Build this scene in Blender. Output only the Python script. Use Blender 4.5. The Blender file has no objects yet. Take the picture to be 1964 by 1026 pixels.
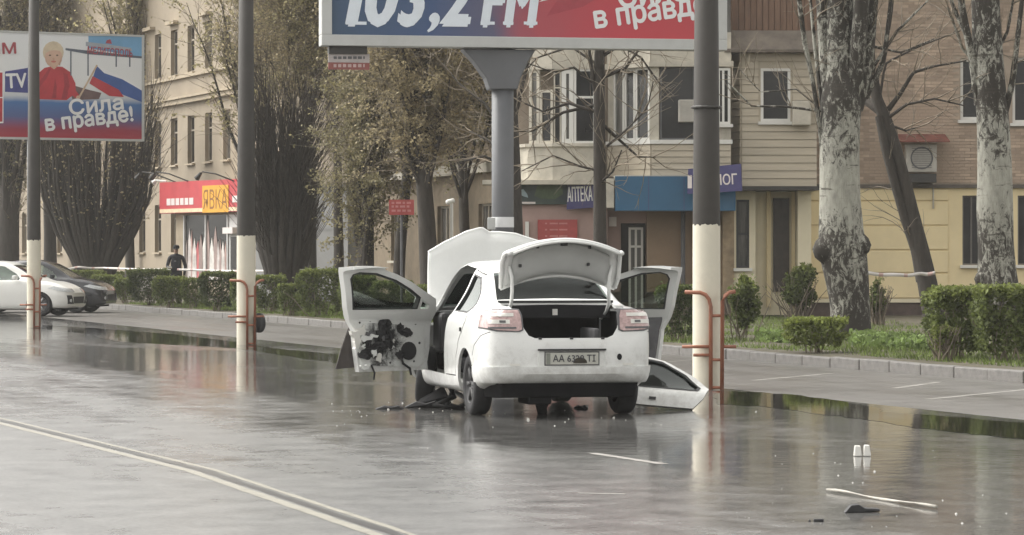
import bpy, bmesh, math, random
import numpy as np
from mathutils import Vector, Matrix

# ------------------------------------------------------------------ camera
sc = bpy.context.scene
F, CX, HY, HC = 6200.0, 982.0, 494.0, 1.55      # focal length (px of the 1964 px photo), centre column, horizon row, eye height
cam = bpy.data.cameras.new('camera'); cam_o = bpy.data.objects.new('camera', cam)
sc.collection.objects.link(cam_o); sc.camera = cam_o
cam_o.location = (0, 0, HC); cam_o.rotation_euler = (math.pi / 2, 0, 0)
cam.sensor_width = 36; cam.lens = F / 1964 * 36; cam.shift_y = -(513 - HY) / 1964
cam.clip_start = 0.5; cam.clip_end = 6000

# ------------------------------------------------------------------ light
SUN_EL, SUN_AZ = math.radians(50), math.radians(292)     # azimuth clockwise from +Y
world = bpy.data.worlds.new('World'); sc.world = world; world.use_nodes = True
wn = world.node_tree; wn.nodes.clear()
w_out = wn.nodes.new('ShaderNodeOutputWorld'); w_bg = wn.nodes.new('ShaderNodeBackground')
w_hs = wn.nodes.new('ShaderNodeHueSaturation'); w_sky = wn.nodes.new('ShaderNodeTexSky')
w_sky.sky_type = 'NISHITA'; w_sky.sun_disc = False; w_sky.sun_elevation = SUN_EL; w_sky.sun_rotation = SUN_AZ
w_sky.air_density = 1.0; w_sky.dust_density = 4.0; w_sky.ozone_density = 1.0
w_hs.inputs['Saturation'].default_value = 0.03
w_bg.inputs['Strength'].default_value = 0.15
w_wb = wn.nodes.new('ShaderNodeMix'); w_wb.data_type = 'RGBA'; w_wb.blend_type = 'MULTIPLY'; w_wb.inputs[0].default_value = 1.0; w_wb.inputs[7].default_value = (1.0, 0.98, 0.94, 1)   # grey overcast, camera white balance slightly warm
wn.links.new(w_sky.outputs[0], w_hs.inputs['Color']); wn.links.new(w_hs.outputs[0], w_wb.inputs[6]); wn.links.new(w_wb.outputs[2], w_bg.inputs['Color'])
wn.links.new(w_bg.outputs[0], w_out.inputs['Surface'])
sun = bpy.data.lights.new('sun', 'SUN'); sun.energy = 0.8; sun.angle = math.radians(50); sun.color = (1.0, 0.96, 0.9)
sun_o = bpy.data.objects.new('sun', sun); sc.collection.objects.link(sun_o)
sd = Vector((math.sin(SUN_AZ) * math.cos(SUN_EL), math.cos(SUN_AZ) * math.cos(SUN_EL), math.sin(SUN_EL)))
sun_o.rotation_euler = sd.to_track_quat('Z', 'Y').to_euler(); sun_o.location = (0, 0, 60)
sc.view_settings.view_transform = 'Standard'; sc.view_settings.look = 'None'
sc.view_settings.gamma = 1.0; sc.view_settings.use_curve_mapping = False
sc.view_settings.exposure = 1.25

sc.cycles.max_bounces = 6; sc.cycles.diffuse_bounces = 3; sc.cycles.glossy_bounces = 3; sc.cycles.transmission_bounces = 4; sc.cycles.transparent_max_bounces = 10; sc.cycles.volume_bounces = 0
sc.cycles.caustics_reflective = False; sc.cycles.caustics_refractive = False

COL = sc.collection
rnd = random.Random(7)

# ------------------------------------------------------------------ photo geometry
def P(px, py, d):
    return Vector(((px - CX) * d / F, d, HC - (py - HY) * d / F))
def G(px, py, z=0.0):
    d = (HC - z) * F / (py - HY)
    return Vector(((px - CX) * d / F, d, z))
KU = Vector((-0.305, 0.952, 0)); KN = Vector((0.952, 0.305, 0)); K0 = Vector((6.32, 39.9, 0))   # kerb line
def kt(px, t):                                   # point on the column px, t metres behind the kerb
    a = (px - CX) / F
    d = (t + 18.186) / (0.952 * a + 0.305)
    return Vector((a * d, d, gz(a * d, d)))
def gz(x, y):
    t = (x - K0.x) * KN.x + (y - K0.y) * KN.y
    return 0.0 if t < 0.15 else 0.13 + 0.17 * min(t / 15, 1.0)

# ------------------------------------------------------------------ materials
MATS = {}
def M(name, col=(0.5, 0.5, 0.5), rough=0.6, var=0.18, scale=6.0, bump=0.0, bscale=60.0, metal=0.0, spec=0.5, coat=0.0, island=0.0, dirt=0.0, stretch=(1, 1, 1), col2=None):
    if name in MATS: return MATS[name]
    m = bpy.data.materials.new(name); m.use_nodes = True; MATS[name] = m
    nt = m.node_tree; N, L = nt.nodes, nt.links
    b = N['Principled BSDF']
    b.inputs['Roughness'].default_value = rough; b.inputs['Metallic'].default_value = metal
    b.inputs['Specular IOR Level'].default_value = spec; b.inputs['Coat Weight'].default_value = coat
    b.inputs['Coat Roughness'].default_value = 0.05
    tc = N.new('ShaderNodeTexCoord'); mp = N.new('ShaderNodeMapping'); mp.inputs['Scale'].default_value = stretch
    L.new(tc.outputs['Object'], mp.inputs['Vector'])
    no = N.new('ShaderNodeTexNoise'); no.inputs['Scale'].default_value = scale; no.inputs['Detail'].default_value = 6; no.inputs['Roughness'].default_value = 0.65
    L.new(mp.outputs[0], no.inputs['Vector'])
    rp = N.new('ShaderNodeValToRGB')
    c2 = col2 if col2 else tuple(min(1, c * (1 + var)) for c in col)
    c1 = tuple(c * (1 - var) for c in col)
    rp.color_ramp.elements[0].position = 0.3; rp.color_ramp.elements[1].position = 0.72
    rp.color_ramp.elements[0].color = (*c1, 1); rp.color_ramp.elements[1].color = (*c2, 1)
    L.new(no.outputs['Fac'], rp.inputs['Fac'])
    last = rp.outputs['Color']
    if island:
        ge = N.new('ShaderNodeNewGeometry'); mr = N.new('ShaderNodeMapRange')
        mr.inputs['To Min'].default_value = 1 - island; mr.inputs['To Max'].default_value = 1 + island
        L.new(ge.outputs['Random Per Island'], mr.inputs['Value'])
        mu = N.new('ShaderNodeMix'); mu.data_type = 'RGBA'; mu.blend_type = 'MULTIPLY'; mu.inputs[0].default_value = 1
        L.new(last, mu.inputs[6]); L.new(mr.outputs[0], mu.inputs[7]); last = mu.outputs[2]
    if dirt:
        n2 = N.new('ShaderNodeTexNoise'); n2.inputs['Scale'].default_value = scale * 0.35; n2.inputs['Detail'].default_value = 8; n2.inputs['Roughness'].default_value = 0.75
        L.new(mp.outputs[0], n2.inputs['Vector'])
        r2 = N.new('ShaderNodeMapRange'); r2.inputs['From Min'].default_value = 0.48; r2.inputs['From Max'].default_value = 0.75; r2.inputs['To Max'].default_value = dirt
        L.new(n2.outputs['Fac'], r2.inputs['Value'])
        mu = N.new('ShaderNodeMix'); mu.data_type = 'RGBA'; L.new(r2.outputs[0], mu.inputs[0])
        L.new(last, mu.inputs[6]); mu.inputs[7].default_value = (0.10, 0.09, 0.075, 1); last = mu.outputs[2]
    L.new(last, b.inputs['Base Color'])
    if bump:
        bn = N.new('ShaderNodeTexNoise'); bn.inputs['Scale'].default_value = bscale; bn.inputs['Detail'].default_value = 4
        L.new(mp.outputs[0], bn.inputs['Vector'])
        bp = N.new('ShaderNodeBump'); bp.inputs['Strength'].default_value = bump; bp.inputs['Distance'].default_value = 0.02
        L.new(bn.outputs['Fac'], bp.inputs['Height']); L.new(bp.outputs[0], b.inputs['Normal'])
    return m

def leaf_mat(name, c=(0.1, 0.1, 0.1), var=0.3, island=0.45, trans=0.45):
    m = M(name, c, 0.55, var, 0.9, island=island, spec=0.3)
    nt = m.node_tree; N, L = nt.nodes, nt.links; b = N['Principled BSDF']
    if 'thin' not in N:
        tl = N.new('ShaderNodeBsdfTranslucent'); tl.name = 'thin'; mx = N.new('ShaderNodeMixShader'); mx.inputs[0].default_value = trans
        L.new(b.inputs['Base Color'].links[0].from_socket, tl.inputs[0]); L.new(b.outputs[0], mx.inputs[1]); L.new(tl.outputs[0], mx.inputs[2])
        L.new(mx.outputs[0], [n for n in N if n.type == 'OUTPUT_MATERIAL'][0].inputs['Surface'])
    return m

def glass(name, tint=(0.75, 0.82, 0.8), base=0.12, ior=1.5):
    if name in MATS: return MATS[name]
    m = bpy.data.materials.new(name); m.use_nodes = True; MATS[name] = m
    nt = m.node_tree; N, L = nt.nodes, nt.links
    for n in list(N):
        if n.type != 'OUTPUT_MATERIAL': N.remove(n)
    out = [n for n in N if n.type == 'OUTPUT_MATERIAL'][0]
    tr = N.new('ShaderNodeBsdfTransparent'); tr.inputs[0].default_value = (*tint, 1)
    gl = N.new('ShaderNodeBsdfGlossy'); gl.inputs['Roughness'].default_value = 0.04; gl.inputs[0].default_value = (0.95, 1, 0.98, 1)
    fr = N.new('ShaderNodeFresnel'); fr.inputs['IOR'].default_value = ior
    ad = N.new('ShaderNodeMath'); ad.operation = 'ADD'; ad.inputs[1].default_value = base - 0.04; ad.use_clamp = True
    mx = N.new('ShaderNodeMixShader')
    L.new(fr.outputs[0], ad.inputs[0]); L.new(ad.outputs[0], mx.inputs[0]); L.new(tr.outputs[0], mx.inputs[1]); L.new(gl.outputs[0], mx.inputs[2])
    L.new(mx.outputs[0], out.inputs['Surface'])
    return m

def wet_asphalt(name, lo, hi, r0, r1, bump, patch=0.11, seed=0.0, across=None, ripple=0.0):
    m = bpy.data.materials.new(name); m.use_nodes = True; MATS[name] = m
    nt = m.node_tree; N, L = nt.nodes, nt.links; b = N['Principled BSDF']
    tc = N.new('ShaderNodeTexCoord')
    mp = N.new('ShaderNodeMapping'); mp.inputs['Rotation'].default_value = (0, 0, math.radians(-17.8)); mp.inputs['Location'].default_value = (seed, seed, 0)
    L.new(tc.outputs['Object'], mp.inputs['Vector'])
    st = N.new('ShaderNodeMapping'); st.inputs['Scale'].default_value = (1.0, 0.22, 1); L.new(mp.outputs[0], st.inputs['Vector'])
    def noise(vec, s, d=5, r=0.6):
        n = N.new('ShaderNodeTexNoise'); n.inputs['Scale'].default_value = s; n.inputs['Detail'].default_value = d; n.inputs['Roughness'].default_value = r
        L.new(vec, n.inputs['Vector']); return n.outputs['Fac']
    fine = noise(mp.outputs[0], 26, 4, 0.7); big = noise(st.outputs[0], patch * 4, 6, 0.65); mid = noise(mp.outputs[0], 2.2, 6, 0.7)
    rp = N.new('ShaderNodeValToRGB'); rp.color_ramp.elements[0].position = 0.38; rp.color_ramp.elements[1].position = 0.62
    rp.color_ramp.elements[0].color = (*lo, 1); rp.color_ramp.elements[1].color = (*hi, 1)
    mixn = N.new('ShaderNodeMath'); mixn.operation = 'MULTIPLY_ADD'; mixn.inputs[1].default_value = 0.5; L.new(fine, mixn.inputs[0])
    h = N.new('ShaderNodeMath'); h.operation = 'MULTIPLY'; h.inputs[1].default_value = 0.5; L.new(mid, h.inputs[0]); L.new(h.outputs[0], mixn.inputs[2])
    L.new(mixn.outputs[0], rp.inputs['Fac']); L.new(rp.outputs[0], b.inputs['Base Color'])
    mr = N.new('ShaderNodeMapRange'); mr.inputs['From Min'].default_value = 0.38; mr.inputs['From Max'].default_value = 0.64
    mr.inputs['To Min'].default_value = r0; mr.inputs['To Max'].default_value = r1
    add = N.new('ShaderNodeMath'); add.operation = 'MULTIPLY_ADD'; add.inputs[1].default_value = 0.3
    L.new(mid, add.inputs[0]); h2 = N.new('ShaderNodeMath'); h2.operation = 'MULTIPLY'; h2.inputs[1].default_value = 0.7; L.new(big, h2.inputs[0]); L.new(h2.outputs[0], add.inputs[2])
    val = add.outputs[0]
    if across:                                           # the crown of the road is drained, the film of water deepens towards the gutter
        sx = N.new('ShaderNodeSeparateXYZ'); L.new(mp.outputs[0], sx.inputs[0])
        ma = N.new('ShaderNodeMapRange'); ma.inputs['From Min'].default_value = across[0]; ma.inputs['From Max'].default_value = across[1]
        ma.inputs['To Min'].default_value = across[2]; ma.inputs['To Max'].default_value = across[3]; L.new(sx.outputs[0], ma.inputs['Value'])
        av = N.new('ShaderNodeMath'); av.operation = 'ADD'; L.new(val, av.inputs[0]); L.new(ma.outputs[0], av.inputs[1]); val = av.outputs[0]
    L.new(val, mr.inputs['Value']); L.new(mr.outputs[0], b.inputs['Roughness'])
    bp = N.new('ShaderNodeBump'); bp.inputs['Distance'].default_value = 0.004
    bm = N.new('ShaderNodeMapRange'); bm.inputs['From Min'].default_value = r0; bm.inputs['From Max'].default_value = r1
    bm.inputs['To Min'].default_value = bump * 0.25; bm.inputs['To Max'].default_value = bump
    L.new(mr.outputs[0], bm.inputs['Value']); L.new(bm.outputs[0], bp.inputs['Strength'])
    L.new(fine, bp.inputs['Height']); L.new(bp.outputs[0], b.inputs['Normal'])
    if ripple:                                           # the film of water is uneven: faint hollows break the mirror into streaks
        rn = noise(mp.outputs[0], 4.5, 3, 0.55); b2 = N.new('ShaderNodeBump'); b2.inputs['Distance'].default_value = 0.02; b2.inputs['Strength'].default_value = ripple
        L.new(rn, b2.inputs['Height']); L.new(b2.outputs[0], bp.inputs['Normal'])
    b.inputs['IOR'].default_value = 1.5
    return m

m_road = wet_asphalt('wet_asphalt', (0.06, 0.059, 0.057), (0.19, 0.187, 0.18), 0.06, 0.32, 0.30, across=(6.1, 8.7, 0.15, -0.12), ripple=0.10)
m_park = wet_asphalt('damp_asphalt', (0.075, 0.07, 0.064), (0.14, 0.132, 0.122), 0.28, 0.5, 0.45, 0.2, 31.0)
m_water = M('puddle_water', (0.02, 0.019, 0.016), 0.03, 0.2, 3, spec=0.5, bump=0.02, bscale=8)
m_paint = M('road_paint', (0.27, 0.255, 0.21), 0.4, 0.12, 9, dirt=0.5)
m_wornpaint = M('worn_road_paint', (0.30, 0.29, 0.27), 0.4, 0.3, 5, dirt=0.9)
m_tar = M('tar_seam', (0.03, 0.028, 0.025), 0.3, 0.3, 10)
m_kerb = M('kerb_concrete', (0.15, 0.143, 0.135), 0.6, 0.25, 7, bump=0.4, bscale=40, dirt=0.4)
m_soil = M('lawn_soil', (0.07, 0.075, 0.035), 0.9, 0.5, 2.5, bump=0.6, bscale=18, col2=(0.12, 0.10, 0.07))
m_earth = M('far_ground', (0.12, 0.11, 0.09), 0.9, 0.3, 0.5)
m_white = M('car_white_paint', (0.74, 0.75, 0.735), 0.32, 0.03, 3, coat=0.6, dirt=0.10)
def add_road_grime(m):
    nt = m.node_tree; N, L = nt.nodes, nt.links; b = N['Principled BSDF']; src = b.inputs['Base Color'].links[0].from_socket
    tc = N.new('ShaderNodeTexCoord'); sp = N.new('ShaderNodeSeparateXYZ'); L.new(tc.outputs['Object'], sp.inputs[0])
    no = N.new('ShaderNodeTexNoise'); no.inputs['Scale'].default_value = 9; no.inputs['Detail'].default_value = 8; no.inputs['Roughness'].default_value = 0.75; L.new(tc.outputs['Object'], no.inputs['Vector'])
    mr = N.new('ShaderNodeMapRange'); mr.inputs['From Min'].default_value = 0.30; mr.inputs['From Max'].default_value = 0.95; mr.inputs['To Min'].default_value = 0.24; mr.inputs['To Max'].default_value = -0.12; L.new(sp.outputs[2], mr.inputs['Value'])
    ad = N.new('ShaderNodeMath'); ad.operation = 'ADD'; L.new(no.outputs['Fac'], ad.inputs[0]); L.new(mr.outputs[0], ad.inputs[1])
    m2 = N.new('ShaderNodeMapRange'); m2.inputs['From Min'].default_value = 0.55; m2.inputs['From Max'].default_value = 0.95; m2.inputs['To Max'].default_value = 0.55; L.new(ad.outputs[0], m2.inputs['Value'])
    mx = N.new('ShaderNodeMix'); mx.data_type = 'RGBA'; L.new(m2.outputs[0], mx.inputs[0]); L.new(src, mx.inputs[6]); mx.inputs[7].default_value = (0.22, 0.20, 0.17, 1); L.new(mx.outputs[2], b.inputs['Base Color'])
add_road_grime(m_white)
m_whitedirty = M('car_white_inner', (0.70, 0.71, 0.69), 0.5, 0.06, 5, dirt=0.35)
m_black = M('black_plastic', (0.022, 0.022, 0.024), 0.55, 0.3, 10)
m_carpet = M('dark_carpet', (0.012, 0.012, 0.014), 0.95, 0.3, 12, spec=0.15)
m_under = M('underbody', (0.010, 0.010, 0.011), 0.95, 0.3, 9, spec=0.1)
m_grey = M('grey_trim', (0.10, 0.10, 0.105), 0.6, 0.2, 8)
m_tyre = M('tyre_rubber', (0.02, 0.02, 0.022), 0.8, 0.3, 14)
m_rim = M('wheel_silver', (0.42, 0.42, 0.43), 0.4, 0.15, 6, metal=0.6, dirt=0.5)
m_glass = glass('clear_glass', (0.80, 0.9, 0.87), 0.10)
m_rearglass = glass('rear_glass', (0.93, 0.98, 0.965), 0.04, 1.2)
m_tint = glass('tinted_glass', (0.78, 0.82, 0.78), 0.08)
m_pane = M('window_pane', (0.022, 0.022, 0.022), 0.1, 0.7, 0.7, spec=0.45)
m_panelight = M('curtained_pane', (0.11, 0.105, 0.095), 0.2, 0.7, 1.6, spec=0.45, stretch=(3, 3, 0.4))

# ------------------------------------------------------------------ object helpers
OFF = {}
def tag(o, label=None, cat=None, group=None, kind=None):
    if label: o['label'] = label
    if cat: o['category'] = cat
    if group: o['group'] = group
    if kind: o['kind'] = kind
    return o
def thing(name, label, cat, loc=(0, 0, 0), rz=0.0, group=None):
    o = bpy.data.objects.new(name, None); COL.objects.link(o); o.empty_display_size = 0.2
    o.location = loc; o.rotation_euler = (0, 0, rz); OFF[o] = Vector(loc) if rz == 0 else Vector((0, 0, 0))
    return tag(o, label, cat, group)
def link(name, me, mats, parent=None, off=None):
    o = bpy.data.objects.new(name, me); COL.objects.link(o)
    if mats is not None:
        for m in (mats if isinstance(mats, (list, tuple)) else [mats]): me.materials.append(m)
    if parent is not None:
        o.parent = parent; OFF[o] = OFF.get(parent, Vector((0, 0, 0)))
    else: OFF[o] = Vector((0, 0, 0))
    return o

class MB:
    def __init__(s): s.v = []; s.f = []; s.m = []; s.mi = 0
    def add(s, vs, fs, mi=None):
        n = len(s.v); s.v += [tuple(v) for v in vs]
        s.f += [tuple(i + n for i in f) for f in fs]; s.m += [s.mi if mi is None else mi] * len(fs); return s
    def hexa(s, c, mi=None):
        return s.add(c, [(0, 3, 2, 1), (4, 5, 6, 7), (0, 1, 5, 4), (1, 2, 6, 5), (2, 3, 7, 6), (3, 0, 4, 7)], mi)
    def box(s, x0, x1, y0, y1, z0, z1, mi=None):
        return s.hexa([(x0, y0, z0), (x1, y0, z0), (x1, y1, z0), (x0, y1, z0), (x0, y0, z1), (x1, y0, z1), (x1, y1, z1), (x0, y1, z1)], mi)
    def pbox(s, px0, px1, py0, py1, d, depth, mi=None):       # box whose front face spans a photo rectangle at distance d
        a, b = P(px0, py1, d), P(px1, py0, d)
        return s.box(a.x, b.x, d, d + depth, a.z, b.z, mi)
    def prism(s, poly, fn, t0, t1, mi=None):                  # poly of 2-D points, fn(u,v,t) -> 3-D
        n = len(poly)
        vs = [fn(u, v, t0) for u, v in poly] + [fn(u, v, t1) for u, v in poly]
        fs = [tuple(range(n))[::-1], tuple(range(n, 2 * n))] + [(i, (i + 1) % n, n + (i + 1) % n, n + i) for i in range(n)]
        return s.add(vs, fs, mi)
    def tube(s, pts, rad, n=8, cap=True, mi=None):
        pts = [Vector(p) for p in pts]; k = len(pts)
        if not isinstance(rad, (list, tuple)): rad = [rad] * k
        vs = []; ref = Vector((0.31, 0.17, 0.93)).normalized()
        for i, p in enumerate(pts):
            t = (pts[min(i + 1, k - 1)] - pts[max(i - 1, 0)]).normalized()
            if abs(t.dot(ref)) > 0.95: r2 = Vector((1, 0, 0))
            else: r2 = ref
            a = t.cross(r2).normalized(); b = t.cross(a)
            for j in range(n):
                an = 2 * math.pi * j / n; vs.append(p + (a * math.cos(an) + b * math.sin(an)) * rad[i])
        fs = [(i * n + j, i * n + (j + 1) % n, (i + 1) * n + (j + 1) % n, (i + 1) * n + j) for i in range(k - 1) for j in range(n)]
        if cap: fs += [tuple(range(n))[::-1], tuple(range((k - 1) * n, k * n))]
        return s.add(vs, fs, mi)
    def lathe(s, prof, fn, n=24, mi=None):                    # prof of (r, t)
        vs = [fn(r * math.cos(2 * math.pi * j / n), r * math.sin(2 * math.pi * j / n), t) for r, t in prof for j in range(n)]
        fs = [(i * n + j, i * n + (j + 1) % n, (i + 1) * n + (j + 1) % n, (i + 1) * n + j) for i in range(len(prof) - 1) for j in range(n)]
        return s.add(vs, fs, mi)
    def mesh(s, name, parent=None, smooth=False):
        off = OFF.get(parent, Vector((0, 0, 0))) if parent is not None else Vector((0, 0, 0))
        me = bpy.data.meshes.new(name)
        me.from_pydata([(v[0] - off.x, v[1] - off.y, v[2] - off.z) for v in s.v], [], s.f)
        me.polygons.foreach_set('material_index', s.m)
        bm = bmesh.new(); bm.from_mesh(me); bmesh.ops.recalc_face_normals(bm, faces=bm.faces); bm.to_mesh(me); bm.free()
        if smooth: me.polygons.foreach_set('use_smooth', [True] * len(me.polygons))
        me.update(); return me
    def build(s, name, mats, parent=None, smooth=False, bevel=0.0):
        o = link(name, s.mesh(name, parent, smooth), mats, parent)
        if bevel:
            md = o.modifiers.new('bevel', 'BEVEL'); md.width = bevel; md.segments = 2; md.limit_method = 'ANGLE'
        return o

def fast_mesh(name, V, Q):
    me = bpy.data.meshes.new(name); V = np.asarray(V, dtype=np.float32); Q = np.asarray(Q, dtype=np.int32)
    me.vertices.add(len(V)); me.vertices.foreach_set('co', V.ravel())
    k = Q.shape[1]; me.loops.add(Q.size); me.loops.foreach_set('vertex_index', Q.ravel())
    me.polygons.add(len(Q)); me.polygons.foreach_set('loop_start', np.arange(0, Q.size, k, dtype=np.int32))
    me.update(calc_edges=True); me.validate(); return me

TXT = {}
def text_mesh(body, w, h, bold=0.03, shear=0.0):
    """flat lettering fitted to w x h, lower left at the origin, in the xy plane"""
    c = bpy.data.curves.new('lettering', 'FONT'); c.body = body; c.shear = shear; c.resolution_u = 3
    o = bpy.data.objects.new('lettering', c); COL.objects.link(o)
    dg = bpy.context.evaluated_depsgraph_get(); dg.update()
    me = bpy.data.meshes.new_from_object(o.evaluated_get(dg)); bpy.data.objects.remove(o)
    V = np.empty(len(me.vertices) * 3); me.vertices.foreach_get('co', V); V = V.reshape(-1, 3)
    lo, hi = V.min(0), V.max(0)
    V = (V - lo) / (hi - lo + 1e-9) * np.array([w, h, 0])
    T = [tuple(p.vertices) for p in me.polygons]
    vs, fs = [], []
    offs = [(0, 0)] + ([(bold * h, 0), (-bold * h, 0), (0, bold * h), (0, -bold * h)] if bold else [])
    for i, (dx, dy) in enumerate(offs):
        n = len(vs); vs += [(p[0] + dx, p[1] + dy, i * 0.0012) for p in V]; fs += [tuple(k + n for k in t) for t in T]
    bpy.data.meshes.remove(me); return vs, fs

class Face:
    """a vertical plane standing in the place: origin at its lower left, u to the right along it, v up; out points to the viewer"""
    def __init__(s, o, right):
        s.o = Vector(o); s.u = Vector(right); s.u.z = 0; s.len = s.u.length; s.u.normalize(); s.out = Vector((s.u.y, -s.u.x, 0))
    def at(s, u, v, t=0.0): return s.o + s.u * u + Vector((0, 0, v)) + s.out * t
    def uv(s, px, py):
        r = Vector(((px - CX) / F, 1, -(py - HY) / F)); c = Vector((0, 0, HC))
        k = (s.o - c).dot(s.out) / r.dot(s.out); p = c + r * k - s.o
        return p.dot(s.u), p.z
    def poly(s, mb, pts, t0, t1, mi=None): return mb.prism(pts, s.at, t0, t1, mi)
    def rect(s, mb, u0, u1, v0, v1, t0, t1, mi=None): return s.poly(mb, [(u0, v0), (u1, v0), (u1, v1), (u0, v1)], t0, t1, mi)
    def prect(s, mb, px0, px1, py0, py1, t0, t1, mi=None):
        a = s.uv(px0, py1); b = s.uv(px1, py0); return s.rect(mb, a[0], b[0], a[1], b[1], t0, t1, mi)
    def ppoly(s, mb, pts, t0, t1, mi=None): return s.poly(mb, [s.uv(*p) for p in pts], t0, t1, mi)
    def text(s, body, u, v, w, h, t, mat, parent, ang=0.0, bold=0.03, shear=0.0):
        vs, fs = text_mesh(body, w, h, bold, shear); ca, sa = math.cos(ang), math.sin(ang)
        mb = MB(); mb.add([s.at(u + x * ca - y * sa, v + x * sa + y * ca, t + z) for x, y, z in vs], fs)
        off = OFF.get(parent, Vector((0, 0, 0))); me = bpy.data.meshes.new('lettering')
        me.from_pydata([(q[0] - off.x, q[1] - off.y, q[2] - off.z) for q in mb.v], [], mb.f); me.update()
        return link('lettering', me, mat, parent)
    def wall(s, mb, u0, u1, v0, v1, holes, depth, mi=None):
        """front sheet with rectangular openings and their reveals"""
        us = sorted({u0, u1, *[h[0] for h in holes], *[h[1] for h in holes]}); us = [x for x in us if u0 <= x <= u1]
        vs = sorted({v0, v1, *[h[2] for h in holes], *[h[3] for h in holes]}); vs = [x for x in vs if v0 <= x <= v1]
        for a, b in zip(us, us[1:]):
            for c, d in zip(vs, vs[1:]):
                m, n = (a + b) / 2, (c + d) / 2
                if any(h[0] < m < h[1] and h[2] < n < h[3] for h in holes): continue
                mb.add([s.at(a, c), s.at(b, c), s.at(b, d), s.at(a, d)], [(0, 1, 2, 3)], mi)
        for a, b, c, d in holes:
            q = [(a, c), (b, c), (b, d), (a, d)]
            for i in range(4):
                (x, y), (x2, y2) = q[i], q[(i + 1) % 4]
                mb.add([s.at(x, y), s.at(x2, y2), s.at(x2, y2, -depth), s.at(x, y, -depth)], [(0, 1, 2, 3)], mi)
        return mb

def window(face, u0, u1, v0, v1, parent, m_frame, m_p, set_back=0.12, bars=(0.5,), cross=(), fw=0.05, sill=None):
    mb = MB()
    face.rect(mb, u0, u1, v0, v0 + fw, -set_back, -set_back + 0.05); face.rect(mb, u0, u1, v1 - fw, v1, -set_back, -set_back + 0.05)
    face.rect(mb, u0, u0 + fw, v0 + fw, v1 - fw, -set_back, -set_back + 0.05); face.rect(mb, u1 - fw, u1, v0 + fw, v1 - fw, -set_back, -set_back + 0.05)
    for b in bars:
        c = u0 + (u1 - u0) * b; face.rect(mb, c - fw / 2, c + fw / 2, v0 + fw, v1 - fw, -set_back, -set_back + 0.045)
    for b in cross:
        c = v0 + (v1 - v0) * b; face.rect(mb, u0 + fw, u1 - fw, c - fw / 2, c + fw / 2, -set_back, -set_back + 0.043)
    w = mb.build('window', m_frame, parent)
    p = MB(); face.rect(p, u0 + fw * 0.5, u1 - fw * 0.5, v0 + fw * 0.5, v1 - fw * 0.5, -set_back - 0.02, -set_back + 0.015); p.build('pane', m_p, w)
    if sill:
        q = MB(); face.rect(q, u0 - 0.06, u1 + 0.06, v0 - 0.07, v0 - 0.004, -0.05, 0.10); q.build('sill', sill, w)
    return w

# ------------------------------------------------------------------ the ground
mb = MB(); mb.add([(-1500, -300, -0.03), (1500, -300, -0.03), (1500, 2500, -0.03), (-1500, 2500, -0.03)], [(0, 1, 2, 3)])
tag(mb.build('ground', m_earth), kind='structure')
def along(p, u): return p + KU * u
def strip(name, t0, t1, z, mat, u0=-60, u1=200):
    mb = MB(); a, b = K0 + KN * t0, K0 + KN * t1
    q = [along(a, u0), along(a, u1), along(b, u1), along(b, u0)]
    mb.add([(p.x, p.y, z) for p in q], [(0, 1, 2, 3)])
    return tag(mb.build(name, mat), kind='structure')
# lamp posts stand on the gutter line; the roadway is in front of it, the parking strip between it and the kerb
GUT = -(K0 - Vector((2.30, 38.3, 0))).dot(KN)
strip('road', -30, GUT + 0.2, 0.0, m_road)
strip('parking_strip', GUT + 0.2, 0.06, 0.0, m_park)
# lawn with a gentle rise
mb = MB(); ts = [0.12, 1.5, 4, 8, 15, 40, 90]; us = list(range(-60, 201, 20))
for t in ts:
    for u in us:
        p = K0 + KN * t + KU * u; mb.v.append((p.x, p.y, 0.13 + 0.17 * min(t / 15, 1)))
nu = len(us)
for i in range(len(ts) - 1):
    for j in range(nu - 1): mb.f.append((i * nu + j, i * nu + j + 1, (i + 1) * nu + j + 1, (i + 1) * nu + j)); mb.m.append(0)
tag(mb.build('lawn', m_soil), kind='structure')
# kerb: one stone after another
kerb = thing('kerb', None, None, tuple(K0)); kerb['kind'] = 'structure'
st = MB(); st.box(-0.49, 0.49, -0.075, 0.075, -0.05, 0.15); st_me = None
for i in range(-14, 84):
    if st_me is None:
        o = st.build('kerb_stone', m_kerb, None, bevel=0.018); st_me = o.data
    else:
        o = bpy.data.objects.new('kerb_stone', st_me); COL.objects.link(o)
        md = o.modifiers.new('bevel', 'BEVEL'); md.width = 0.018; md.segments = 2
    o.parent = kerb; p = KU * (i + 0.5) + KN * (0.07 + rnd.uniform(-0.008, 0.008))
    o.location = (p.x, p.y, rnd.uniform(-0.012, 0.006)); o.rotation_euler = (0, rnd.uniform(-0.006, 0.006), math.atan2(KU.y, KU.x) + rnd.uniform(-0.006, 0.006))

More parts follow.
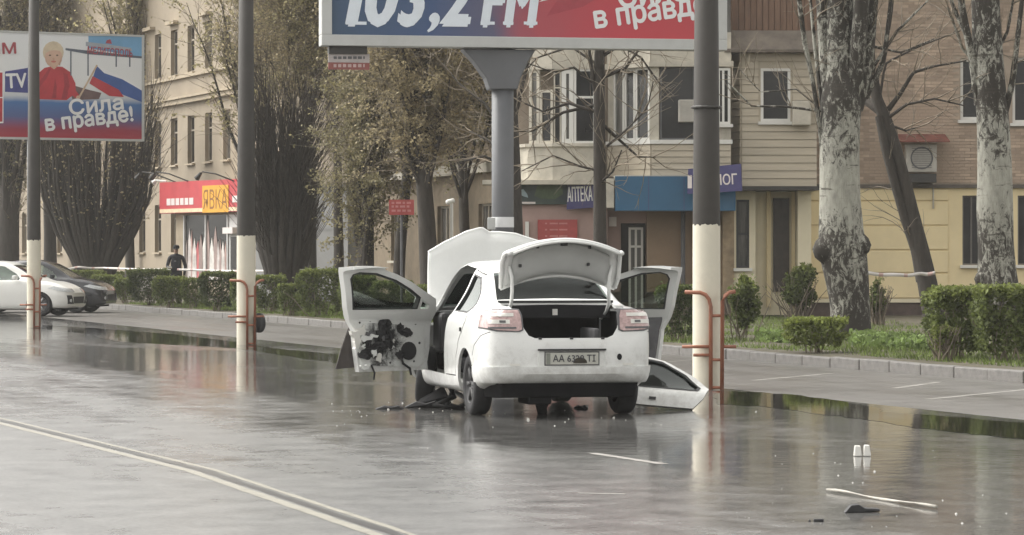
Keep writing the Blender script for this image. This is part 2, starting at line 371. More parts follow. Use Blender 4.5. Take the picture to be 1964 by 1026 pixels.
def sheet(name, pts, z, mat, wob=0.0, sub=6, kind='structure'):
    rr = random.Random(name + str(pts[0])); q = []
    for a, b in zip(pts, pts[1:] + pts[:1]):
        for k in range(sub):
            p = a.lerp(b, k / sub)
            q.append((p.x + rr.uniform(-wob, wob), p.y + rr.uniform(-wob, wob) * 3, z))
    mb = MB(); mb.add(q, [tuple(range(len(q)))]); return tag(mb.build(name, mat), kind=kind)
sheet('puddle', [G(*p) for p in [(1372, 750), (1450, 752), (1530, 758), (1610, 769), (1685, 783), (1692, 790), (1800, 797), (1964, 812), (2120, 826),
      (2120, 858), (1964, 842), (1850, 831), (1740, 819), (1660, 805), (1560, 792), (1470, 780), (1372, 775)]], 0.002, m_water, 0.035)
sheet('puddle', [G(*p) for p in [(60, 622), (190, 630), (330, 641), (450, 655), (520, 667), (600, 675), (690, 684), (690, 701), (600, 690), (520, 678),
      (450, 668), (340, 662), (220, 655), (170, 640), (60, 629)]], 0.002, m_water, 0.05)

def ribbon(name, pts, w, z, mat, wob=0.006, sub=24):
    rr = random.Random(name + str(w) + str(pts[0])); P2 = []
    for a, b in zip(pts, pts[1:]): P2 += [a.lerp(b, k / sub) for k in range(sub)]
    P2.append(pts[-1]); mb = MB()
    for i, p in enumerate(P2):
        t = (P2[min(i + 1, len(P2) - 1)] - P2[max(i - 1, 0)]).normalized(); n = Vector((-t.y, t.x, 0))
        for s in (1, -1): q = p + n * s * (w / 2 + rr.uniform(-wob, wob)); mb.v.append((q.x, q.y, z))
    for i in range(len(P2) - 1): mb.f.append((2 * i, 2 * i + 1, 2 * i + 3, 2 * i + 2)); mb.m.append(0)
    return tag(mb.build(name, mat), kind='structure')
cl = [G(-900, 660), G(-400, 722), G(0, 806), G(390, 902), G(762, 1026), G(1080, 1170)]
nrm = Vector((KU.y, -KU.x, 0))
ribbon('centre_line', [p + nrm * 0.085 for p in cl], 0.05, 0.0015, m_paint)
ribbon('centre_line', [p - nrm * 0.11 for p in cl], 0.085, 0.0015, m_paint)
ribbon('road_seam', cl, 0.07, 0.002, m_tar, 0.012)
ribbon('parking_line', [G(1442, 730), G(1597, 716)], 0.10, 0.002, m_wornpaint)
ribbon('parking_line', [G(1715, 745), G(1800, 733)], 0.10, 0.002, m_wornpaint)
ribbon('parking_line', [G(1780, 766), G(1990, 745)], 0.10, 0.002, m_wornpaint)
ribbon('lane_dash', [G(1135, 869), G(1272, 890)], 0.09, 0.002, m_wornpaint)
ribbon('lane_dash', [G(1108, 946), G(1200, 948)], 0.07, 0.002, m_wornpaint)
ribbon('parking_line', [G(1282, 694), G(1330, 690)], 0.10, 0.002, m_wornpaint)

# ------------------------------------------------------------------ beige building along the street
m_beige = M('beige_plaster', (0.32, 0.268, 0.20), 0.85, 0.12, 0.6, bump=0.15, bscale=30, dirt=0.25)
m_beige2 = M('beige_cornice', (0.40, 0.335, 0.245), 0.85, 0.15, 1.5)
m_oldframe = M('old_window_frame', (0.34, 0.30, 0.24), 0.6, 0.2, 4)
m_roofmetal = M('roof_metal', (0.16, 0.13, 0.11), 0.6, 0.3, 2)
fu = Vector((0.345, -0.938, 0))
p121 = P(330, HY, 121.0); o_b = Vector((p121.x, p121.y, 0)) - fu * 52
fb = Face((o_b.x, o_b.y, 0.25), fu)
LB = 74.0
root = thing('office_building', 'long beige plastered building with rows of narrow windows behind the pollarded trees', 'building', (o_b.x, o_b.y, 0.25))
cols, holes = [], []
u334 = fb.uv(334, 300)[0]
k = -16
while u334 + k * 2.5 < LB - 1.2:
    u = u334 + k * 2.5; k += 1
    if u < 1.0: continue
    cols.append(u)
rows = [(1.75, 3.55), (5.0, 6.75), (8.35, 10.05)]
for u in cols:
    for a, b in rows: holes.append((u - 0.5, u + 0.5, a - 0.25, b - 0.25))
mb = MB(); fb.wall(mb, 0, LB, 0, 15.0, holes, 0.22)
fb.rect(mb, 0, LB, 0, 15.0, -12, -0.42); mb.build('wall', m_beige, root)
mb = MB()
fb.rect(mb, -0.1, LB + 0.1, 6.98, 7.16, 0.003, 0.16); fb.rect(mb, -0.1, LB + 0.1, 7.16, 7.24, 0.003, 0.24)
fb.rect(mb, -0.1, LB + 0.1, 7.92, 8.02, 0.003, 0.12); fb.rect(mb, -0.1, LB + 0.1, 14.6, 15.0, 0.003, 0.4)
mb.build('cornice', m_beige2, root)
mb = MB(); fb.rect(mb, 0, LB, 0, 0.6, 0.003, 0.08); mb.build('plinth', M('grey_plinth', (0.2, 0.19, 0.17), 0.9), root)
mb = MB(); fb.rect(mb, -0.3, LB + 0.3, 15.002, 15.25, -12.3, 0.5); mb.build('roof', m_roofmetal, root)
for i, u in enumerate(cols):
    for j, (a, b) in enumerate(rows):
        window(fb, u - 0.5, u + 0.5, a - 0.25, b - 0.25, root, m_oldframe, m_pane if (i * 7 + j * 3) % 4 else m_panelight, 0.18, (0.5,), (0.7,), 0.06, m_beige2)
# raised rectangles of plaster above the upper windows
for px in (290, 334, 396):
    u = fb.uv(px, 300)[0]; mb = MB(); fb.rect(mb, u - 0.62, u + 0.62, 10.0, 10.12, 0.003, 0.2); mb.build('window_hood', m_beige2, root)

# ------------------------------------------------------------------ grey annex and red shop
m_greyw = M('grey_render', (0.27, 0.27, 0.265), 0.8, 0.12, 0.8, dirt=0.25)
a, b = P(490, HY, 99.0), P(668, HY, 95.5)
fg = Face((a.x, a.y, 0.25), b - a); root = thing('grey_annex', 'low grey rendered annex with a flat roof behind the vase shaped tree', 'building', (a.x, a.y, 0.25))
mb = MB(); fg.rect(mb, 0, fg.len, 0, 3.38, -5, -0.03); mb.build('wall', m_greyw, root)
zj = fg.uv(630, 441)[1]
n = 3
for i in range(n):
    for v0, v1 in ((0.1, zj - 0.012), (zj + 0.012, 3.3)):
        mb = MB(); fg.rect(mb, fg.len * i / n + 0.012, fg.len * (i + 1) / n - 0.012, v0, v1, -0.028, 0.004); mb.build('panel', m_greyw, root)
mb = MB(); fg.rect(mb, -0.1, fg.len + 0.1, 3.38, 3.48, -5.1, 0.12); mb.build('roof', M('dark_coping', (0.09, 0.085, 0.08), 0.6), root)

m_red = M('red_sign_board', (0.50, 0.055, 0.065), 0.5, 0.1, 2)
m_yellow = M('sign_yellow', (0.72, 0.36, 0.03), 0.5, 0.12, 4)
m_brownink = M('sign_brown', (0.25, 0.10, 0.01), 0.5)
m_cream = M('sign_cream', (0.78, 0.62, 0.42), 0.5)
m_signwhite = M('sign_white', (0.72, 0.66, 0.64), 0.5, 0.08)
m_alu = M('aluminium_frame', (0.55, 0.55, 0.54), 0.5, 0.1)
a, b = P(306, HY, 113.0), P(512, HY, 105.5)
fs_ = Face((a.x, a.y, 0.25), b - a); SL = fs_.len
root = thing('corner_shop', 'small shop front with red fascia and poster covered window on the beige building', 'shop', (a.x, a.y, 0.25))
mb = MB(); v0 = fs_.uv(330, 409)[1]; v1 = fs_.uv(330, 349)[1]
fs_.rect(mb, 0.6, SL, 0, v1 - 0.1, -4.5, -0.35); mb.build('wall', m_beige2, root)
sg = MB(); fs_.rect(sg, 0.0, SL, v0, v1, -0.30, 0.0); fascia = sg.build('fascia_sign', m_red, root)
mb = MB(); fs_.rect(mb, 0.02, SL, v0 + 0.02, v0 + 0.15, 0.003, 0.010); mb.build('stripe', m_cream, fascia)
a = fs_.uv(389, 408); b = fs_.uv(439, 354)
mb = MB(); fs_.rect(mb, a[0], b[0], a[1], b[1], 0.012, 0.02); mb.build('logo_panel', m_yellow, fascia)
fs_.text('ЯВКА', a[0] + 0.08, a[1] + 0.12, (b[0] - a[0]) - 0.16, (b[1] - a[1]) * 0.72, 0.023, m_brownink, fascia, 0.0, 0.0)
a = fs_.uv(320, 394); b = fs_.uv(372, 379)
for i, w in enumerate((0.22, 0.13, 0.15, 0.12, 0.16, 0.24)):   # illegible small white words
    u = a[0] + (b[0] - a[0]) * i / 6
    mb = MB(); fs_.rect(mb, u, u + (b[0] - a[0]) / 6 * (0.65 + w), a[1], b[1], 0.003, 0.009); mb.build('word', m_signwhite, fascia)
a = fs_.uv(446, 388); mb = MB(); fs_.rect(mb, a[0], a[0] + 0.5, a[1], a[1] + 0.22, 0.003, 0.009); mb.build('word', m_signwhite, fascia)
# shop window with posters, door
pcol = [(0.55, 0.5, 0.48), (0.5, 0.12, 0.13), (0.62, 0.30, 0.29), (0.6, 0.56, 0.53), (0.28, 0.2, 0.18), (0.33, 0.24, 0.22), (0.68, 0.66, 0.62), (0.4, 0.25, 0.22), (0.2, 0.16, 0.14)]
a = fs_.uv(341, 520); b = fs_.uv(422, 412); v_top = fs_.uv(360, 413)[1]
mb = MB(); fs_.rect(mb, a[0], b[0], 0.5, v_top, -0.348, -0.30); wn_ = mb.build('shop_window', m_pane, root)
rr = random.Random(3); u = a[0] + 0.03
while u < b[0] - 0.2:
    w = rr.uniform(0.14, 0.4); c = pcol[rr.randrange(len(pcol))]; lean = rr.uniform(-0.25, 0.25); top = v_top - rr.uniform(0.02, 0.9)
    w = min(w, b[0] - 0.05 - u); q = MB()
    fs_.poly(q, [(u, 0.55), (u + w, 0.55), (u + w * 0.9 + lean * 0.2, top * 0.75), (u + w * 0.55, top), (u + w * 0.1 + lean * 0.2, top * 0.8)], -0.298, -0.29 + rr.uniform(0, 0.02))
    q.build('poster', M('poster_%d' % pcol.index(c), c, 0.45, 0.35, 2.5), wn_); u += w * 0.8
for px in (340, 381, 423):
    u = fs_.uv(px, 460)[0]; q = MB(); fs_.rect(q, u - 0.04, u + 0.04, 0.45, v_top, -0.30, -0.24); q.build('frame', m_alu, wn_)
a = fs_.uv(425, 520); b = fs_.uv(446, 412)
mb = MB(); fs_.rect(mb, a[0], b[0], 0.05, v_top, -0.348, -0.28); dr = mb.build('door', m_alu, root)
mb = MB(); fs_.rect(mb, a[0] + 0.12, b[0] - 0.12, 0.4, v_top - 0.75, -0.279, -0.27); mb.build('pane', m_pane, dr)
mb = MB(); fs_.prect(mb, 424, 443, 436, 448, -0.26, -0.05); mb.build('awning_box', m_signwhite, root)
m_dark = M('dark_metal', (0.035, 0.033, 0.03), 0.5)
for px in (310, 338, 427):
    a = fs_.uv(px + 24, 350); b = fs_.uv(px, 337); mb = MB()
    mb.tube([fs_.at(a[0], a[1], -0.1), fs_.at((a[0] + b[0]) / 2, b[1] + 0.05, 0.5), fs_.at(b[0] + 0.15, b[1] + 0.12, 0.8), fs_.at(b[0], b[1], 0.85)], 0.025, 6)
    mb.tube([fs_.at(b[0] + 0.1, b[1] + 0.07, 0.85), fs_.at(b[0] - 0.1, b[1] - 0.1, 0.9)], [0.05, 0.1], 8)
    mb.build('sign_lamp', m_dark, root)
a = fs_.uv(298, 351); mb = MB()
mb.tube([fs_.at(a[0] + 0.5, a[1] + 0.05, -0.2), fs_.at(a[0], a[1] + 0.1, 0.05)], 0.03, 6); mb.tube([fs_.at(a[0] - 0.14, a[1] + 0.06, 0.02), fs_.at(a[0] + 0.16, a[1], 0.1)], 0.07, 10)
mb.build('security_camera', M('camera_white', (0.7, 0.7, 0.68), 0.4), root)

# ------------------------------------------------------------------ brick apartment block with the pharmacy
m_brick = M('tan_brick', (0.41, 0.315, 0.24), 0.85, 0.22, 1.6, island=0.22, bump=0.2, dirt=0.3)
m_mortar = M('mortar', (0.34, 0.28, 0.22), 0.9, 0.15, 2)
m_yel = M('yellow_plaster', (0.76, 0.635, 0.385), 0.8, 0.06, 1.2, dirt=0.12)
m_yel2 = M('pale_yellow_plaster', (0.74, 0.67, 0.49), 0.8, 0.07, 1.2, dirt=0.12)
m_siding = M('siding_plank', (0.45, 0.395, 0.305), 0.55, 0.12, 2, stretch=(0.3, 1, 3), dirt=0.25)
m_conc = M('pale_concrete', (0.50, 0.465, 0.39), 0.8, 0.2, 2.2, dirt=0.45)
m_pvc = M('white_pvc', (0.68, 0.67, 0.63), 0.4, 0.06, 3)
m_plinth = M('brown_plinth', (0.085, 0.06, 0.05), 0.8, 0.4, 3, dirt=0.3)
m_brown = M('brown_boards', (0.17, 0.10, 0.065), 0.7, 0.3, 3, stretch=(3, 1, 0.4))
m_taupe = M('taupe_render', (0.27, 0.19, 0.125), 0.8, 0.1, 1.5)
m_pink = M('pinkish_tile', (0.36, 0.25, 0.22), 0.7, 0.12, 1.5)
m_blue = M('blue_fascia', (0.025, 0.105, 0.20), 0.45, 0.1, 1.2)
m_navy = M('navy_sign', (0.06, 0.055, 0.16), 0.45, 0.12, 2)
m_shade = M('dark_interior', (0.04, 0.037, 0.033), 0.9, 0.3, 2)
D = 72.0
p0 = P(985, HY, D); GZ = 0.27
root = thing('apartment_block', 'tan brick apartment block with bay balconies, yellow ground floor and pharmacy signs', 'building', (p0.x, D, GZ))
AB = root
fa = Face((p0.x, D, GZ), Vector((1, 0, 0)))
XL, XR = fa.uv(985, 400)[0], fa.uv(2180, 400)[0]
vled = fa.uv(1700, 358)[1]
W1 = (*[fa.uv(p, 300)[0] for p in (1842, 1922)], fa.uv(1850, 230)[1], fa.uv(1850, 112)[1])
W2 = (*[fa.uv(p, 300)[0] for p in (1942, 2030)], fa.uv(1950, 236)[1], fa.uv(1950, 110)[1])
mb = MB(); fa.wall(mb, XL, XR, vled, 13.0, [W1, W2], 0.25); fa.rect(mb, XL, XR, 0.0, 13.0, -11, -0.5); mb.build('wall', m_mortar, root)
mb = MB(); fa.rect(mb, XL - 0.3, XR + 0.3, 13.0, 13.4, -11.3, 0.4); mb.build('roof', m_roofmetal, root)
for w in (W1, W2): window(fa, *w, root, m_pvc, m_pane, 0.13, (0.5,), (), 0.07, m_pvc)
# bricks: the clearly visible ones between the trees are pieces of their own, the rest of the courses one mesh
BL, BH, JT = 0.25, 0.066, 0.012
ub0, ub1 = fa.uv(1560, 300)[0], XR
vb1 = fa.uv(1700, -60)[1]
one = MB(); one.box(0, BL - JT, -0.012, 0.02, 0, BH - JT + 0.004); one_me = None; rest = MB(); nb = 0
g0, g1 = fa.uv(1662, 300)[0], fa.uv(1838, 300)[0]; h0, h1 = fa.uv(1700, 352)[1], fa.uv(1700, 195)[1]
v, r = vled + 0.09, 0
while v < vb1:
    u = ub0 - (BL / 2 if r % 2 else 0)
    while u < ub1 - BL:
        if not any(w[0] - 0.02 < u + BL and u < w[1] + 0.02 and w[2] - 0.09 < v + BH and v < w[3] + 0.01 for w in (W1, W2)) and u > ub0 - 0.1:
            if g0 < u < g1 and h0 < v < h1 and nb < 300:
                nb += 1
                if one_me is None:
                    o = one.build('brick', m_brick); one_me = o.data
                else: o = bpy.data.objects.new('brick', one_me); COL.objects.link(o)
                o.parent = AB; o.location = (u, rnd.uniform(-0.003, 0.002), v)
            else: rest.box(p0.x + u, p0.x + u + BL - JT, D - 0.012 + rnd.uniform(-0.003, 0.002), D + 0.02, GZ + v, GZ + v + BH - JT + 0.004)
        u += BL
    v += BH + JT * 0.4; r += 1
o = rest.build('brickwork', m_brick, root); o['kind'] = 'stuff'
mb = MB(); fa.rect(mb, fa.uv(1562, 300)[0], XR, vled - 0.03, vled + 0.05, -0.1, 0.09); mb.build('ledge', M('dark_ledge', (0.1, 0.085, 0.07), 0.7), root)
# yellow ground floor with raised courses
G1 = (*[fa.uv(p, 300)[0] for p in (1846, 1935)], fa.uv(1850, 508)[1], fa.uv(1850, 375)[1])
G2 = (*[fa.uv(p, 300)[0] for p in (1952, 2040)], fa.uv(1850, 508)[1], fa.uv(1850, 375)[1])
vpl = fa.uv(1700, 579)[1]; uy0 = fa.uv(1530, 300)[0]
mb = MB(); fa.wall(mb, uy0, XR, vpl, vled - 0.03, [G1, G2], 0.25); mb.build('ground_floor_wall', m_yel, root)
for i, (ya, yb) in enumerate(((384, 363), (431, 387.5), (478, 434.5), (522, 481.5), (571, 525.5))):
    mb = MB(); fa.prect(mb, 1552, 1818, yb, ya, 0.004, 0.035); mb.build('panel', m_yel, root, bevel=0.008)
for g in (G1, G2): window(fa, *g, root, M('grille_frame', (0.12, 0.11, 0.1), 0.5), m_pane, 0.13, (0.2, 0.4, 0.6, 0.8), (), 0.035, m_pvc)
mb = MB(); fa.rect(mb, uy0, XR, -0.3, vpl, -0.3, 0.10); mb.build('plinth', m_plinth, root)
mb = MB(); fa.prect(mb, 1552, 2180, 573, 580, 0.10, 0.14); mb.build('plinth_trim', m_yel2, root)
mb = MB(); fa.prect(mb, 1660, 1800, 606, 634, 0.5, 1.1); mb.build('step', m_plinth, root)
# air conditioner under a rusty canopy
ac = MB(); ac.pbox(1738, 1797, 276, 330, D - 0.55, 0.3)
aco = ac.build('air_conditioner', M('air_conditioner_grey', (0.40, 0.38, 0.34), 0.5, 0.1, dirt=0.3), root, bevel=0.015)
c = P(1768, 303, D - 0.56); mb = MB()
mb.lathe([(0.25, 0.0), (0.25, -0.012), (0.22, -0.012), (0.22, 0.0)], lambda x, y, t: (c.x + x, D - 0.552 + t, c.z + y), 20)
for k in range(-5, 6): mb.box(c.x - 0.22, c.x + 0.22, D - 0.562, D - 0.555, c.z + k * 0.042 - 0.005, c.z + k * 0.042 + 0.005)
mb.build('fan_grille', m_grey, aco)
mb = MB(); a = P(1722, 262, D - 0.9); b = P(1812, 252, D)
mb.hexa([(a.x, D - 0.85, a.z - 0.12), (b.x, D - 0.85, a.z - 0.12), (b.x, D - 0.02, a.z + 0.06), (a.x, D - 0.02, a.z + 0.06), (a.x, D - 0.85, a.z - 0.09), (b.x, D - 0.85, a.z - 0.09), (b.x, D - 0.02, a.z + 0.09), (a.x, D - 0.02, a.z + 0.09)])
mb.build('canopy', M('rusty_sheet', (0.16, 0.055, 0.04), 0.7, 0.4, 4), root)
mb = MB(); mb.pbox(1740, 1796, 333, 350, D - 0.5, 0.48); mb.build('bracket', m_dark, root)
mb = MB(); a = P(1790, 350, D - 0.06); mb.tube([a, P(1790, 400, D - 0.06)], 0.02, 6); mb.build('drain_pipe', m_conc, root)

# siding-clad bay over the entrance
DB = 70.9
fbay = Face((P(1422, HY, DB).x, DB, GZ), Vector((1, 0.02, 0)))
a = P(1398, HY, 71.6); b = P(1421.5, HY, DB)
fch = Face((a.x, a.y, GZ), b - a)
bw = (*[fbay.uv(p, 200)[0] for p in (1459, 1516)], fbay.uv(1480, 233)[1], fbay.uv(1480, 131)[1])
be = fbay.uv(1566, 200)[0]; vb0, vbt = fbay.uv(1480, 357)[1], fbay.uv(1480, 102)[1]
mb = MB(); fbay.wall(mb, 0, be, vb0, vbt, [bw], 0.2); fch.rect(mb, 0, fch.len, vb0, vbt, -0.03, 0)
fbay.rect(mb, be - 0.03, be, vb0, vbt, -1.1, 0); fbay.rect(mb, 0, be, vb0, vb0 + 0.05, -1.2, -0.01); fbay.rect(mb, 0.02, be - 0.02, vb0 + 0.1, vbt, -1.0, -0.6)
mb.build('bay_wall', m_siding, root)
pitch = 15.0 / F * DB; v = vb0
k = 0
while v < vbt - 0.05:
    segs = [(0.01, be)]
    if v + pitch > bw[2] and v < bw[3]: segs = [(0.01, bw[0] - 0.05), (bw[1] + 0.05, be)]
    for s0, s1 in segs:
        q = MB(); fbay.poly(q, [(s0, v), (s1, v), (s1, v + pitch - 0.008), (s0, v + pitch - 0.008)], 0.002, 0.022)
        # lower edge stands proud as on overlapping boards
        q.v = [tuple(x) for x in q.v]
        for i in (4, 5): q.v[i] = (q.v[i][0], q.v[i][1] - 0.022, q.v[i][2])
        q.build('plank', m_siding, root)
    q = MB(); fch.rect(q, 0.0, fch.len, v, v + pitch - 0.008, 0.002, 0.024)
    for i in (4, 5): q.v[i] = (q.v[i][0] - 0.012, q.v[i][1] - 0.018, q.v[i][2])
    q.build('plank', m_siding, root); v += pitch
window(fbay, *bw, root, m_pvc, m_pane, 0.05, (), (), 0.06, m_pvc)
mb = MB(); mb.pbox(1521, 1556, 193, 240, DB - 0.32, 0.3); mb.build('wall_box', m_conc, root, bevel=0.02)
mb = MB(); fbay.rect(mb, -0.35, be + 0.05, vb0 - 0.09, vb0 - 0.002, -1.1, 0.10); mb.build('bay_base', m_dark, root)
mb = MB(); e0, e1 = fbay.uv(1390, 104), fbay.uv(1566, 57)
fbay.poly(mb, [(-0.4, vbt), (be + 0.1, vbt), (be + 0.1, vbt + 0.06), (-0.4, vbt + 0.06)], -1.1, 0.35)
mb.hexa([fbay.at(-0.4, vbt + 0.06, 0.35), fbay.at(be + 0.1, vbt + 0.06, 0.35), fbay.at(be + 0.1, vbt + 0.06, -1.1), fbay.at(-0.4, vbt + 0.06, -1.1),
         fbay.at(-0.2, e1[1], -0.25), fbay.at(be + 0.1, e1[1], -0.25), fbay.at(be + 0.1, e1[1], -1.1), fbay.at(-0.2, e1[1], -1.1)])
mb.build('bay_roof', M('weathered_roof', (0.12, 0.10, 0.08), 0.8, 0.35, 3), root)
for i in range(14):
    u = -0.15 + i * (be + 0.2) / 14; mb = MB(); fbay.rect(mb, u, u + (be + 0.2) / 14 - 0.012, e1[1] - 0.02, e1[1] + 1.3, -0.5, -0.45 + 0.01 * (i % 3)); mb.build('board', m_brown, root)
mb = MB(); fbay.rect(mb, -0.15, be + 0.1, e1[1] + 0.02, e1[1] + 4, -1.1, -0.51); mb.build('upper_bay', m_brown, root)
# entrance below the bay: side window, column, door
DE = 71.4
fe = Face((P(1405, HY, DE).x, DE, GZ), Vector((1, 0, 0)))
vtop = vb0 - 0.1
E1 = (*[fe.uv(p, 450)[0] for p in (1412, 1437)], fe.uv(1420, 514)[1], fe.uv(1420, 383)[1])
mb = MB(); fe.wall(mb, 0, fe.uv(1449, 450)[0], 0, vtop, [E1], 0.12); fe.rect(mb, 0, fe.uv(1449, 450)[0], 0, vtop, -0.5, -0.2)
fe.prect(mb, 1530, 1556, 366, 590, -0.55, 0.0); mb.build('porch_wall', m_yel2, root)
window(fe, *E1, root, m_black, m_panelight, 0.06, (), (0.5,), 0.05, m_pvc)
mb = MB(); fe.rect(mb, fe.uv(1449, 450)[0], fe.uv(1530, 450)[0], 0, vtop, -0.7, -0.6); mb.build('porch_back', m_yel2, root)
mb = MB(); fe.prect(mb, 1487, 1518, 379, 560, -0.6, -0.55); dr = mb.build('door', M('dark_brown_door', (0.05, 0.04, 0.03), 0.5, 0.3), root)
for y0, y1 in ((385, 440), (450, 540)):
    for x0, x1 in ((1490, 1501), (1504, 1515)):
        mb = MB(); fe.prect(mb, x0, x1, y0, y1, -0.548, -0.53); mb.build('door_panel', M('dark_brown_door'), dr)
mb = MB(); fe.prect(mb, 1474, 1482, 366, 590, -0.6, -0.5); fe.prect(mb, 1522, 1529, 366, 590, -0.6, -0.5); mb.build('door_frame', m_yel, root)

# glazed centre bay (two faces), parapet of planks
DC = 70.6
a, b, c = P(1166, HY, 71.8), P(1249, HY, DC), P(1402, HY, DC)
f1 = Face((a.x, a.y, GZ), b - a); f2 = Face((b.x, b.y, GZ), c - b)
vp0, vp1, vp2 = f2.uv(1300, 336)[1], f2.uv(1300, 268)[1], f2.uv(1300, 128)[1]
for f in (f1, f2):
    mb = MB(); f.rect(mb, 0, f.len, vp0, vp1, -0.06, 0); mb.build('parapet', m_siding, root)
    n = 5; h = (vp1 - vp0 - 0.1) / n
    for i in range(n):
        q = MB(); f.rect(q, 0.005, f.len - 0.005, vp0 + i * h, vp0 + (i + 1) * h - 0.008, 0.002, 0.022)
        for j in (4, 5): q.v[j] = (q.v[j][0], q.v[j][1] - 0.02, q.v[j][2])
        q.build('plank', m_siding, root)
    mb = MB(); f.rect(mb, -0.03, f.len + 0.03, vp1 - 0.09, vp1, -0.12, 0.06); mb.build('sill', m_pvc, root)
    mb = MB(); f.rect(mb, -0.05, f.len + 0.05, vp2, vp2 + 0.12, -0.3, 0.10); f.rect(mb, 0, f.len, vp2 + 0.12, vp2 + 0.75, -0.2, 0.03); mb.build('upper_parapet', m_conc, root)
    mb = MB(); f.rect(mb, 0, f.len, vp2 + 0.75, vp2 + 2.2, -0.25, -0.1); mb.build('upper_glazing', m_panelight, root)
mb = MB(); f2.rect(mb, -0.8, f2.len, vp0 - 0.12, vp0 - 0.003, -1.3, 0.04); mb.build('bay_floor', m_conc, root)
u_ = [f1.uv(p, 200)[0] for p in (1176, 1197, 1218, 1246)]
for i in range(3): window(f1, u_[i], u_[i + 1] - 0.02, vp1, vp2, root, m_pvc, m_panelight if i == 0 else m_pane, 0.06, (), (), 0.055)
mb = MB(); f1.rect(mb, 0, u_[0], vp1, vp2, -0.08, 0); mb.build('bay_post', m_conc, root)
mb = MB(); f2.rect(mb, -0.02, f2.uv(1264, 200)[0], vp1, vp2, -0.12, 0.0); mb.build('bay_post', m_conc, root)
mb = MB(); f2.prect(mb, 1372, 1402, 128, 268, -0.1, 0.0); mb.build('bay_post', m_conc, root)
window(f2, f2.uv(1266, 200)[0], f2.uv(1371, 200)[0], vp1, vp2, root, m_grey, m_pane, 0.08, (0.62,), (), 0.04)
window(f2, f2.uv(1376, 200)[0], f2.uv(1400, 200)[0], f2.uv(1390, 238)[1], f2.uv(1390, 131)[1], root, m_pvc, m_pane, -0.02, (0.45,), (), 0.05, m_pvc)
mb = MB(); mb.pbox(1302, 1334, 191, 234, DC - 0.35, 0.33); mb.build('air_conditioner', M('air_conditioner_grey'), root, bevel=0.015)
# blue fascia, dentist sign, doorway below
DS = 70.35
fs2 = Face((P(1166, HY, DS).x, DS, GZ), Vector((1, 0, 0)))
mb = MB(); fs2.prect(mb, 1180, 1411, 338, 404, -0.9, 0.0); fas = mb.build('blue_fascia', m_blue, root)
mb = MB(); fs2.prect(mb, 1163, 1178, 342, 398, -0.9, -0.05); mb.build('fascia_end', m_conc, root)
for px in (1244, 1312):
    u = fs2.uv(px, 380)[0]; mb = MB(); fs2.rect(mb, u - 0.006, u + 0.006, fs2.uv(px, 403)[1], fs2.uv(px, 339)[1], 0.001, 0.005); mb.build('seam', m_navy, fas)
a, b = P(1318, HY, DS - 0.25), P(1423, HY, DS - 0.45)
fd = Face((a.x, a.y, GZ), b - a)
mb = MB(); fd.ppoly(mb, [(1318, 372), (1423, 366), (1421, 314), (1320, 324)], -0.12, 0.0); sg = mb.build('hanging_sign', m_navy, root)
a = fd.uv(1340, 357); b = fd.uv(1414, 331)
fd.text('ТОЛОГ', a[0], a[1], b[0] - a[0], (b[1] - a[1]) * 0.8, 0.004, m_signwhite, sg, 0.05, 0.02)
mb = MB(); fd.prect(mb, 1319, 1327, 336, 361, 0.003, 0.008); mb.build('mark', m_signwhite, sg)
fw = Face((P(985, HY, 71.7).x, 71.7, GZ), Vector((1, 0, 0)))
mb = MB(); fw.prect(mb, 1240, 1322, 404, 560, -0.3, 0.1); mb.build('taupe_wall', m_taupe, root)
mb = MB(); fw.prect(mb, 1166, 1190, 404, 560, -0.3, 0.0); fw.prect(mb, 1190, 1240, 404, 428, -0.3, 0.0); mb.build('pillar', m_pink, root)
mb = MB(); fw.prect(mb, 1384, 1406, 404, 570, -0.3, 0.35); mb.build('stone_pillar', M('stone_cladding', (0.33, 0.25, 0.16), 0.8, 0.4, 3), root)
mb = MB(); fw.prect(mb, 1322, 1384, 404, 570, -0.3, -0.05); mb.build('shade_wall', m_taupe, root)
mb = MB(); a = P(1310, 405, 71.5); mb.tube([a, P(1310, 560, 71.5)], 0.05, 8); mb.build('drain_pipe', m_grey, root)
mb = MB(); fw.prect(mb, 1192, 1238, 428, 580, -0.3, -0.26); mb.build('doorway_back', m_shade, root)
window(fw, fw.uv(1206, 500)[0], fw.uv(1234, 500)[0], 0.02, fw.uv(1206, 436)[1], root, m_pvc, m_panelight, 0.18, (0.5,), (0.78,), 0.05)
mb = MB(); fw.prect(mb, 1168, 1182, 416, 434, 0.0, 0.15); mb.build('wall_lamp', m_signwhite, root)
# pharmacy wing at left
f3 = Face((P(985, HY, 71.2).x, 71.2, GZ), Vector((1, -0.06, 0)))
mb = MB(); f3.prect(mb, 984, 1164, 391, 570, -0.5, -0.12); mb.build('pharmacy_wall', m_pink, root)
mb = MB(); f3.prect(mb, 990, 1088, 349, 392, -0.5, 0.0); ps = mb.build('picture_sign', M('picture_print', (0.03, 0.045, 0.06), 0.4, 0.3, 1.5, col2=(0.05, 0.075, 0.05)), root)
m_pl = M('print_pale', (0.32, 0.42, 0.46), 0.5); m_pg = M('print_green', (0.055, 0.085, 0.04), 0.5, 0.4, 6)
mb = MB(); f3.ppoly(mb, [(995, 372), (996, 364), (1004, 363), (1011, 372), (1013, 379), (1005, 377)], 0.003, 0.006); mb.build('print', m_pl, ps)
mb = MB(); f3.prect(mb, 998, 1027, 387, 391, 0.003, 0.006); mb.build('print', m_signwhite, ps)
mb = MB(); f3.ppoly(mb, [(1025, 376), (1030, 356), (1045, 351), (1062, 352), (1078, 358), (1080, 372), (1065, 382), (1040, 381)], 0.003, 0.005); mb.build('print', m_pg, ps)
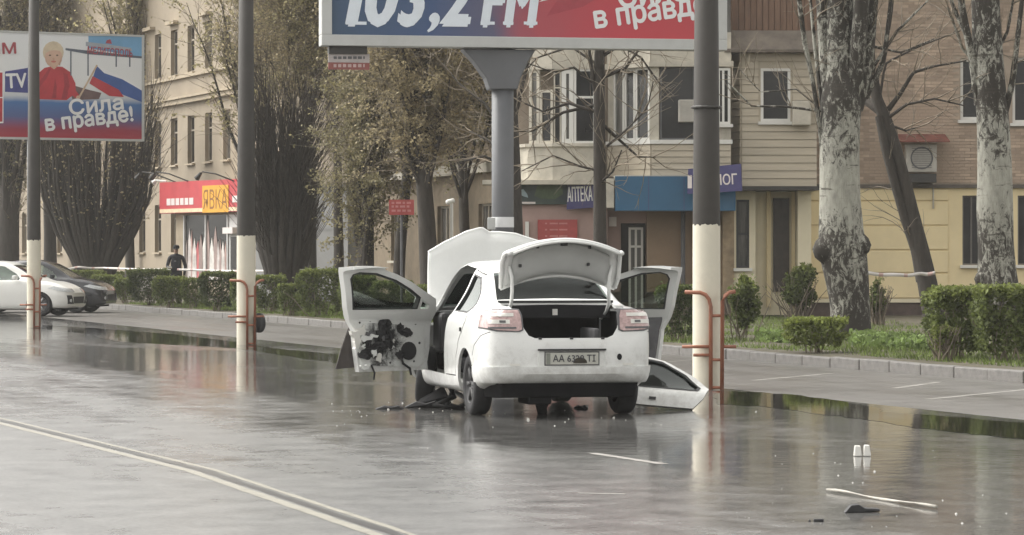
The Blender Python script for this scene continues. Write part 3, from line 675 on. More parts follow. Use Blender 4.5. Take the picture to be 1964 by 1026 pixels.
mb = MB(); f3.ppoly(mb, [(1087, 402), (1141, 398), (1138, 344), (1090, 348)], 0.02, 0.10); ph = mb.build('pharmacy_sign', m_navy, root)
mb = MB(); f3.ppoly(mb, [(1090, 357), (1137, 354), (1137, 345), (1091, 348)], 0.101, 0.104); mb.build('print', M('sign_shadow_band', (0.035, 0.032, 0.04), 0.5), ph)  # shadow along the sign's top edge, painted on as a dark strip
a = f3.uv(1089, 387); b = f3.uv(1137, 359)
f3.text('АПТЕКА', a[0], a[1], b[0] - a[0], b[1] - a[1], 0.106, M('letter_white', (0.8, 0.8, 0.78), 0.4), ph, 0.04, 0.012)
mb = MB(); f3.prect(mb, 1031, 1107, 421, 470, -0.11, -0.06); rb_ = mb.build('red_board', M('red_poster', (0.36, 0.06, 0.055), 0.5, 0.15), root)
for y in (427, 439, 451):
    for x0, x1 in ((1045, 1049), (1054, 1070), (1072, 1088)):
        mb = MB(); f3.prect(mb, x0, x1, y, y + 3, -0.058, -0.055); mb.build('word', M('print_pink', (0.5, 0.2, 0.19), 0.5), rb_)
mb = MB(); f3.prect(mb, 1007, 1014, 425, 480, -0.11, -0.05); mb.build('pale_post', m_pvc, root)
# left balcony with curved parapet
DL = 70.9
pts = [(988, 71.9), (1012, 71.2), (1060, DL), (1100, DL - 0.05), (1142, DL - 0.05)]
vq0, vq1, vq2 = [HC - (y - HY) * DL / F - GZ for y in (345, 281, 128)]
lb = []
for (xa, da), (xb, db) in zip(pts, pts[1:]):
    a, b = P(xa, HY, da), P(xb, HY, db); lb.append(Face((a.x, a.y, GZ), b - a))
mb = MB(); mt = MB(); mu = MB()
for f in lb:
    f.rect(mb, 0, f.len, vq0, vq1, -0.1, 0.0); f.rect(mt, -0.01, f.len + 0.01, vq1, vq1 + 0.07, -0.14, 0.06)
    f.rect(mu, 0, f.len, vq2 - 0.05, vq2 + 0.28, -0.6, 0.02); f.rect(mu, 0, f.len, vq2 + 0.28, vq2 + 1.0, -0.1, 0.0)
mb.build('balcony_parapet', m_conc, root); mt.build('balcony_sill', m_conc, root); mu.build('upper_balcony', m_conc, root)
f = lb[-1]; mb = MB(); f.rect(mb, -2.0, f.len, vq0 - 0.1, vq0 - 0.003, -1.2, 0.05); mb.build('balcony_floor', m_conc, root)
f = lb[1]; window(f, f.uv(1014, 200)[0], f.uv(1034, 200)[0], vq1 + 0.07, vq2 - 0.05, root, m_conc, m_panelight, 0.06, (), (), 0.07)
window(f, f.uv(1050, 200)[0] - 0.2, f.len, vq1 + 0.07, vq2 - 0.5, root, m_conc, m_pane, 0.06, (), (), 0.06)
f = lb[2]; window(f, f.uv(1062, 200)[0], f.uv(1076, 200)[0], vq1 + 0.07, vq2 - 0.05, root, m_conc, m_pane, 0.06, (), (0.75,), 0.03)
window(f, f.uv(1077, 200)[0], f.len, vq1 + 0.07, vq2 - 0.05, root, m_pvc, m_panelight, 0.06, (), (), 0.10)
f = lb[3]; window(f, 0.01, f.len, vq1 + 0.07, vq2 - 0.05, root, m_pvc, m_pane, 0.06, (), (0.62,), 0.05)
# plain wing receding behind the trees
a, b = P(690, HY, 92.0), P(985, HY, 76.5)
f4 = Face((a.x, a.y, GZ), b - a)
h4 = []
for px in (760, 850, 930):
    for va, vb in ((1.2, 2.6), (4.2, 5.7), (7.2, 8.7)):
        u = f4.uv(px, 400)[0]; h4.append((u - 0.6, u + 0.6, va, vb))
mb = MB(); f4.wall(mb, 0, f4.len, 0, 12.5, h4, 0.2); f4.rect(mb, 0, f4.len, 0, 12.5, -8, -0.5); mb.build('wing_wall', M('wing_brick', (0.22, 0.175, 0.12), 0.85, 0.25, 2.2, bump=0.3), root)
for h in h4: window(f4, *h, root, m_oldframe, m_pane if h[2] > 2 else m_panelight, 0.14, (0.5,), (), 0.06, m_conc)
mb = MB(); f4.rect(mb, 0, f4.len, 3.35, 3.6, 0.003, 0.25); mb.build('wing_ledge', m_conc, root)

# ------------------------------------------------------------------ billboards
m_bframe = M('billboard_frame', (0.50, 0.51, 0.50), 0.5, 0.06, 3, dirt=0.15)
m_post = M('billboard_post_grey', (0.125, 0.13, 0.14), 0.5, 0.1, 2, dirt=0.2)
m_pw = M('print_white', (0.78, 0.79, 0.80), 0.5, 0.04)
m_pdr = M('print_dark_red', (0.36, 0.05, 0.07), 0.5, 0.1)
def gradient_print(name, stops, axis_len, parent_axis='X', noise=0.05):
    m = bpy.data.materials.new(name); m.use_nodes = True
    nt = m.node_tree; N, L = nt.nodes, nt.links; b = N['Principled BSDF']; b.inputs['Roughness'].default_value = 0.5
    uvn = N.new('ShaderNodeAttribute'); uvn.attribute_name = 'print_u'
    no = N.new('ShaderNodeTexNoise'); no.inputs['Scale'].default_value = 0.9; no.inputs['Detail'].default_value = 3
    tc = N.new('ShaderNodeTexCoord'); L.new(tc.outputs['Object'], no.inputs['Vector'])
    ma = N.new('ShaderNodeMath'); ma.operation = 'MULTIPLY_ADD'; ma.inputs[1].default_value = noise * 4
    sb = N.new('ShaderNodeMath'); sb.operation = 'SUBTRACT'; sb.inputs[1].default_value = noise * 2
    L.new(no.outputs['Fac'], ma.inputs[0]); L.new(uvn.outputs['Fac'], ma.inputs[2]); L.new(ma.outputs[0], sb.inputs[0])
    rp = N.new('ShaderNodeValToRGB'); e = rp.color_ramp.elements
    e[0].position, e[0].color = stops[0][0], (*stops[0][1], 1); e[1].position, e[1].color = stops[-1][0], (*stops[-1][1], 1)
    for p_, c_ in stops[1:-1]: q = e.new(p_); q.color = (*c_, 1)
    L.new(sb.outputs[0], rp.inputs['Fac']); L.new(rp.outputs[0], b.inputs['Base Color']); return m
def print_sheet(name, face, u0, u1, v0, v1, t, mat, parent, vertical=False):
    mb = MB(); face.rect(mb, u0, u1, v0, v1, t - 0.004, t); o = mb.build(name, mat, parent)
    at = o.data.attributes.new('print_u', 'FLOAT', 'POINT'); off = OFF[o]
    at.data.foreach_set('value', [((v.co.z + off.z - face.o.z - v0) / (v1 - v0)) if vertical else ((Vector(v.co) + off - face.o).dot(face.u) - u0) / (u1 - u0) for v in o.data.vertices])
    return o

# near board
a, b = P(617, HY, 49.4), P(1395, HY, 50.6); zb = HC + (HY - 87) * 49.4 / F
fB = Face((a.x, a.y, zb), b - a); BLn = fB.len
pc = P(964, HY, 50.15)
root = thing('billboard', 'large roadside billboard reading 103,2 FM on a grey post behind the wrecked car', 'billboard', (pc.x, pc.y, 0.0))
mb = MB()
fB.rect(mb, 0, BLn, 0, 0.17, -0.35, 0.0); fB.rect(mb, 0, BLn, 3.05, 3.2, -0.35, 0.0); fB.rect(mb, 0, 0.16, 0.17, 3.05, -0.35, 0.0); fB.rect(mb, BLn - 0.16, BLn, 0.17, 3.05, -0.35, 0.0)
fr_ = mb.build('frame', m_bframe, root, bevel=0.01)
pan = print_sheet('print_panel', fB, 0.16, BLn - 0.16, 0.17, 3.05, -0.06,
    gradient_print('print_blue_to_red', [(0.0, (0.045, 0.085, 0.15)), (0.25, (0.05, 0.09, 0.20)), (0.42, (0.10, 0.10, 0.17)), (0.52, (0.40, 0.07, 0.09)), (0.75, (0.50, 0.05, 0.07)), (1.0, (0.48, 0.06, 0.07))], 1), root)
mb = MB(); fB.rect(mb, 0.1, BLn - 0.1, 0.1, 3.1, -0.33, -0.07); mb.build('board_back', m_post, root)
a = fB.uv(664, 43); b = fB.uv(1036, 47)
ht = 0.74
mt_ = M('print_ice_white', (0.72, 0.78, 0.85), 0.5, 0.05)
for ch, x0, x1, hh, dy in (('1', 668, 702, ht + 0.1, 0), ('0', 706, 763, ht + 0.12, -0.01), ('3', 768, 816, ht + 0.12, -0.01), (',', 822, 843, 0.28, -0.12), ('2', 849, 904, ht + 0.1, 0), ('F', 927, 972, ht, -0.02), ('M', 972, 1036, ht, -0.02)):
    a = fB.uv(x0, 45); b = fB.uv(x1, 45); fB.text(ch, a[0], a[1] + dy, b[0] - a[0], hh, -0.058, mt_, pan, 0.0, 0.05, 0.22)
mb = MB()
for x0, x1 in ((664, 704), (923, 950), (966, 986), (1006, 1032)): fB.prect(mb, x0, x1, 41, 46.5, -0.0575, -0.0545)
mb.build('serif', mt_, pan)
a = fB.uv(1146, 65); fB.text('в правде!', a[0], a[1], 1.92, 0.42, -0.058, m_pw, pan, 0.145, 0.03)
a = fB.uv(1190, 16); fB.text('Сила', a[0], a[1], 1.08, 0.42, -0.058, m_pw, pan, 0.145, 0.03)
mb = MB(); fB.ppoly(mb, [(1035, 3), (1060, -3), (1110, -30), (1090, -30)], -0.058, -0.056); mb.build('print', m_pw, pan)
mb = MB(); fB.ppoly(mb, [(1050, 30), (1120, 12), (1190, -30), (1130, -40), (1070, 0)], -0.0585, -0.057); mb.build('print', m_pdr, pan)
# post with flared head
mb = MB(); mb.tube([(pc.x, pc.y + 0.12, 0.0), (pc.x, pc.y + 0.12, zb + 0.05)], 0.172, 20); mb.build('post', m_post, root, smooth=True)
mb = MB()
fP = Face((pc.x, pc.y, 0), b - a if False else Vector((1, 0.15, 0)))
q = [fP.uv(*p) for p in [(886, 94), (1026, 96), (1012, 118), (997, 150), (991, 172), (938, 172), (931, 150), (908, 118)]]
fP.poly(mb, q, -0.30, 0.10); mb.build('bracket', m_post, root, bevel=0.02)
mb = MB(); mb.tube([(pc.x, pc.y + 0.12, 2.02), (pc.x, pc.y + 0.12, 2.18)], 0.177, 20, False); mb.build('band', m_pw, root, smooth=True)
mb = MB(); mb.pbox(935, 950, 417, 440, pc.y - 0.2, 0.12); mb.build('meter_box', m_bframe, root, bevel=0.01)
mb = MB(); mb.box(pc.x - 0.6, pc.x + 0.6, pc.y - 0.5, pc.y + 0.75, -0.02, 0.12); mb.build('footing', m_kerb, root, bevel=0.03)
mb = MB(); fB.prect(mb, 633, 706, 88, 102, -0.3, -0.1); hg = mb.build('lamp_housing', m_dark, root)
mb = MB(); fB.prect(mb, 632, 711, 102, 119, -0.16, -0.13); s1 = mb.build('notice_plate', M('notice_white', (0.42, 0.38, 0.37), 0.5), root)
mb = MB(); fB.prect(mb, 632, 711, 119.2, 132, -0.16, -0.13); s2 = mb.build('notice_plate', M('notice_red', (0.26, 0.085, 0.075), 0.5), root)
rr = random.Random(5); x = 642
while x < 700:                                       # illegible small print on both plates
    w = rr.uniform(3, 8); mb = MB(); fB.prect(mb, x, x + w, 107, 112, -0.128, -0.125); mb.build('word', m_grey, s1)
    mb = MB(); fB.prect(mb, x, x + w * 0.9, 122, 128, -0.128, -0.125); mb.build('word', M('notice_pink', (0.5, 0.36, 0.34), 0.5), s2); x += w + 2.5

# far board
pr = P(277, HY, 98.0); L2 = 6.3; dirn = Vector((math.cos(math.radians(27)), math.sin(math.radians(27)), 0))
pl_ = Vector((pr.x, pr.y, 0)) - dirn * L2; zb2 = HC + (HY - 271) * 98.0 / F
f2b = Face((pl_.x, pl_.y, zb2), dirn)
root = thing('billboard', 'farther billboard with a child in a red sweater and a tricolour flag', 'billboard', ((pl_ + dirn * 2.2).x, (pl_ + dirn * 2.2).y, 0.1))
H2 = f2b.uv(270, 67)[1]
mb = MB(); f2b.rect(mb, 0, L2, 0, 0.06, -0.3, 0.0); f2b.rect(mb, 0, L2, H2 - 0.06, H2, -0.3, 0.0); f2b.rect(mb, 0, 0.06, 0.06, H2 - 0.06, -0.3, 0); f2b.rect(mb, L2 - 0.08, L2, 0.06, H2 - 0.06, -0.3, 0.0)
mb.build('frame', m_bframe, root)
pan = print_sheet('print_panel', f2b, 0.06, L2 - 0.08, 0.06, H2 - 0.06, -0.02, gradient_print('print_flag_ground', [(0.0, (0.36, 0.03, 0.05)), (0.08, (0.30, 0.03, 0.06)), (0.20, (0.08, 0.11, 0.27)), (0.34, (0.06, 0.16, 0.38)), (0.40, (0.55, 0.58, 0.62)), (0.50, (0.76, 0.77, 0.77)), (1.0, (0.74, 0.76, 0.78))], 1, noise=0.012), root, True)
def pr2(pts, mat, t): mb = MB(); f2b.ppoly(mb, pts, -0.02, -0.02 + t); return mb.build('print', mat, pan)
m_sky = M('print_sky', (0.16, 0.36, 0.58), 0.5, 0.12, 1.2); m_pgrey = M('print_grey', (0.34, 0.37, 0.42), 0.5, 0.2)
m_pred = M('print_red', (0.46, 0.035, 0.05), 0.5, 0.15, 2); m_pblue = M('print_blue', (0.04, 0.10, 0.32), 0.5, 0.15, 2); m_skin = M('print_skin', (0.60, 0.40, 0.30), 0.5, 0.1, 3)
m_hair = M('print_hair', (0.62, 0.52, 0.38), 0.5, 0.15, 5); m_steel = M('print_steel', (0.10, 0.12, 0.16), 0.5)
pr2([(170, 69), (273, 69), (273, 110), (170, 92)], m_sky, 0.002)
pr2([(126, 92), (170, 97), (273, 108), (273, 112), (170, 104), (126, 96)], m_steel, 0.004)
for x in (135, 168, 222, 248): pr2([(x, 98), (x + 2.5, 98), (x + 2.5, 145 if x < 200 else 128), (x, 145 if x < 200 else 128)], m_steel, 0.005)
pr2([(165, 80), (200, 84), (252, 92), (254, 98), (200, 92), (165, 88)], m_pgrey, 0.006)
a = f2b.uv(168, 101); b = f2b.uv(254, 104)
f2b.text('МЕЛИТОПОЛЬ', a[0], a[1] - 0.02, b[0] - a[0], 0.22, -0.013, m_pdr, pan, -0.05, 0.02)
pr2([(205, 77), (212, 75), (215, 84), (203, 83)], m_pdr, 0.007)
pr2([(74, 190), (74, 140), (86, 130), (100, 127), (120, 128), (135, 138), (145, 160), (146, 178), (128, 192)], m_pred, 0.004)
pr2([(128, 160), (146, 165), (170, 172), (195, 178), (190, 190), (140, 192)], M('print_shadow', (0.16, 0.10, 0.10), 0.5, 0.3, 3), 0.003)
pr2([(74, 170), (90, 150), (98, 132), (94, 131), (84, 146), (74, 158)], M('print_red_dark', (0.33, 0.025, 0.04), 0.5, 0.2, 4), 0.005)
pr2([(118, 190), (124, 165), (122, 140), (130, 142), (134, 165), (128, 190)], M('print_red_dark'), 0.005)
pr2([(100, 188), (104, 165), (106, 150), (109, 166), (108, 188)], M('print_red_dark'), 0.005)
pr2([(136, 160), (152, 182), (148, 190), (130, 176)], m_pred, 0.0055)
def ell(cx, cy, rx, ry, n=16): return [(cx + rx * math.cos(2 * math.pi * i / n), cy + ry * math.sin(2 * math.pi * i / n)) for i in range(n)]
pr2(ell(102.5, 100, 20, 21), m_hair, 0.006); pr2(ell(103, 110, 16.5, 19), m_skin, 0.008)
for x in (96, 110): pr2(ell(x, 106, 2.4, 1.6, 8), M('print_dark', (0.12, 0.07, 0.05), 0.5), 0.010)
pr2(ell(103, 118, 5, 2, 10), M('print_lip', (0.5, 0.16, 0.13), 0.5), 0.010); pr2(ell(103, 113, 2, 2.6, 8), M('print_nose', (0.52, 0.32, 0.23), 0.5), 0.010)
pr2([(97, 128), (110, 128), (104, 133)], m_skin, 0.007)
pr2([(84, 104), (88, 90), (98, 86), (112, 88), (120, 96), (121, 106), (116, 98), (106, 96), (96, 97), (88, 102)], m_hair, 0.0095)
pr2([(112, 122), (118, 112), (119, 104), (115, 126)], M('print_cheek', (0.50, 0.30, 0.22), 0.5), 0.009)
pr2([(187, 124), (210, 137), (240, 150), (273, 170), (273, 176), (236, 160), (205, 148), (182, 142)], m_pw, 0.006)
pr2([(186, 126), (200, 140), (235, 152), (273, 174), (273, 196), (232, 180), (205, 166), (178, 150)], m_pblue, 0.008)
pr2([(178, 146), (205, 160), (228, 172), (238, 186), (210, 184), (172, 160)], m_pred, 0.010)
pr2([(185, 124), (188, 125), (152, 190), (149, 189)], M('print_tan', (0.55, 0.42, 0.3), 0.5), 0.012)
pr2(ell(150, 187, 4, 4, 8), m_skin, 0.013)
def t2(body, px, py, w, h, ang, mat=m_pw, bold=0.035):
    a = f2b.uv(px, py); return f2b.text(body, a[0], a[1], w, h, -0.003, mat, pan, ang, bold)
wd = lambda x0, x1: f2b.uv(x1, 200)[0] - f2b.uv(x0, 200)[0]
t2('Сила', 135, 221, wd(135, 238), 0.46, 0.13); t2('в правде!', 90, 259, wd(90, 258), 0.56, 0.13)
pr2([(10, 137), (54, 130), (54, 178), (10, 176)], M('print_indigo', (0.05, 0.06, 0.24), 0.5), 0.004); t2('TV', 13, 169, 0.62, 0.42, 0.06)
t2('ЫМ', -25, 104, 0.9, 0.32, 0.06, m_pdr)
pr2([(-30, 136), (7, 136), (7, 236), (-30, 238)], m_pw, 0.003); pr2([(-30, 139), (5, 139), (5, 233), (-30, 235)], m_pred, 0.005); pr2([(-30, 186), (5, 186), (5, 188), (-30, 188)], m_pw, 0.007)
mb = MB(); f2b.rect(mb, 0.05, L2 - 0.05, 0.05, H2 - 0.05, -0.28, -0.03); mb.build('board_back', m_post, root)
q = pl_ + dirn * f2b.uv(63, 300)[0]; mb = MB(); mb.tube([(q.x, q.y + 0.2, 0.0), (q.x, q.y + 0.2, zb2 + 0.1)], 0.2, 16); mb.build('post', m_post, root, smooth=True)

# ------------------------------------------------------------------ lamp posts and pipe guards
m_pole = M('dark_grey_post', (0.036, 0.032, 0.028), 0.65, 0.15, 2.5, dirt=0.2)
m_poleW = M('cream_post_paint', (0.66, 0.62, 0.51), 0.6, 0.05, 2.5, dirt=0.28)
m_orange = M('orange_rail_paint', (0.30, 0.115, 0.065), 0.55, 0.25, 7, dirt=0.3)
def lamp_post(px, py, r, label, hw, lab2):
    g = G(px, py); root = thing('lamp_post', label, 'lamp post', tuple(g), group='roadside posts with white painted feet')
    mb = MB(); mb.tube([(g.x, g.y, -0.05), (g.x, g.y, hw)], [r, r * 0.985], 48, False); rj = random.Random(px)
    for i in range(48, 96): mb.v[i] = (mb.v[i][0], mb.v[i][1], mb.v[i][2] + rj.choice((0, 0, 0.004, -0.006, -0.02, 0.008)))
    mb.build('painted_foot', m_poleW, root, smooth=True)
    mb = MB(); mb.tube([(g.x, g.y, hw - 0.08), (g.x, g.y, hw + 0.02), (g.x, g.y, 9.5)], [r * 0.975, r * 0.98, r * 0.62], 24); mb.build('shaft', m_pole, root, smooth=True)
    k = g.y / F                                          # metres per photo pixel here
    s = r / 27 / k * k / 1.0                             # scale of the guard from the nearest post
    s = r / 26.5
    yf = g.y - r - 0.05
    gr = thing('pipe_guard', lab2, 'guard rail', (g.x, yf, 0), group='orange pipe guards')
    X = lambda u: g.x + u * s; Z = lambda v: v * hw / 315
    rp = 0.024
    mb = MB(); mb.tube([(X(-43), yf, Z(186)), (X(-14), yf, Z(185)), (X(-4), yf, Z(181)), (X(3), yf, Z(172)), (X(6), yf, Z(158)), (X(6), yf, 0)], rp, 8); mb.build('bent_pipe', m_orange, gr, True)
    mb = MB(); mb.tube([(X(52), yf + 0.05, Z(187)), (X(41), yf + 0.02, Z(185)), (X(33), yf, Z(179)), (X(28), yf, Z(168)), (X(27), yf, 0)], rp, 8); mb.build('bent_pipe', m_orange, gr, True)
    for v, ua, ub in ((82, -48, 6), (82, 27, 54), (66, -27, 6)):
        mb = MB(); mb.tube([(X(ua), yf + 0.004, Z(v)), (X(ub), yf + 0.004, Z(v))], rp * 0.8, 8); mb.build('rail', m_orange, gr, True)
    for v in (141, 57, 4):
        mb = MB(); mb.tube([(X(6), yf + 0.003, Z(v)), (X(27), yf + 0.003, Z(v))], rp * 0.75, 8); mb.build('rung', m_orange, gr, True)
    return root, g
post3, g3 = lamp_post(1355, 746, 0.165, 'nearest dark post with white painted foot beside the wrecked car', 1.94, 'orange pipe guard at the foot of the nearest post')
lamp_post(472, 661, 0.168, 'middle dark post with white painted foot in front of the red shop', 1.94, 'orange pipe guard at the foot of the middle post')
lamp_post(65, 628, 0.155, 'farthest dark post with white painted foot beside the parked white car', 1.94, 'orange pipe guard in front of the parked white car')
g = g3; mb = MB(); z = HC + (HY - 206) * g.y / F
mb.tube([(g.x + 0.17 * math.cos(t), g.y + 0.17 * math.sin(t), z) for t in np.linspace(0, 2 * math.pi, 17)], 0.018, 6, False); mb.build('strap', m_dark, post3)
# dark disc hanging at the middle post
g = G(498, 661); c = Vector((g.x, g.y - 0.12, HC - (619 - HY) * g.y / F))
o = thing('round_disc', 'small dark round disc fixed low beside the middle post', 'disc', (c.x, c.y, 0))
mb = MB(); mb.lathe([(0.0, -0.05), (0.15, -0.05), (0.175, -0.025), (0.175, 0.03), (0.14, 0.06), (0.0, 0.06)], lambda x, y, t: (c.x + x * 0.62 + t * 0.6, c.y - x * 0.75 + t * 0.5, c.z + y), 24); mb.build('disc', m_tyre, o, True)
mb = MB(); mb.box(c.x - 0.10, c.x - 0.05, c.y, c.y + 0.05, 0, c.z + 0.1); mb.build('stake', m_dark, o)

# ------------------------------------------------------------------ vegetation
m_bark = M('dark_bark', (0.050, 0.043, 0.036), 0.9, 0.35, 5, bump=0.8, bscale=25, stretch=(2, 2, 0.5))
m_barkb = M('brown_bark', (0.085, 0.068, 0.05), 0.9, 0.35, 5, bump=0.8, bscale=25, stretch=(2, 2, 0.5))
m_twig = M('twig_bark', (0.22, 0.185, 0.14), 0.9, 0.3, 3, island=0.3)
m_twigpale = M('pale_twig_bark', (0.21, 0.18, 0.13), 0.9, 0.3, 3, island=0.35)
m_leafb = leaf_mat('brown_bud_leaves', (0.33, 0.28, 0.17))
m_leafo = leaf_mat('olive_young_leaves', (0.25, 0.225, 0.125))
m_leafy = leaf_mat('yellow_green_leaves', (0.33, 0.295, 0.16))
m_hedge = leaf_mat('hedge_leaves', (0.125, 0.152, 0.05))
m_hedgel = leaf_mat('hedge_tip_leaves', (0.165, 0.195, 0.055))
m_hedged = leaf_mat('dark_hedge_leaves', (0.075, 0.095, 0.036))
def poplar_bark():
    m = M('poplar_bark', (0.34, 0.335, 0.29), 0.9, 0.3, 6, bump=0.5, bscale=20, stretch=(2.2, 2.2, 0.7))
    nt = m.node_tree; N, L = nt.nodes, nt.links; b = N['Principled BSDF']
    src = b.inputs['Base Color'].links[0].from_socket
    tc = N.new('ShaderNodeTexCoord'); mp = N.new('ShaderNodeMapping'); mp.inputs['Scale'].default_value = (9, 9, 4.5); L.new(tc.outputs['Object'], mp.inputs['Vector'])
    n1 = N.new('ShaderNodeTexNoise'); n1.inputs['Scale'].default_value = 1.0; n1.inputs['Detail'].default_value = 7; n1.inputs['Roughness'].default_value = 0.8; n1.inputs['Distortion'].default_value = 0.8
    L.new(mp.outputs[0], n1.inputs['Vector'])
    n3 = N.new('ShaderNodeTexNoise'); n3.inputs['Scale'].default_value = 0.55; n3.inputs['Detail'].default_value = 3; L.new(tc.outputs['Object'], n3.inputs['Vector'])
    ad = N.new('ShaderNodeMath'); ad.operation = 'MULTIPLY_ADD'; ad.inputs[1].default_value = 0.75; L.new(n3.outputs['Fac'], ad.inputs[0])
    sp = N.new('ShaderNodeSeparateXYZ'); L.new(tc.outputs['Object'], sp.inputs[0])
    hp = N.new('ShaderNodeValToRGB'); e = hp.color_ramp.elements; e[0].position = 0.0; e[0].color = (0.13,) * 3 + (1,); e[1].position = 1.0; e[1].color = (0.10,) * 3 + (1,)
    for p_, v_ in ((0.22, 0.11), (0.34, 0.02), (0.56, 0.0), (0.68, 0.07)): q = e.new(p_); q.color = (v_, v_, v_, 1)     # old fissured bark at the foot, smooth pale bark above
    hd = N.new('ShaderNodeMath'); hd.operation = 'DIVIDE'; hd.inputs[1].default_value = 6.5; L.new(sp.outputs[2], hd.inputs[0]); L.new(hd.outputs[0], hp.inputs['Fac'])
    a3 = N.new('ShaderNodeMath'); a3.operation = 'ADD'; L.new(n1.outputs['Fac'], a3.inputs[0]); L.new(hp.outputs[0], a3.inputs[1]); L.new(a3.outputs[0], ad.inputs[2])
    mr = N.new('ShaderNodeMapRange'); mr.inputs['From Min'].default_value = 0.88; mr.inputs['From Max'].default_value = 0.96; L.new(ad.outputs[0], mr.inputs['Value'])
    mx = N.new('ShaderNodeMix'); mx.data_type = 'RGBA'; L.new(mr.outputs[0], mx.inputs[0]); L.new(src, mx.inputs[6]); mx.inputs[7].default_value = (0.035, 0.03, 0.024, 1)
    # thin dark horizontal scars, broken up
    ms = N.new('ShaderNodeMapping'); ms.inputs['Scale'].default_value = (1.2, 1.2, 9); L.new(tc.outputs['Object'], ms.inputs['Vector'])
    n4 = N.new('ShaderNodeTexNoise'); n4.inputs['Scale'].default_value = 1.0; n4.inputs['Detail'].default_value = 5; n4.inputs['Roughness'].default_value = 0.7; L.new(ms.outputs[0], n4.inputs['Vector'])
    m2 = N.new('ShaderNodeMapRange'); m2.inputs['From Min'].default_value = 0.60; m2.inputs['From Max'].default_value = 0.66; m2.inputs['To Max'].default_value = 0.85; L.new(n4.outputs['Fac'], m2.inputs['Value'])
    m3 = N.new('ShaderNodeMix'); m3.data_type = 'RGBA'; L.new(m2.outputs[0], m3.inputs[0]); L.new(mx.outputs[2], m3.inputs[6]); m3.inputs[7].default_value = (0.05, 0.043, 0.034, 1)
    L.new(m3.outputs[2], b.inputs['Base Color']); return m
m_poplar = poplar_bark()

class Tubes:
    """many tapering branches gathered into one array mesh"""
    def __init__(s): s.V = []; s.Q = []; s.n = 0
    def add(s, pts, rad, k=5):
        pts = np.asarray(pts, float); m = len(pts); t = np.gradient(pts, axis=0); t /= np.linalg.norm(t, axis=1, keepdims=True) + 1e-9
        ref = np.array([0.36, 0.25, 0.12]); a = np.cross(t, ref); a /= np.linalg.norm(a, axis=1, keepdims=True) + 1e-9; b = np.cross(t, a)
        an = np.arange(k) * 2 * np.pi / k; r = np.asarray(rad, float)[:, None, None]
        V = pts[:, None, :] + r * (a[:, None, :] * np.cos(an)[None, :, None] + b[:, None, :] * np.sin(an)[None, :, None])
        i = np.arange(m - 1)[:, None] * k; j = np.arange(k)[None, :]; j2 = (j + 1) % k
        q = np.stack([i + j, i + j2, i + k + j2, i + k + j], -1).reshape(-1, 4) + s.n
        s.V.append(V.reshape(-1, 3)); s.Q.append(q); s.n += m * k
    def build(s, name, mat, parent):
        off = OFF.get(parent, Vector((0, 0, 0))); V = np.concatenate(s.V) - np.array(off)
        me = fast_mesh(name, V, np.concatenate(s.Q)); me.polygons.foreach_set('use_smooth', [True] * len(me.polygons))
        return link(name, me, mat, parent)
def leaves(name, C, size, mat, parent, rng, up=0.3, elong=1.6):
    C = np.asarray(C, float); n = len(C); off = np.array(OFF.get(parent, Vector((0, 0, 0))))
    a = rng.normal(size=(n, 3)); a[:, 2] -= up; a /= np.linalg.norm(a, axis=1, keepdims=True)
    b = np.cross(a, rng.normal(size=(n, 3))); b /= np.linalg.norm(b, axis=1, keepdims=True) + 1e-9
    s = (size * rng.uniform(0.6, 1.35, n))[:, None]
    V = np.stack([C - a * s * elong * 0.5, C + b * s * 0.5, C + a * s * elong * 0.5, C - b * s * 0.5], 1).reshape(-1, 3) - off
    return link(name, fast_mesh(name, V, np.arange(4 * n).reshape(-1, 4)), mat, parent)

def path(rng, p, d, L, n, wob, up):
    pts = [np.array(p, float)]; d = np.array(d, float); d /= np.linalg.norm(d)
    for i in range(n):
        d = d + rng.normal(size=3) * wob + np.array([0, 0, up]); d /= np.linalg.norm(d); pts.append(pts[-1] + d * L / n)
    return np.array(pts)

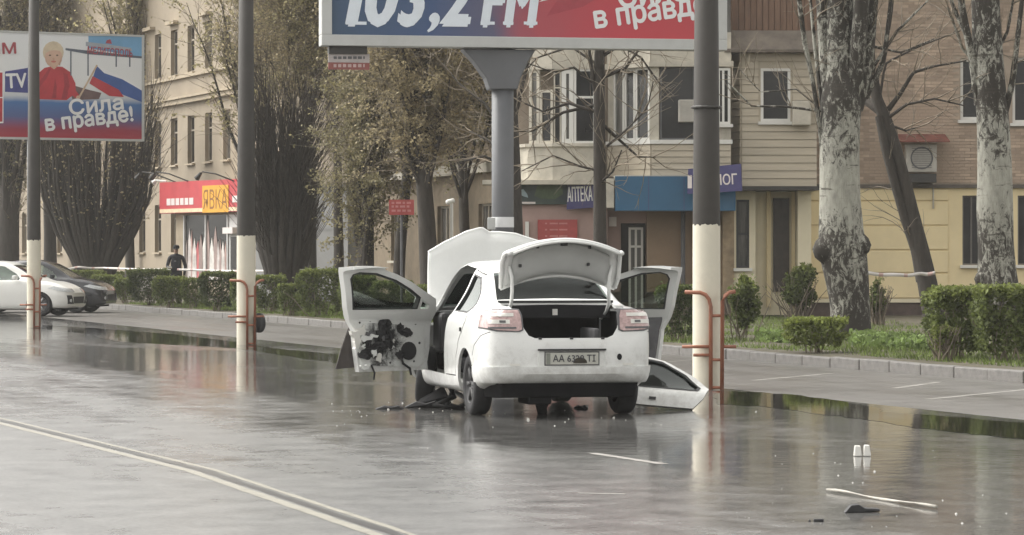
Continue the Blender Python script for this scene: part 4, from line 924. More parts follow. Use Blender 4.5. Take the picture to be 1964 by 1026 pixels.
def poplar(label, base, H, r0, seed, n_limb=26, crown0=0.12, spread=0.30, limb_len=(0.30, 0.5), twigs=16, twig_len=(0.5, 1.4), leaf_n=9000, leaf=0.085, lm=None, bark=None, trunk_px=None, limb_r=0.32, droop=0.02, name='poplar_tree', tw=None, twig_r=0.008):
    rng = np.random.default_rng(seed); base = np.array(base, float)
    root = thing(name, label, 'tree', tuple(base)); T = Tubes()
    tp = path(rng, base + np.array([0, 0, -0.1]), (0, 0, 1), H, 14, 0.025, 0.03) if trunk_px is None else np.array(trunk_px, float)
    zz = np.linspace(0, 1, len(tp)); rad = r0 * (1.0 - 0.8 * zz); rad[0] *= 1.35
    T.add(tp, rad, 12); T.build('trunk', bark or m_bark, root)
    LT = Tubes(); TW = Tubes(); anchors = []
    for i in range(n_limb):
        f = crown0 + (0.92 - crown0) * ((i + rng.uniform()) / n_limb) ** 1.15
        k = f * (len(tp) - 1); a = tp[int(k)]; b = tp[min(int(k) + 1, len(tp) - 1)]; p = a + (b - a) * (k - int(k))
        an = rng.uniform(0, 2 * math.pi); s = spread * rng.uniform(0.6, 1.3)
        d = np.array([math.cos(an) * s, math.sin(an) * s, 1.0]); Ll = H * rng.uniform(*limb_len) * (1.1 - 0.6 * f)
        q = path(rng, p, d, Ll, 8, 0.06, 0.03); rr = r0 * limb_r * (1.15 - 0.7 * f) * np.linspace(1, 0.15, 9); LT.add(q, rr, 6)
        for j in range(twigs):
            g = rng.uniform(0.15, 1.0) * 8; e = q[int(min(g, 7))] + (q[int(min(g, 7)) + 1] - q[int(min(g, 7))]) * (g % 1)
            d2 = (q[min(int(g) + 1, 8)] - q[max(int(g) - 1, 0)]); d2 = d2 / (np.linalg.norm(d2) + 1e-9) + rng.normal(size=3) * 0.5
            t = path(rng, e, d2, rng.uniform(*twig_len), 4, 0.16, -droop); TW.add(t, np.linspace(twig_r, twig_r * 0.35, 5), 3); anchors.append(t)
    LT.build('limbs', bark or m_bark, root); TW.build('twigs', tw or m_twig, root)['kind'] = 'stuff'
    if leaf_n:
        A = np.array(anchors); wt = rng.gamma(0.55, 1.0, len(A)); i = rng.choice(len(A), leaf_n, p=wt / wt.sum()); j = rng.integers(1, 5, leaf_n); w = rng.uniform(size=(leaf_n, 1))
        C = A[i, j] * w + A[i, j - 1] * (1 - w) + rng.normal(size=(leaf_n, 3)) * 0.07
        leaves('crown', C, leaf, lm or m_leafb, root, rng)
    return root

def at_t(px, t): return tuple(kt(px, t))
# background poplars with brown spring buds
poplar('tall poplar hung with brown buds just beyond the vase shaped tree', at_t(596, 4.5), 12, 0.18, 11, 52, 0.42, 0.40, limb_len=(0.25, 0.42), twigs=44, twig_len=(0.9, 2.6), leaf_n=70000, leaf=0.05, droop=0.34)
poplar('dense olive poplar with dark trunk above the open driver door', at_t(700, 3.0), 11.5, 0.24, 12, 56, 0.05, 0.14, limb_len=(0.25, 0.42), twigs=40, twig_len=(0.6, 1.8), leaf_n=60000, leaf=0.05, lm=m_leafo, droop=0.16)
poplar('slim poplar behind the raised white bonnet, left of the white pole', at_t(762, 4.5), 11.5, 0.17, 13, 46, 0.26, 0.30, limb_len=(0.25, 0.42), twigs=40, twig_len=(0.8, 2.2), leaf_n=60000, leaf=0.05, lm=m_leafb, droop=0.28)
poplar('poplar with dark trunk rising behind the raised white bonnet', at_t(824, 2.6), 10.5, 0.24, 14, 48, 0.26, 0.34, limb_len=(0.25, 0.42), twigs=40, twig_len=(0.7, 2.0), leaf_n=56000, leaf=0.048, lm=m_leafb, droop=0.28)
poplar('golden brown poplar filling the gap between the grey annex and the dense olive poplar', at_t(650, 5.0), 12, 0.16, 20, 50, 0.48, 0.42, limb_len=(0.25, 0.42), twigs=44, twig_len=(0.9, 2.6), leaf_n=70000, leaf=0.05, lm=m_leafy, droop=0.30)
poplar('brown poplar with crooked limbs left of the billboard post', at_t(900, 4.5), 10.5, 0.15, 15, 38, 0.24, 0.44, twigs=34, leaf_n=30000, leaf=0.048, lm=m_leafo, droop=0.16)
poplar('grey bare poplar at the left edge behind the parked cars', at_t(14, 3.0), 16, 0.55, 16, 46, 0.08, 0.14, twigs=36, twig_len=(0.8, 2.2), leaf_n=8000, lm=m_leafo, twig_r=0.014)
poplar('bare poplar in front of the beige building above the far billboard', at_t(95, 5.0), 17, 0.30, 17, 46, 0.22, 0.30, twigs=44, twig_len=(0.9, 2.4), leaf_n=16000, lm=m_leafb, twig_r=0.014)
poplar('bare poplar whose grey twigs fan over the top right corner of the far billboard', at_t(250, 6.0), 15, 0.2, 19, 40, 0.35, 0.30, twigs=40, twig_len=(0.9, 2.2), leaf_n=9000, lm=m_leafy, tw=m_twigpale, twig_r=0.012)
poplar('pale twiggy poplar against the beige wall right behind the middle post', at_t(476, 5.0), 14, 0.20, 18, 50, 0.30, 0.34, twigs=44, twig_len=(0.8, 2.2), leaf_n=16000, leaf=0.07, lm=m_leafy, droop=0.08, tw=m_twigpale, twig_r=0.012)

def vase_tree(label, base, rows, seed, n=46, leaf_n=0):
    """pollarded tree: short trunk that flares into a tight bundle of upright limbs. rows: (height, half width)"""
    rng = np.random.default_rng(seed); base = np.array(base, float); root = thing('pollarded_tree', label, 'tree', tuple(base))
    T = Tubes(); zs = [r[0] for r in rows]; ws = [r[1] for r in rows]
    zt_ = np.linspace(-0.1, 1.9, 12); tp = [base + np.array([0.02 * math.sin(z * 4), 0, z]) for z in zt_]; T.add(np.array(tp), [np.interp(z, zs, ws) * np.interp(z, [0, 0.9, 1.3, 1.9], [1, 0.97, 0.72, 0.12]) for z in zt_], 16); T.build('trunk', m_bark, root)
    LT = Tubes(); TW = Tubes(); top = zs[-1]; anchors = []
    for i in range(n):
        an = rng.uniform(0, 2 * math.pi); f = math.sqrt(rng.uniform(0.02, 1)); h = top * rng.uniform(0.55, 1.0)
        z = np.linspace(0.55, h, 9); w = np.interp(z, zs, ws) * (0.25 + 0.75 * f) * 0.95
        q = np.stack([base[0] + w * math.cos(an) + np.cumsum(rng.normal(size=9)) * 0.02, base[1] + w * math.sin(an) * 0.8, base[2] + z], 1)
        LT.add(q, np.linspace(rng.uniform(0.09, 0.16), 0.02, 9), 7)
        for j in range(16):
            k = rng.integers(2, 9); d = np.array([math.cos(an) * 0.35, math.sin(an) * 0.35, 1]) + rng.normal(size=3) * 0.22
            t = path(rng, q[k], d, rng.uniform(0.7, 2.2), 4, 0.07, 0.05); TW.add(t, np.linspace(0.013, 0.004, 5), 3); anchors.append(t)
    LT.build('limbs', m_bark, root); TW.build('twigs', M('dark_twig_bark', (0.065, 0.055, 0.045), 0.9, 0.3, 3, island=0.3), root)['kind'] = 'stuff'
    if leaf_n:
        A = np.array(anchors); i = rng.integers(0, len(A), leaf_n); j = rng.integers(1, 5, leaf_n); leaves('crown', A[i, j] + rng.normal(size=(leaf_n, 3)) * 0.1, 0.07, m_leafb, root, rng)
    return root
vase_tree('dark pollarded tree shaped like a vase beside the middle post', at_t(547, 2.5), [(-0.1, 0.42), (0.4, 0.38), (0.8, 0.42), (1.2, 0.60), (1.7, 0.76), (2.4, 0.80), (3.6, 0.76), (5.6, 0.80)], 21, 110, 0)
vase_tree('dark pollarded tree fanning out under the far billboard', at_t(183, 3.0), [(-0.1, 0.50), (0.5, 0.48), (1.2, 0.80), (2.2, 1.45), (3.5, 2.0), (7.5, 2.5)], 22, 120, 3000)

# bare dark tree in front of the pharmacy
def drawn_tree(name, label, d, trunk, branches, bark, seed, twig_bark=None, knobs=(), n_twig=5, twl=(0.4, 1.3), dy=0.0, k=16):
    """trunk: (px, py, half width px); branches: lists of the same, each in its own depth"""
    rng = np.random.default_rng(seed); b = P(trunk[0][0], trunk[0][1], d); root = thing(name, label, 'tree', (b.x, d, gz(b.x, d)))
    def smooth(rows, dd):
        rows = np.array(rows, float); t = np.arange(len(rows)); tt = np.linspace(0, len(rows) - 1, (len(rows) - 1) * 5 + 1)
        px, py, w = [np.interp(tt, t, rows[:, i]) for i in range(3)]
        for arr in (px, w):
            arr[1:-1] = (arr[:-2] + 2 * arr[1:-1] + arr[2:]) / 4
        return np.array([P(x, y, dd) for x, y in zip(px, py)]), w * dd / F
    T = Tubes(); pts, r = smooth(trunk, d); T.add(pts, r, k)
    for kx, ky, kr in knobs:
        c = np.array(P(kx, ky, d - 0.1)); T.add(np.array([c + np.array([0, 0, z]) for z in (-1.1 * kr, -0.6 * kr, 0, 0.6 * kr, 1.1 * kr)]), [0.05, kr * 0.8, kr, kr * 0.75, 0.05], 10)
    T.build('trunk', bark, root); LT = Tubes(); TW = Tubes()
    for i, br in enumerate(branches):
        dd = d + rng.uniform(-0.5, 0.5); pts, r = smooth(br, dd)
        pts[:, 1] += np.linspace(d - dd, rng.uniform(-0.6, 0.6), len(pts)); LT.add(pts, r, 8 if r[0] > 0.06 else 5)
        for j in range(n_twig):
            q = rng.integers(1, len(pts) - 1); dv = pts[q + 1] - pts[q]; dv = dv / np.linalg.norm(dv) + rng.normal(size=3) * 0.6 + np.array([0, 0, 0.2])
            t = path(rng, pts[q], dv, rng.uniform(*twl), 6, 0.14, 0.02); TW.add(t, np.linspace(min(0.014, r[q]), 0.003, 7), 4)
            for _ in range(2):
                e = t[rng.integers(2, 6)]; t2_ = path(rng, e, dv + rng.normal(size=3) * 0.5, rng.uniform(0.2, 0.6), 4, 0.15, 0.02); TW.add(t2_, np.linspace(0.006, 0.002, 5), 3)
    if branches: LT.build('limbs', bark, root); TW.build('twigs', twig_bark or m_twig, root)['kind'] = 'stuff'
    return root
drawn_tree('bare_tree', 'bare dark tree with spreading twigs in front of the pharmacy sign', 56.0, [(1151, 660, 15), (1151, 460, 13), (1150, 300, 12), (1149, 200, 11), (1150, 95, 10), (1152, -150, 8)],
    [[(1150, 230, 5), (1136, 150, 4), (1128, 95, 3), (1135, 0, 2)], [(1150, 220, 4), (1090, 200, 3), (1040, 215, 2), (985, 190, 1.5)], [(1152, 235, 4), (1185, 265, 3), (1225, 300, 2), (1260, 300, 1)],
     [(1150, 200, 4), (1080, 215, 3), (1020, 250, 2), (980, 250, 1.2)], [(1150, 110, 4), (1190, 85, 3), (1230, 110, 2), (1280, 180, 1.2)], [(1151, 330, 3), (1110, 320, 2), (1060, 300, 1.5), (1000, 330, 1)],
     [(1152, 150, 4), (1200, 130, 3), (1250, 60, 2), (1320, 40, 1.3)], [(1150, 170, 3), (1100, 130, 2.4), (1060, 140, 1.6), (1000, 120, 1)], [(1152, 290, 3), (1200, 250, 2), (1240, 210, 1.4), (1250, 160, 1)],
     [(1150, 130, 3), (1095, 90, 2.4), (1030, 110, 1.6), (985, 160, 1)], [(1151, 350, 3), (1175, 330, 2), (1190, 290, 1.2)]], m_bark, 31, n_twig=9, twl=(0.4, 1.5))
drawn_tree('dark_tree', 'dark straight trunk standing right behind the billboard post', 61.0, [(990, 640, 18), (988, 460, 16), (983, 300, 15), (978, 180, 13), (976, 80, 12), (974, -120, 9)],
    [[(980, 250, 6), (1000, 170, 4), (1015, 110, 2.5)], [(980, 200, 6), (950, 160, 4), (905, 120, 3), (860, 60, 1.5)], [(984, 320, 4), (940, 270, 3), (900, 250, 1.5)], [(982, 270, 4), (930, 200, 3), (880, 160, 2), (850, 120, 1)], [(986, 330, 4), (930, 300, 2.5), (890, 310, 1.5)]], m_bark, 32, n_twig=10)
drawn_tree('white_poplar', 'thick mottled poplar trunk with a bulging foot on the lawn', 57.0,
    [(1632, 655, 42), (1632, 620, 38), (1630, 580, 38), (1624, 530, 42), (1616, 480, 46), (1613, 440, 43), (1611, 380, 39), (1610, 300, 38), (1612, 230, 38), (1614, 190, 40), (1612, 140, 30), (1610, 60, 28), (1611, -60, 25), (1612, -260, 18)],
    [[(1600, 230, 18), (1588, 150, 14), (1580, 60, 12), (1574, -60, 10)], [(1632, 215, 18), (1642, 130, 17), (1648, 40, 15), (1650, -80, 12)], [(1645, 210, 12), (1664, 140, 11), (1672, 40, 10), (1680, -60, 8)], [(1585, 330, 4), (1575, 230, 4.5), (1562, 150, 4.5), (1546, 80, 5), (1535, 0, 5), (1528, -60, 5)],
     [(1590, 270, 6), (1578, 190, 5), (1566, 90, 4), (1556, -20, 3)], [(1656, 190, 7), (1690, 120, 5), (1700, 30, 4), (1705, -60, 3)], [(1580, 215, 3), (1500, 205, 2.4), (1440, 205, 2), (1395, 160, 1.3)], [(1578, 210, 2), (1530, 170, 1.6), (1460, 175, 1), (1420, 130, 0.8)],
     [(1620, 200, 12), (1622, 120, 12), (1626, 20, 11), (1628, -60, 9)], [(1660, 150, 4), (1720, 60, 3), (1760, 20, 2), (1800, -20, 1)], [(1668, 90, 3), (1730, 100, 2), (1800, 70, 1.2)]], m_poplar, 33, knobs=((1583, 478, 0.24), (1650, 470, 0.20)), n_twig=6, k=22)
drawn_tree('leaning_tree', 'slender dark forked tree leaning left, tied with barrier tape', 60.0,
    [(1792, 610, 22), (1782, 560, 20), (1770, 500, 18), (1752, 420, 14), (1736, 350, 12), (1716, 280, 12), (1698, 230, 13), (1682, 190, 11), (1672, 130, 9), (1666, 60, 8), (1662, -60, 7)],
    [[(1775, 540, 12), (1764, 480, 11), (1742, 420, 9), (1722, 350, 9), (1704, 280, 10), (1692, 220, 9)], [(1696, 222, 10), (1670, 200, 9), (1652, 182, 8)], [(1704, 210, 6), (1726, 180, 4.5), (1750, 140, 3.5), (1790, 128, 2.5), (1850, 118, 1.6)], [(1700, 230, 4), (1740, 200, 3), (1790, 190, 2), (1845, 205, 1.4)],
     [(1690, 200, 3), (1700, 120, 2.5), (1760, 90, 2), (1840, 60, 1.2)], [(1680, 170, 4), (1700, 100, 3), (1712, 20, 2), (1716, -60, 1.5)], [(1702, 240, 3), (1740, 250, 2), (1770, 240, 1.2)], [(1676, 140, 3), (1650, 60, 2.5), (1640, -40, 2)]], m_bark, 34, n_twig=9, twl=(0.4, 1.2), k=12)
drawn_tree('white_poplar', 'smooth pale poplar trunk rising behind the clipped hedge', 59.0,
    [(1915, 650, 44), (1914, 560, 42), (1912, 520, 37), (1910, 470, 34), (1908, 400, 35), (1908, 330, 33), (1905, 240, 31), (1898, 150, 29), (1892, 60, 28), (1888, -60, 26), (1884, -240, 20)],
    [[(1880, 200, 9), (1868, 120, 8), (1850, 40, 7), (1836, -40, 6)], [(1878, 150, 6), (1856, 80, 5), (1830, 20, 4), (1815, -30, 3)], [(1925, 250, 7), (1946, 160, 6), (1956, 60, 5), (1966, -40, 4)], [(1872, 115, 4), (1850, 90, 3), (1822, 10, 2)], [(1900, 120, 5), (1935, 60, 3), (1950, -30, 2)]], m_poplar, 35, knobs=((1884, 535, 0.15),), n_twig=7, k=22)

# clipped hedge plants, one by one
def shrub(label, px0, px1, ytop, t, seed, shape='box', lm=None, tip=None, dens=1.0, depth=None, leaf=0.042, stems=9, zbot=0.10, name='hedge_shrub', group=None, yb=None):
    rng = np.random.default_rng(seed); c = kt((px0 + px1) / 2, t); k = c.y / F
    w, h = (px1 - px0) * k, (HC - (ytop - HY) * k) - c.z; dp = depth or w
    root = thing(name, label, 'shrub', tuple(c), group=group)
    n = int(dens * 1500 * (w * h * 2 + dp * h * 2 + w * dp)); n = min(max(n, 1500), 9000)
    u = rng.uniform(-1, 1, (n, 3))
    if shape == 'box':
        ax = rng.integers(0, 5, n); s = np.sign(rng.uniform(-1, 1, n)); sh = 1 - np.abs(rng.normal(size=n)) * 0.16
        u[ax < 2, 0] = (s * sh)[ax < 2]; u[(ax >= 2) & (ax < 4), 1] = (s * sh)[(ax >= 2) & (ax < 4)]; u[ax == 4, 2] = sh[ax == 4]
        r4 = (np.abs(u) ** 6).sum(1) ** (1 / 6); u = u / np.maximum(r4, 1)[:, None]
    else:
        nb_ = 11; cen = rng.normal(size=(nb_, 3)); cen = cen / np.linalg.norm(cen, axis=1, keepdims=True) * rng.uniform(0.25, 0.78, (nb_, 1)); rad_ = rng.uniform(0.22, 0.46, nb_)
        kk = rng.integers(0, nb_, n); v_ = rng.normal(size=(n, 3)); v_ = v_ / np.linalg.norm(v_, axis=1, keepdims=True)
        u = cen[kk] + v_ * rad_[kk][:, None] * (rng.uniform(size=(n, 1)) ** 0.4) * np.where(rng.uniform(size=(n, 1)) < 0.12, 1.5, 1.0)
    lump = 1 + 0.10 * np.sin(u[:, 0] * 5.1 + seed) * np.cos(u[:, 1] * 4.3 + seed * 2) + 0.07 * np.sin(u[:, 2] * 7 + seed * 3 + u[:, 0] * 6)
    low = np.clip((u[:, 2] + 1) / 0.8, 0, 1); nar = 0.72 + 0.28 * low
    keep = rng.uniform(size=n) < 0.30 + 0.70 * low
    C = np.stack([u[:, 0] * w / 2 * lump * nar, u[:, 1] * dp / 2 * lump * nar, zbot + (u[:, 2] + 1) / 2 * (h - zbot) * (0.97 + 0.03 * lump)], 1)[keep] + rng.normal(size=(keep.sum(), 3)) * 0.018
    C[:, 2] = np.minimum(C[:, 2], h + np.abs(rng.normal(size=len(C))) * 0.03)
    nz = (rng.uniform(size=(60, 2)) - 0.5) * 0.25; gapc = np.stack([rng.uniform(-w / 2, w / 2, 7), rng.uniform(zbot, h * 0.9, 7)], 1)
    hole = np.zeros(len(C), bool)
    for gx, gzz in gapc: hole |= ((C[:, 0] - gx) ** 2 + (C[:, 2] - gzz) ** 2 < rng.uniform(0.04, 0.10) ** 2 * 1.0) & (rng.uniform(size=len(C)) < 0.8)
    sh_ = rng.uniform(size=len(C)) < 0.03; C[sh_] *= np.array([1.07, 1.07, 1.05]); C = C[~hole]; u = u[keep][~hole]; keep = np.ones(len(C), bool); C += np.array(c)
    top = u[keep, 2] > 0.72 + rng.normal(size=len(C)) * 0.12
    leaves('foliage', C[~top], leaf, lm or m_hedge, root, rng, 0.0, 1.5)
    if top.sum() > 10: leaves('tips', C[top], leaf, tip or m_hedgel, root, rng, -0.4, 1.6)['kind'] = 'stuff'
    S = Tubes()
    for i in range(stems):
        d = np.array([rng.normal() * 0.35 * w, rng.normal() * 0.35 * dp, 1.0]); S.add(path(rng, np.array(c) + np.array([rng.normal() * w * 0.12, rng.normal() * dp * 0.12, -0.03]), d, h * 0.85, 5, 0.12, 0.0), np.linspace(0.017, 0.005, 6), 4)
    S.build('stems', m_twig, root); return root
HG = 'clipped hedge plants behind the kerb'
hed = [(128, 200, 519, 2.2, 'low hedge plant behind the bonnet of the dark car'), (178, 232, 528, 1.0, 'leftmost light green clipped hedge plant beside the dark car'),
       (222, 262, 534, 0.9, 'small hedge plant tucked against the left side of the broad dark one'), (248, 326, 517, 0.8, 'broad dark clipped hedge plant left of the standing person'),
       (297, 354, 531, 0.5, 'clipped hedge plant directly in front of the standing person'), (350, 396, 534, 0.9, 'narrow hedge plant under the poster covered shop window'),
       (384, 452, 522, 0.6, 'wide hedge plant just left of the middle post'), (444, 484, 536, 0.9, 'hedge plant partly hidden by the middle post'),
       (488, 546, 529, 1.1, 'flat topped hedge plant just right of the middle post'), (536, 582, 545, 0.7, 'low square hedge plant below the vase shaped tree'),
       (574, 664, 517, 1.0, 'large hedge plant between the vase shaped tree and the open driver door'), (652, 722, 530, 1.0, 'hedge plant seen through the left half of the driver door window'),
       (716, 790, 540, 1.1, 'hedge plant seen through the right half of the driver door window'), (782, 842, 548, 1.3, 'hedge plant beside the edge of the raised white bonnet'),
       (1262, 1334, 548, 1.1, 'dark hedge plant between the open passenger door and the nearest post')]
for i, (a, b, y, t, lab) in enumerate(hed):
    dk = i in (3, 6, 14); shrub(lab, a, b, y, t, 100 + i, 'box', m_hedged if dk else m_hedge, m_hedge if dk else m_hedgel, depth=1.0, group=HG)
shrub('long low hedge behind the front hedge row near the shop', 150, 330, 521, 6.0, 130, 'box', m_hedged, m_hedge, depth=0.8, group=HG)
shrub('loose green shrub just right of the nearest post', 1384, 1462, 527, 2.2, 131, 'ball', m_hedge, m_hedgel, 0.9, leaf=0.05)
shrub('loose leafy shrub in front of the dark entrance door', 1478, 1578, 508, 9.0, 132, 'ball', m_hedge, m_hedgel, 0.8, leaf=0.055, stems=30)
shrub('small bright round clipped shrub close to the kerb', 1510, 1622, 611, 0.75, 133, 'box', m_hedgel, leaf_mat('bright_tips', (0.22, 0.26, 0.065)), 1.4, leaf=0.04)
shrub('twiggy shrub right of the thick mottled poplar trunk', 1655, 1706, 528, 8.0, 134, 'ball', m_hedge, m_leafy, 0.35, leaf=0.05, stems=40)
shrub('tall clipped hedge with bright top at the foot of the leaning tree', 1786, 1880, 552, 1.4, 135, 'box', m_hedge, m_hedgel, 1.3, depth=1.2, leaf=0.042, group=HG)
shrub('tall clipped hedge with bright top in front of the smooth pale poplar', 1872, 1976, 549, 1.5, 136, 'box', m_hedge, m_hedgel, 1.3, depth=1.2, leaf=0.042, group=HG)
shrub('feathery light green plant beside the tall clipped hedge', 1772, 1846, 605, 0.9, 137, 'ball', m_hedgel, leaf_mat('bright_tips'), 0.45, depth=0.5, leaf=0.035, stems=30)
shrub('yellow green twiggy shrub under the beige wall', 208, 306, 450, 9.0, 138, 'ball', m_leafy, m_leafy, 0.35, leaf=0.07, stems=60)
shrub('thin bare shrub in front of the yellow wall by the entrance', 1395, 1450, 470, 9.5, 139, 'ball', m_leafy, m_leafy, 0.25, leaf=0.05, stems=40)

# grass and broad-leaved weeds on the lawn
rng = np.random.default_rng(77); n = 90000
t = rng.uniform(0.2, 1, n) ** 1.6 * 9 + 0.02; u = rng.uniform(-8, 62, n)
pat = np.sin(u * 1.3 + t * 0.9) + np.sin(u * 0.53 - t * 1.7 + 1.1) + rng.normal(size=n) * 0.5; ok = pat > -0.7; t, u = t[ok], u[ok]; n = len(t)
X = K0.x + KN.x * t + KU.x * u; Y = K0.y + KN.y * t + KU.y * u; Z = 0.13 + 0.17 * np.minimum(t / 15, 1)
h = rng.uniform(0.03, 0.10, n); an = rng.uniform(0, np.pi, n); w = rng.uniform(0.006, 0.012, n); lx, ly = rng.normal(size=n) * 0.03, rng.normal(size=n) * 0.03
V = np.stack([np.stack([X - w * np.cos(an), Y - w * np.sin(an), Z], 1), np.stack([X + w * np.cos(an), Y + w * np.sin(an), Z], 1), np.stack([X + lx, Y + ly, Z + h], 1)], 1).reshape(-1, 3)
tag(link('grass', fast_mesh('grass', V, np.arange(3 * n).reshape(-1, 3)), leaf_mat('grass_blades', (0.14, 0.185, 0.05))), 'short green grass growing on the lawn behind the kerb', 'grass', kind='stuff')
C = []
for _ in range(1500):
    q = kt(rng.uniform(1630, 1800), rng.uniform(2.2, 4.2)); C.append((q.x, q.y, q.z + rng.uniform(0.02, 0.14)))
for _ in range(500):
    q = kt(rng.uniform(1450, 1520), rng.uniform(2.0, 3.6)); C.append((q.x, q.y, q.z + rng.uniform(0.02, 0.12)))
tag(leaves('weeds', C, 0.085, leaf_mat('weed_leaves', (0.16, 0.22, 0.07)), None, rng, -0.3, 1.4), 'pale broad leaved weeds carpeting the lawn below the mottled poplar', 'weeds', kind='stuff')

# ------------------------------------------------------------------ cars
# local frame: x right, y forward, z up, origin on the ground below the rear axle
#        y     ztop   wm    ws    wr    zb
SEDAN = [(-0.90, 0.74, 0.62, 0.60, 0.50, 0.44), (-0.875, 0.84, 0.70, 0.68, 0.56, 0.40), (-0.82, 1.01, 0.77, 0.75, 0.63, 0.37), (-0.72, 1.07, 0.815, 0.79, 0.66, 0.34), (-0.52, 1.085, 0.845, 0.82, 0.68, 0.31),
         (-0.30, 1.10, 0.86, 0.835, 0.69, 0.26), (-0.10, 1.18, 0.866, 0.842, 0.66, 0.24), (0.15, 1.315, 0.868, 0.845, 0.61, 0.22), (0.45, 1.435, 0.868, 0.845, 0.575, 0.21), (0.80, 1.505, 0.868, 0.842, 0.565, 0.21),
         (1.20, 1.53, 0.868, 0.84, 0.57, 0.21), (1.60, 1.495, 0.868, 0.838, 0.58, 0.21), (1.90, 1.385, 0.868, 0.835, 0.60, 0.21), (2.20, 1.205, 0.866, 0.83, 0.64, 0.21), (2.48, 1.02, 0.862, 0.82, 0.70, 0.22),
         (2.90, 0.945, 0.855, 0.80, 0.66, 0.24), (3.20, 0.84, 0.81, 0.76, 0.62, 0.25), (3.36, 0.74, 0.72, 0.68, 0.56, 0.26), (3.44, 0.64, 0.62, 0.58, 0.48, 0.30)]
def cr(x, X, Y):
    """smooth monotone-ish interpolation"""
    X, Y = np.array(X, float), np.array(Y, float); m = np.gradient(Y, X); i = np.clip(np.searchsorted(X, x) - 1, 0, len(X) - 2)
    h = X[i + 1] - X[i]; t = (x - X[i]) / h
    return (2 * t**3 - 3 * t**2 + 1) * Y[i] + (t**3 - 2 * t**2 + t) * h * m[i] + (-2 * t**3 + 3 * t**2) * Y[i + 1] + (t**3 - t**2) * h * m[i + 1]
SURF = {}
def car_surface(tab, off=0.0, ny=64):
    k = (id(tab), off)
    if k not in SURF: SURF[k] = car_surface0(tab, off, ny)
    return SURF[k]
def car_surface0(tab, off=0.0, ny=64, belt=(1.0, 0.93)):
    """closed outer skin, moved inwards by off; returns verts, faces"""
    T = np.array(tab); y0, y1 = T[0, 0], T[-1, 0]
    s = np.linspace(0, 1, ny); ys = y0 + (y1 - y0) * (s - 0.35 * np.sin(2 * np.pi * s) / (2 * np.pi))
    rows = []
    for y in ys:
        zt, wm, ws, wr, zb = [float(cr(y, T[:, 0], T[:, i])) for i in range(1, 6)]
        zbelt = belt[0] + (belt[1] - belt[0]) * (y + 0.1) / 2.4; zbelt = min(zbelt, zt - 0.075)
        z1 = zb + (zbelt - zb) * 0.38; z2 = zb + (zbelt - zb) * 0.68
        hgt = zt - zbelt; zr = zt - min(0.075, hgt * 0.4)
        ctl = [(0, zb), (wm * 0.6, zb), (wm - 0.07, zb + 0.008), (wm - 0.022, zb + 0.07), (wm, z1), (wm, z2), (ws, zbelt - 0.02), (ws - 0.035, zbelt + 0.02),
               (wr + (ws - wr) * 0.42, zbelt + (zr - zbelt) * 0.5), (wr + 0.015, zr), (wr - 0.05, zt - min(0.03, hgt * 0.15)), (wr * 0.5, zt - 0.006), (0, zt)]
        c = np.array(ctl); d = np.r_[0, np.cumsum(np.linalg.norm(np.diff(c, axis=0), axis=1) ** 0.5)]
        tt = np.linspace(0, d[-1], 37); rows.append(np.stack([cr(tt, d, c[:, 0]), cr(tt, d, c[:, 1])], 1))
    R = np.array(rows); R[:, 0, 0] = 0; R[:, -1, 0] = 0; m = R.shape[1]; loop = 2 * m - 2
    V = []
    for i, y in enumerate(ys):
        right = [(x, y, z) for x, z in R[i]]; left = [(-x, y, z) for x, z in R[i][1:-1][::-1]]; V += right + left
    V = np.array(V); Fc = []
    for i in range(ny - 1):
        for j in range(loop): k = (j + 1) % loop; Fc.append((i * loop + j, (i + 1) * loop + j, (i + 1) * loop + k, i * loop + k))
    Fc.append(tuple(range(loop))); Fc.append(tuple(range((ny - 1) * loop, ny * loop))[::-1])
    if off:
        me = bpy.data.meshes.new('tmp'); me.from_pydata(V.tolist(), [], Fc); bm = bmesh.new(); bm.from_mesh(me); bmesh.ops.recalc_face_normals(bm, faces=bm.faces); bm.normal_update()
        nv = np.array([v.normal[:] for v in bm.verts]); bm.free(); bpy.data.meshes.remove(me)
        V = V - nv * off
        if off > 0: V[:, 1] = np.clip(V[:, 1], y0 + off * 0.8, y1 - off * 0.8)
    return V, Fc
def shell_obj(tab, o0, o1, mats):
    """hollow body between two offsets; outer material 0, inner 1"""
    V0, F0 = car_surface(tab, o0); V1, F1 = car_surface(tab, o1); n = len(V0)
    me = bpy.data.meshes.new('shell'); me.from_pydata(np.concatenate([V0, V1]).tolist(), [], list(F0) + [tuple(i + n for i in f)[::-1] for f in F1])
    me.polygons.foreach_set('material_index', [0] * len(F0) + [1] * len(F1)); me.polygons.foreach_set('use_smooth', [True] * len(me.polygons))
    bm = bmesh.new(); bm.from_mesh(me); bm.normal_update(); vol = bm.calc_volume(signed=True)
    if vol < 0: bmesh.ops.reverse_faces(bm, faces=bm.faces)
    bm.to_mesh(me); bm.free()
    for m in mats: me.materials.append(m)
    return me
def prism_obj(poly, axis, a, b):
    """poly in the two other axes, extruded along axis from a to b"""
    fn = {'x': lambda u, v, t: (t, u, v), 'y': lambda u, v, t: (u, t, v), 'z': lambda u, v, t: (u, v, t)}[axis]
    mb = MB(); mb.prism(poly, fn, a, b); me = mb.mesh('cutter'); me.materials.append(None); me.materials.append(None)
    me.polygons.foreach_set('material_index', [1] * len(me.polygons)); return me
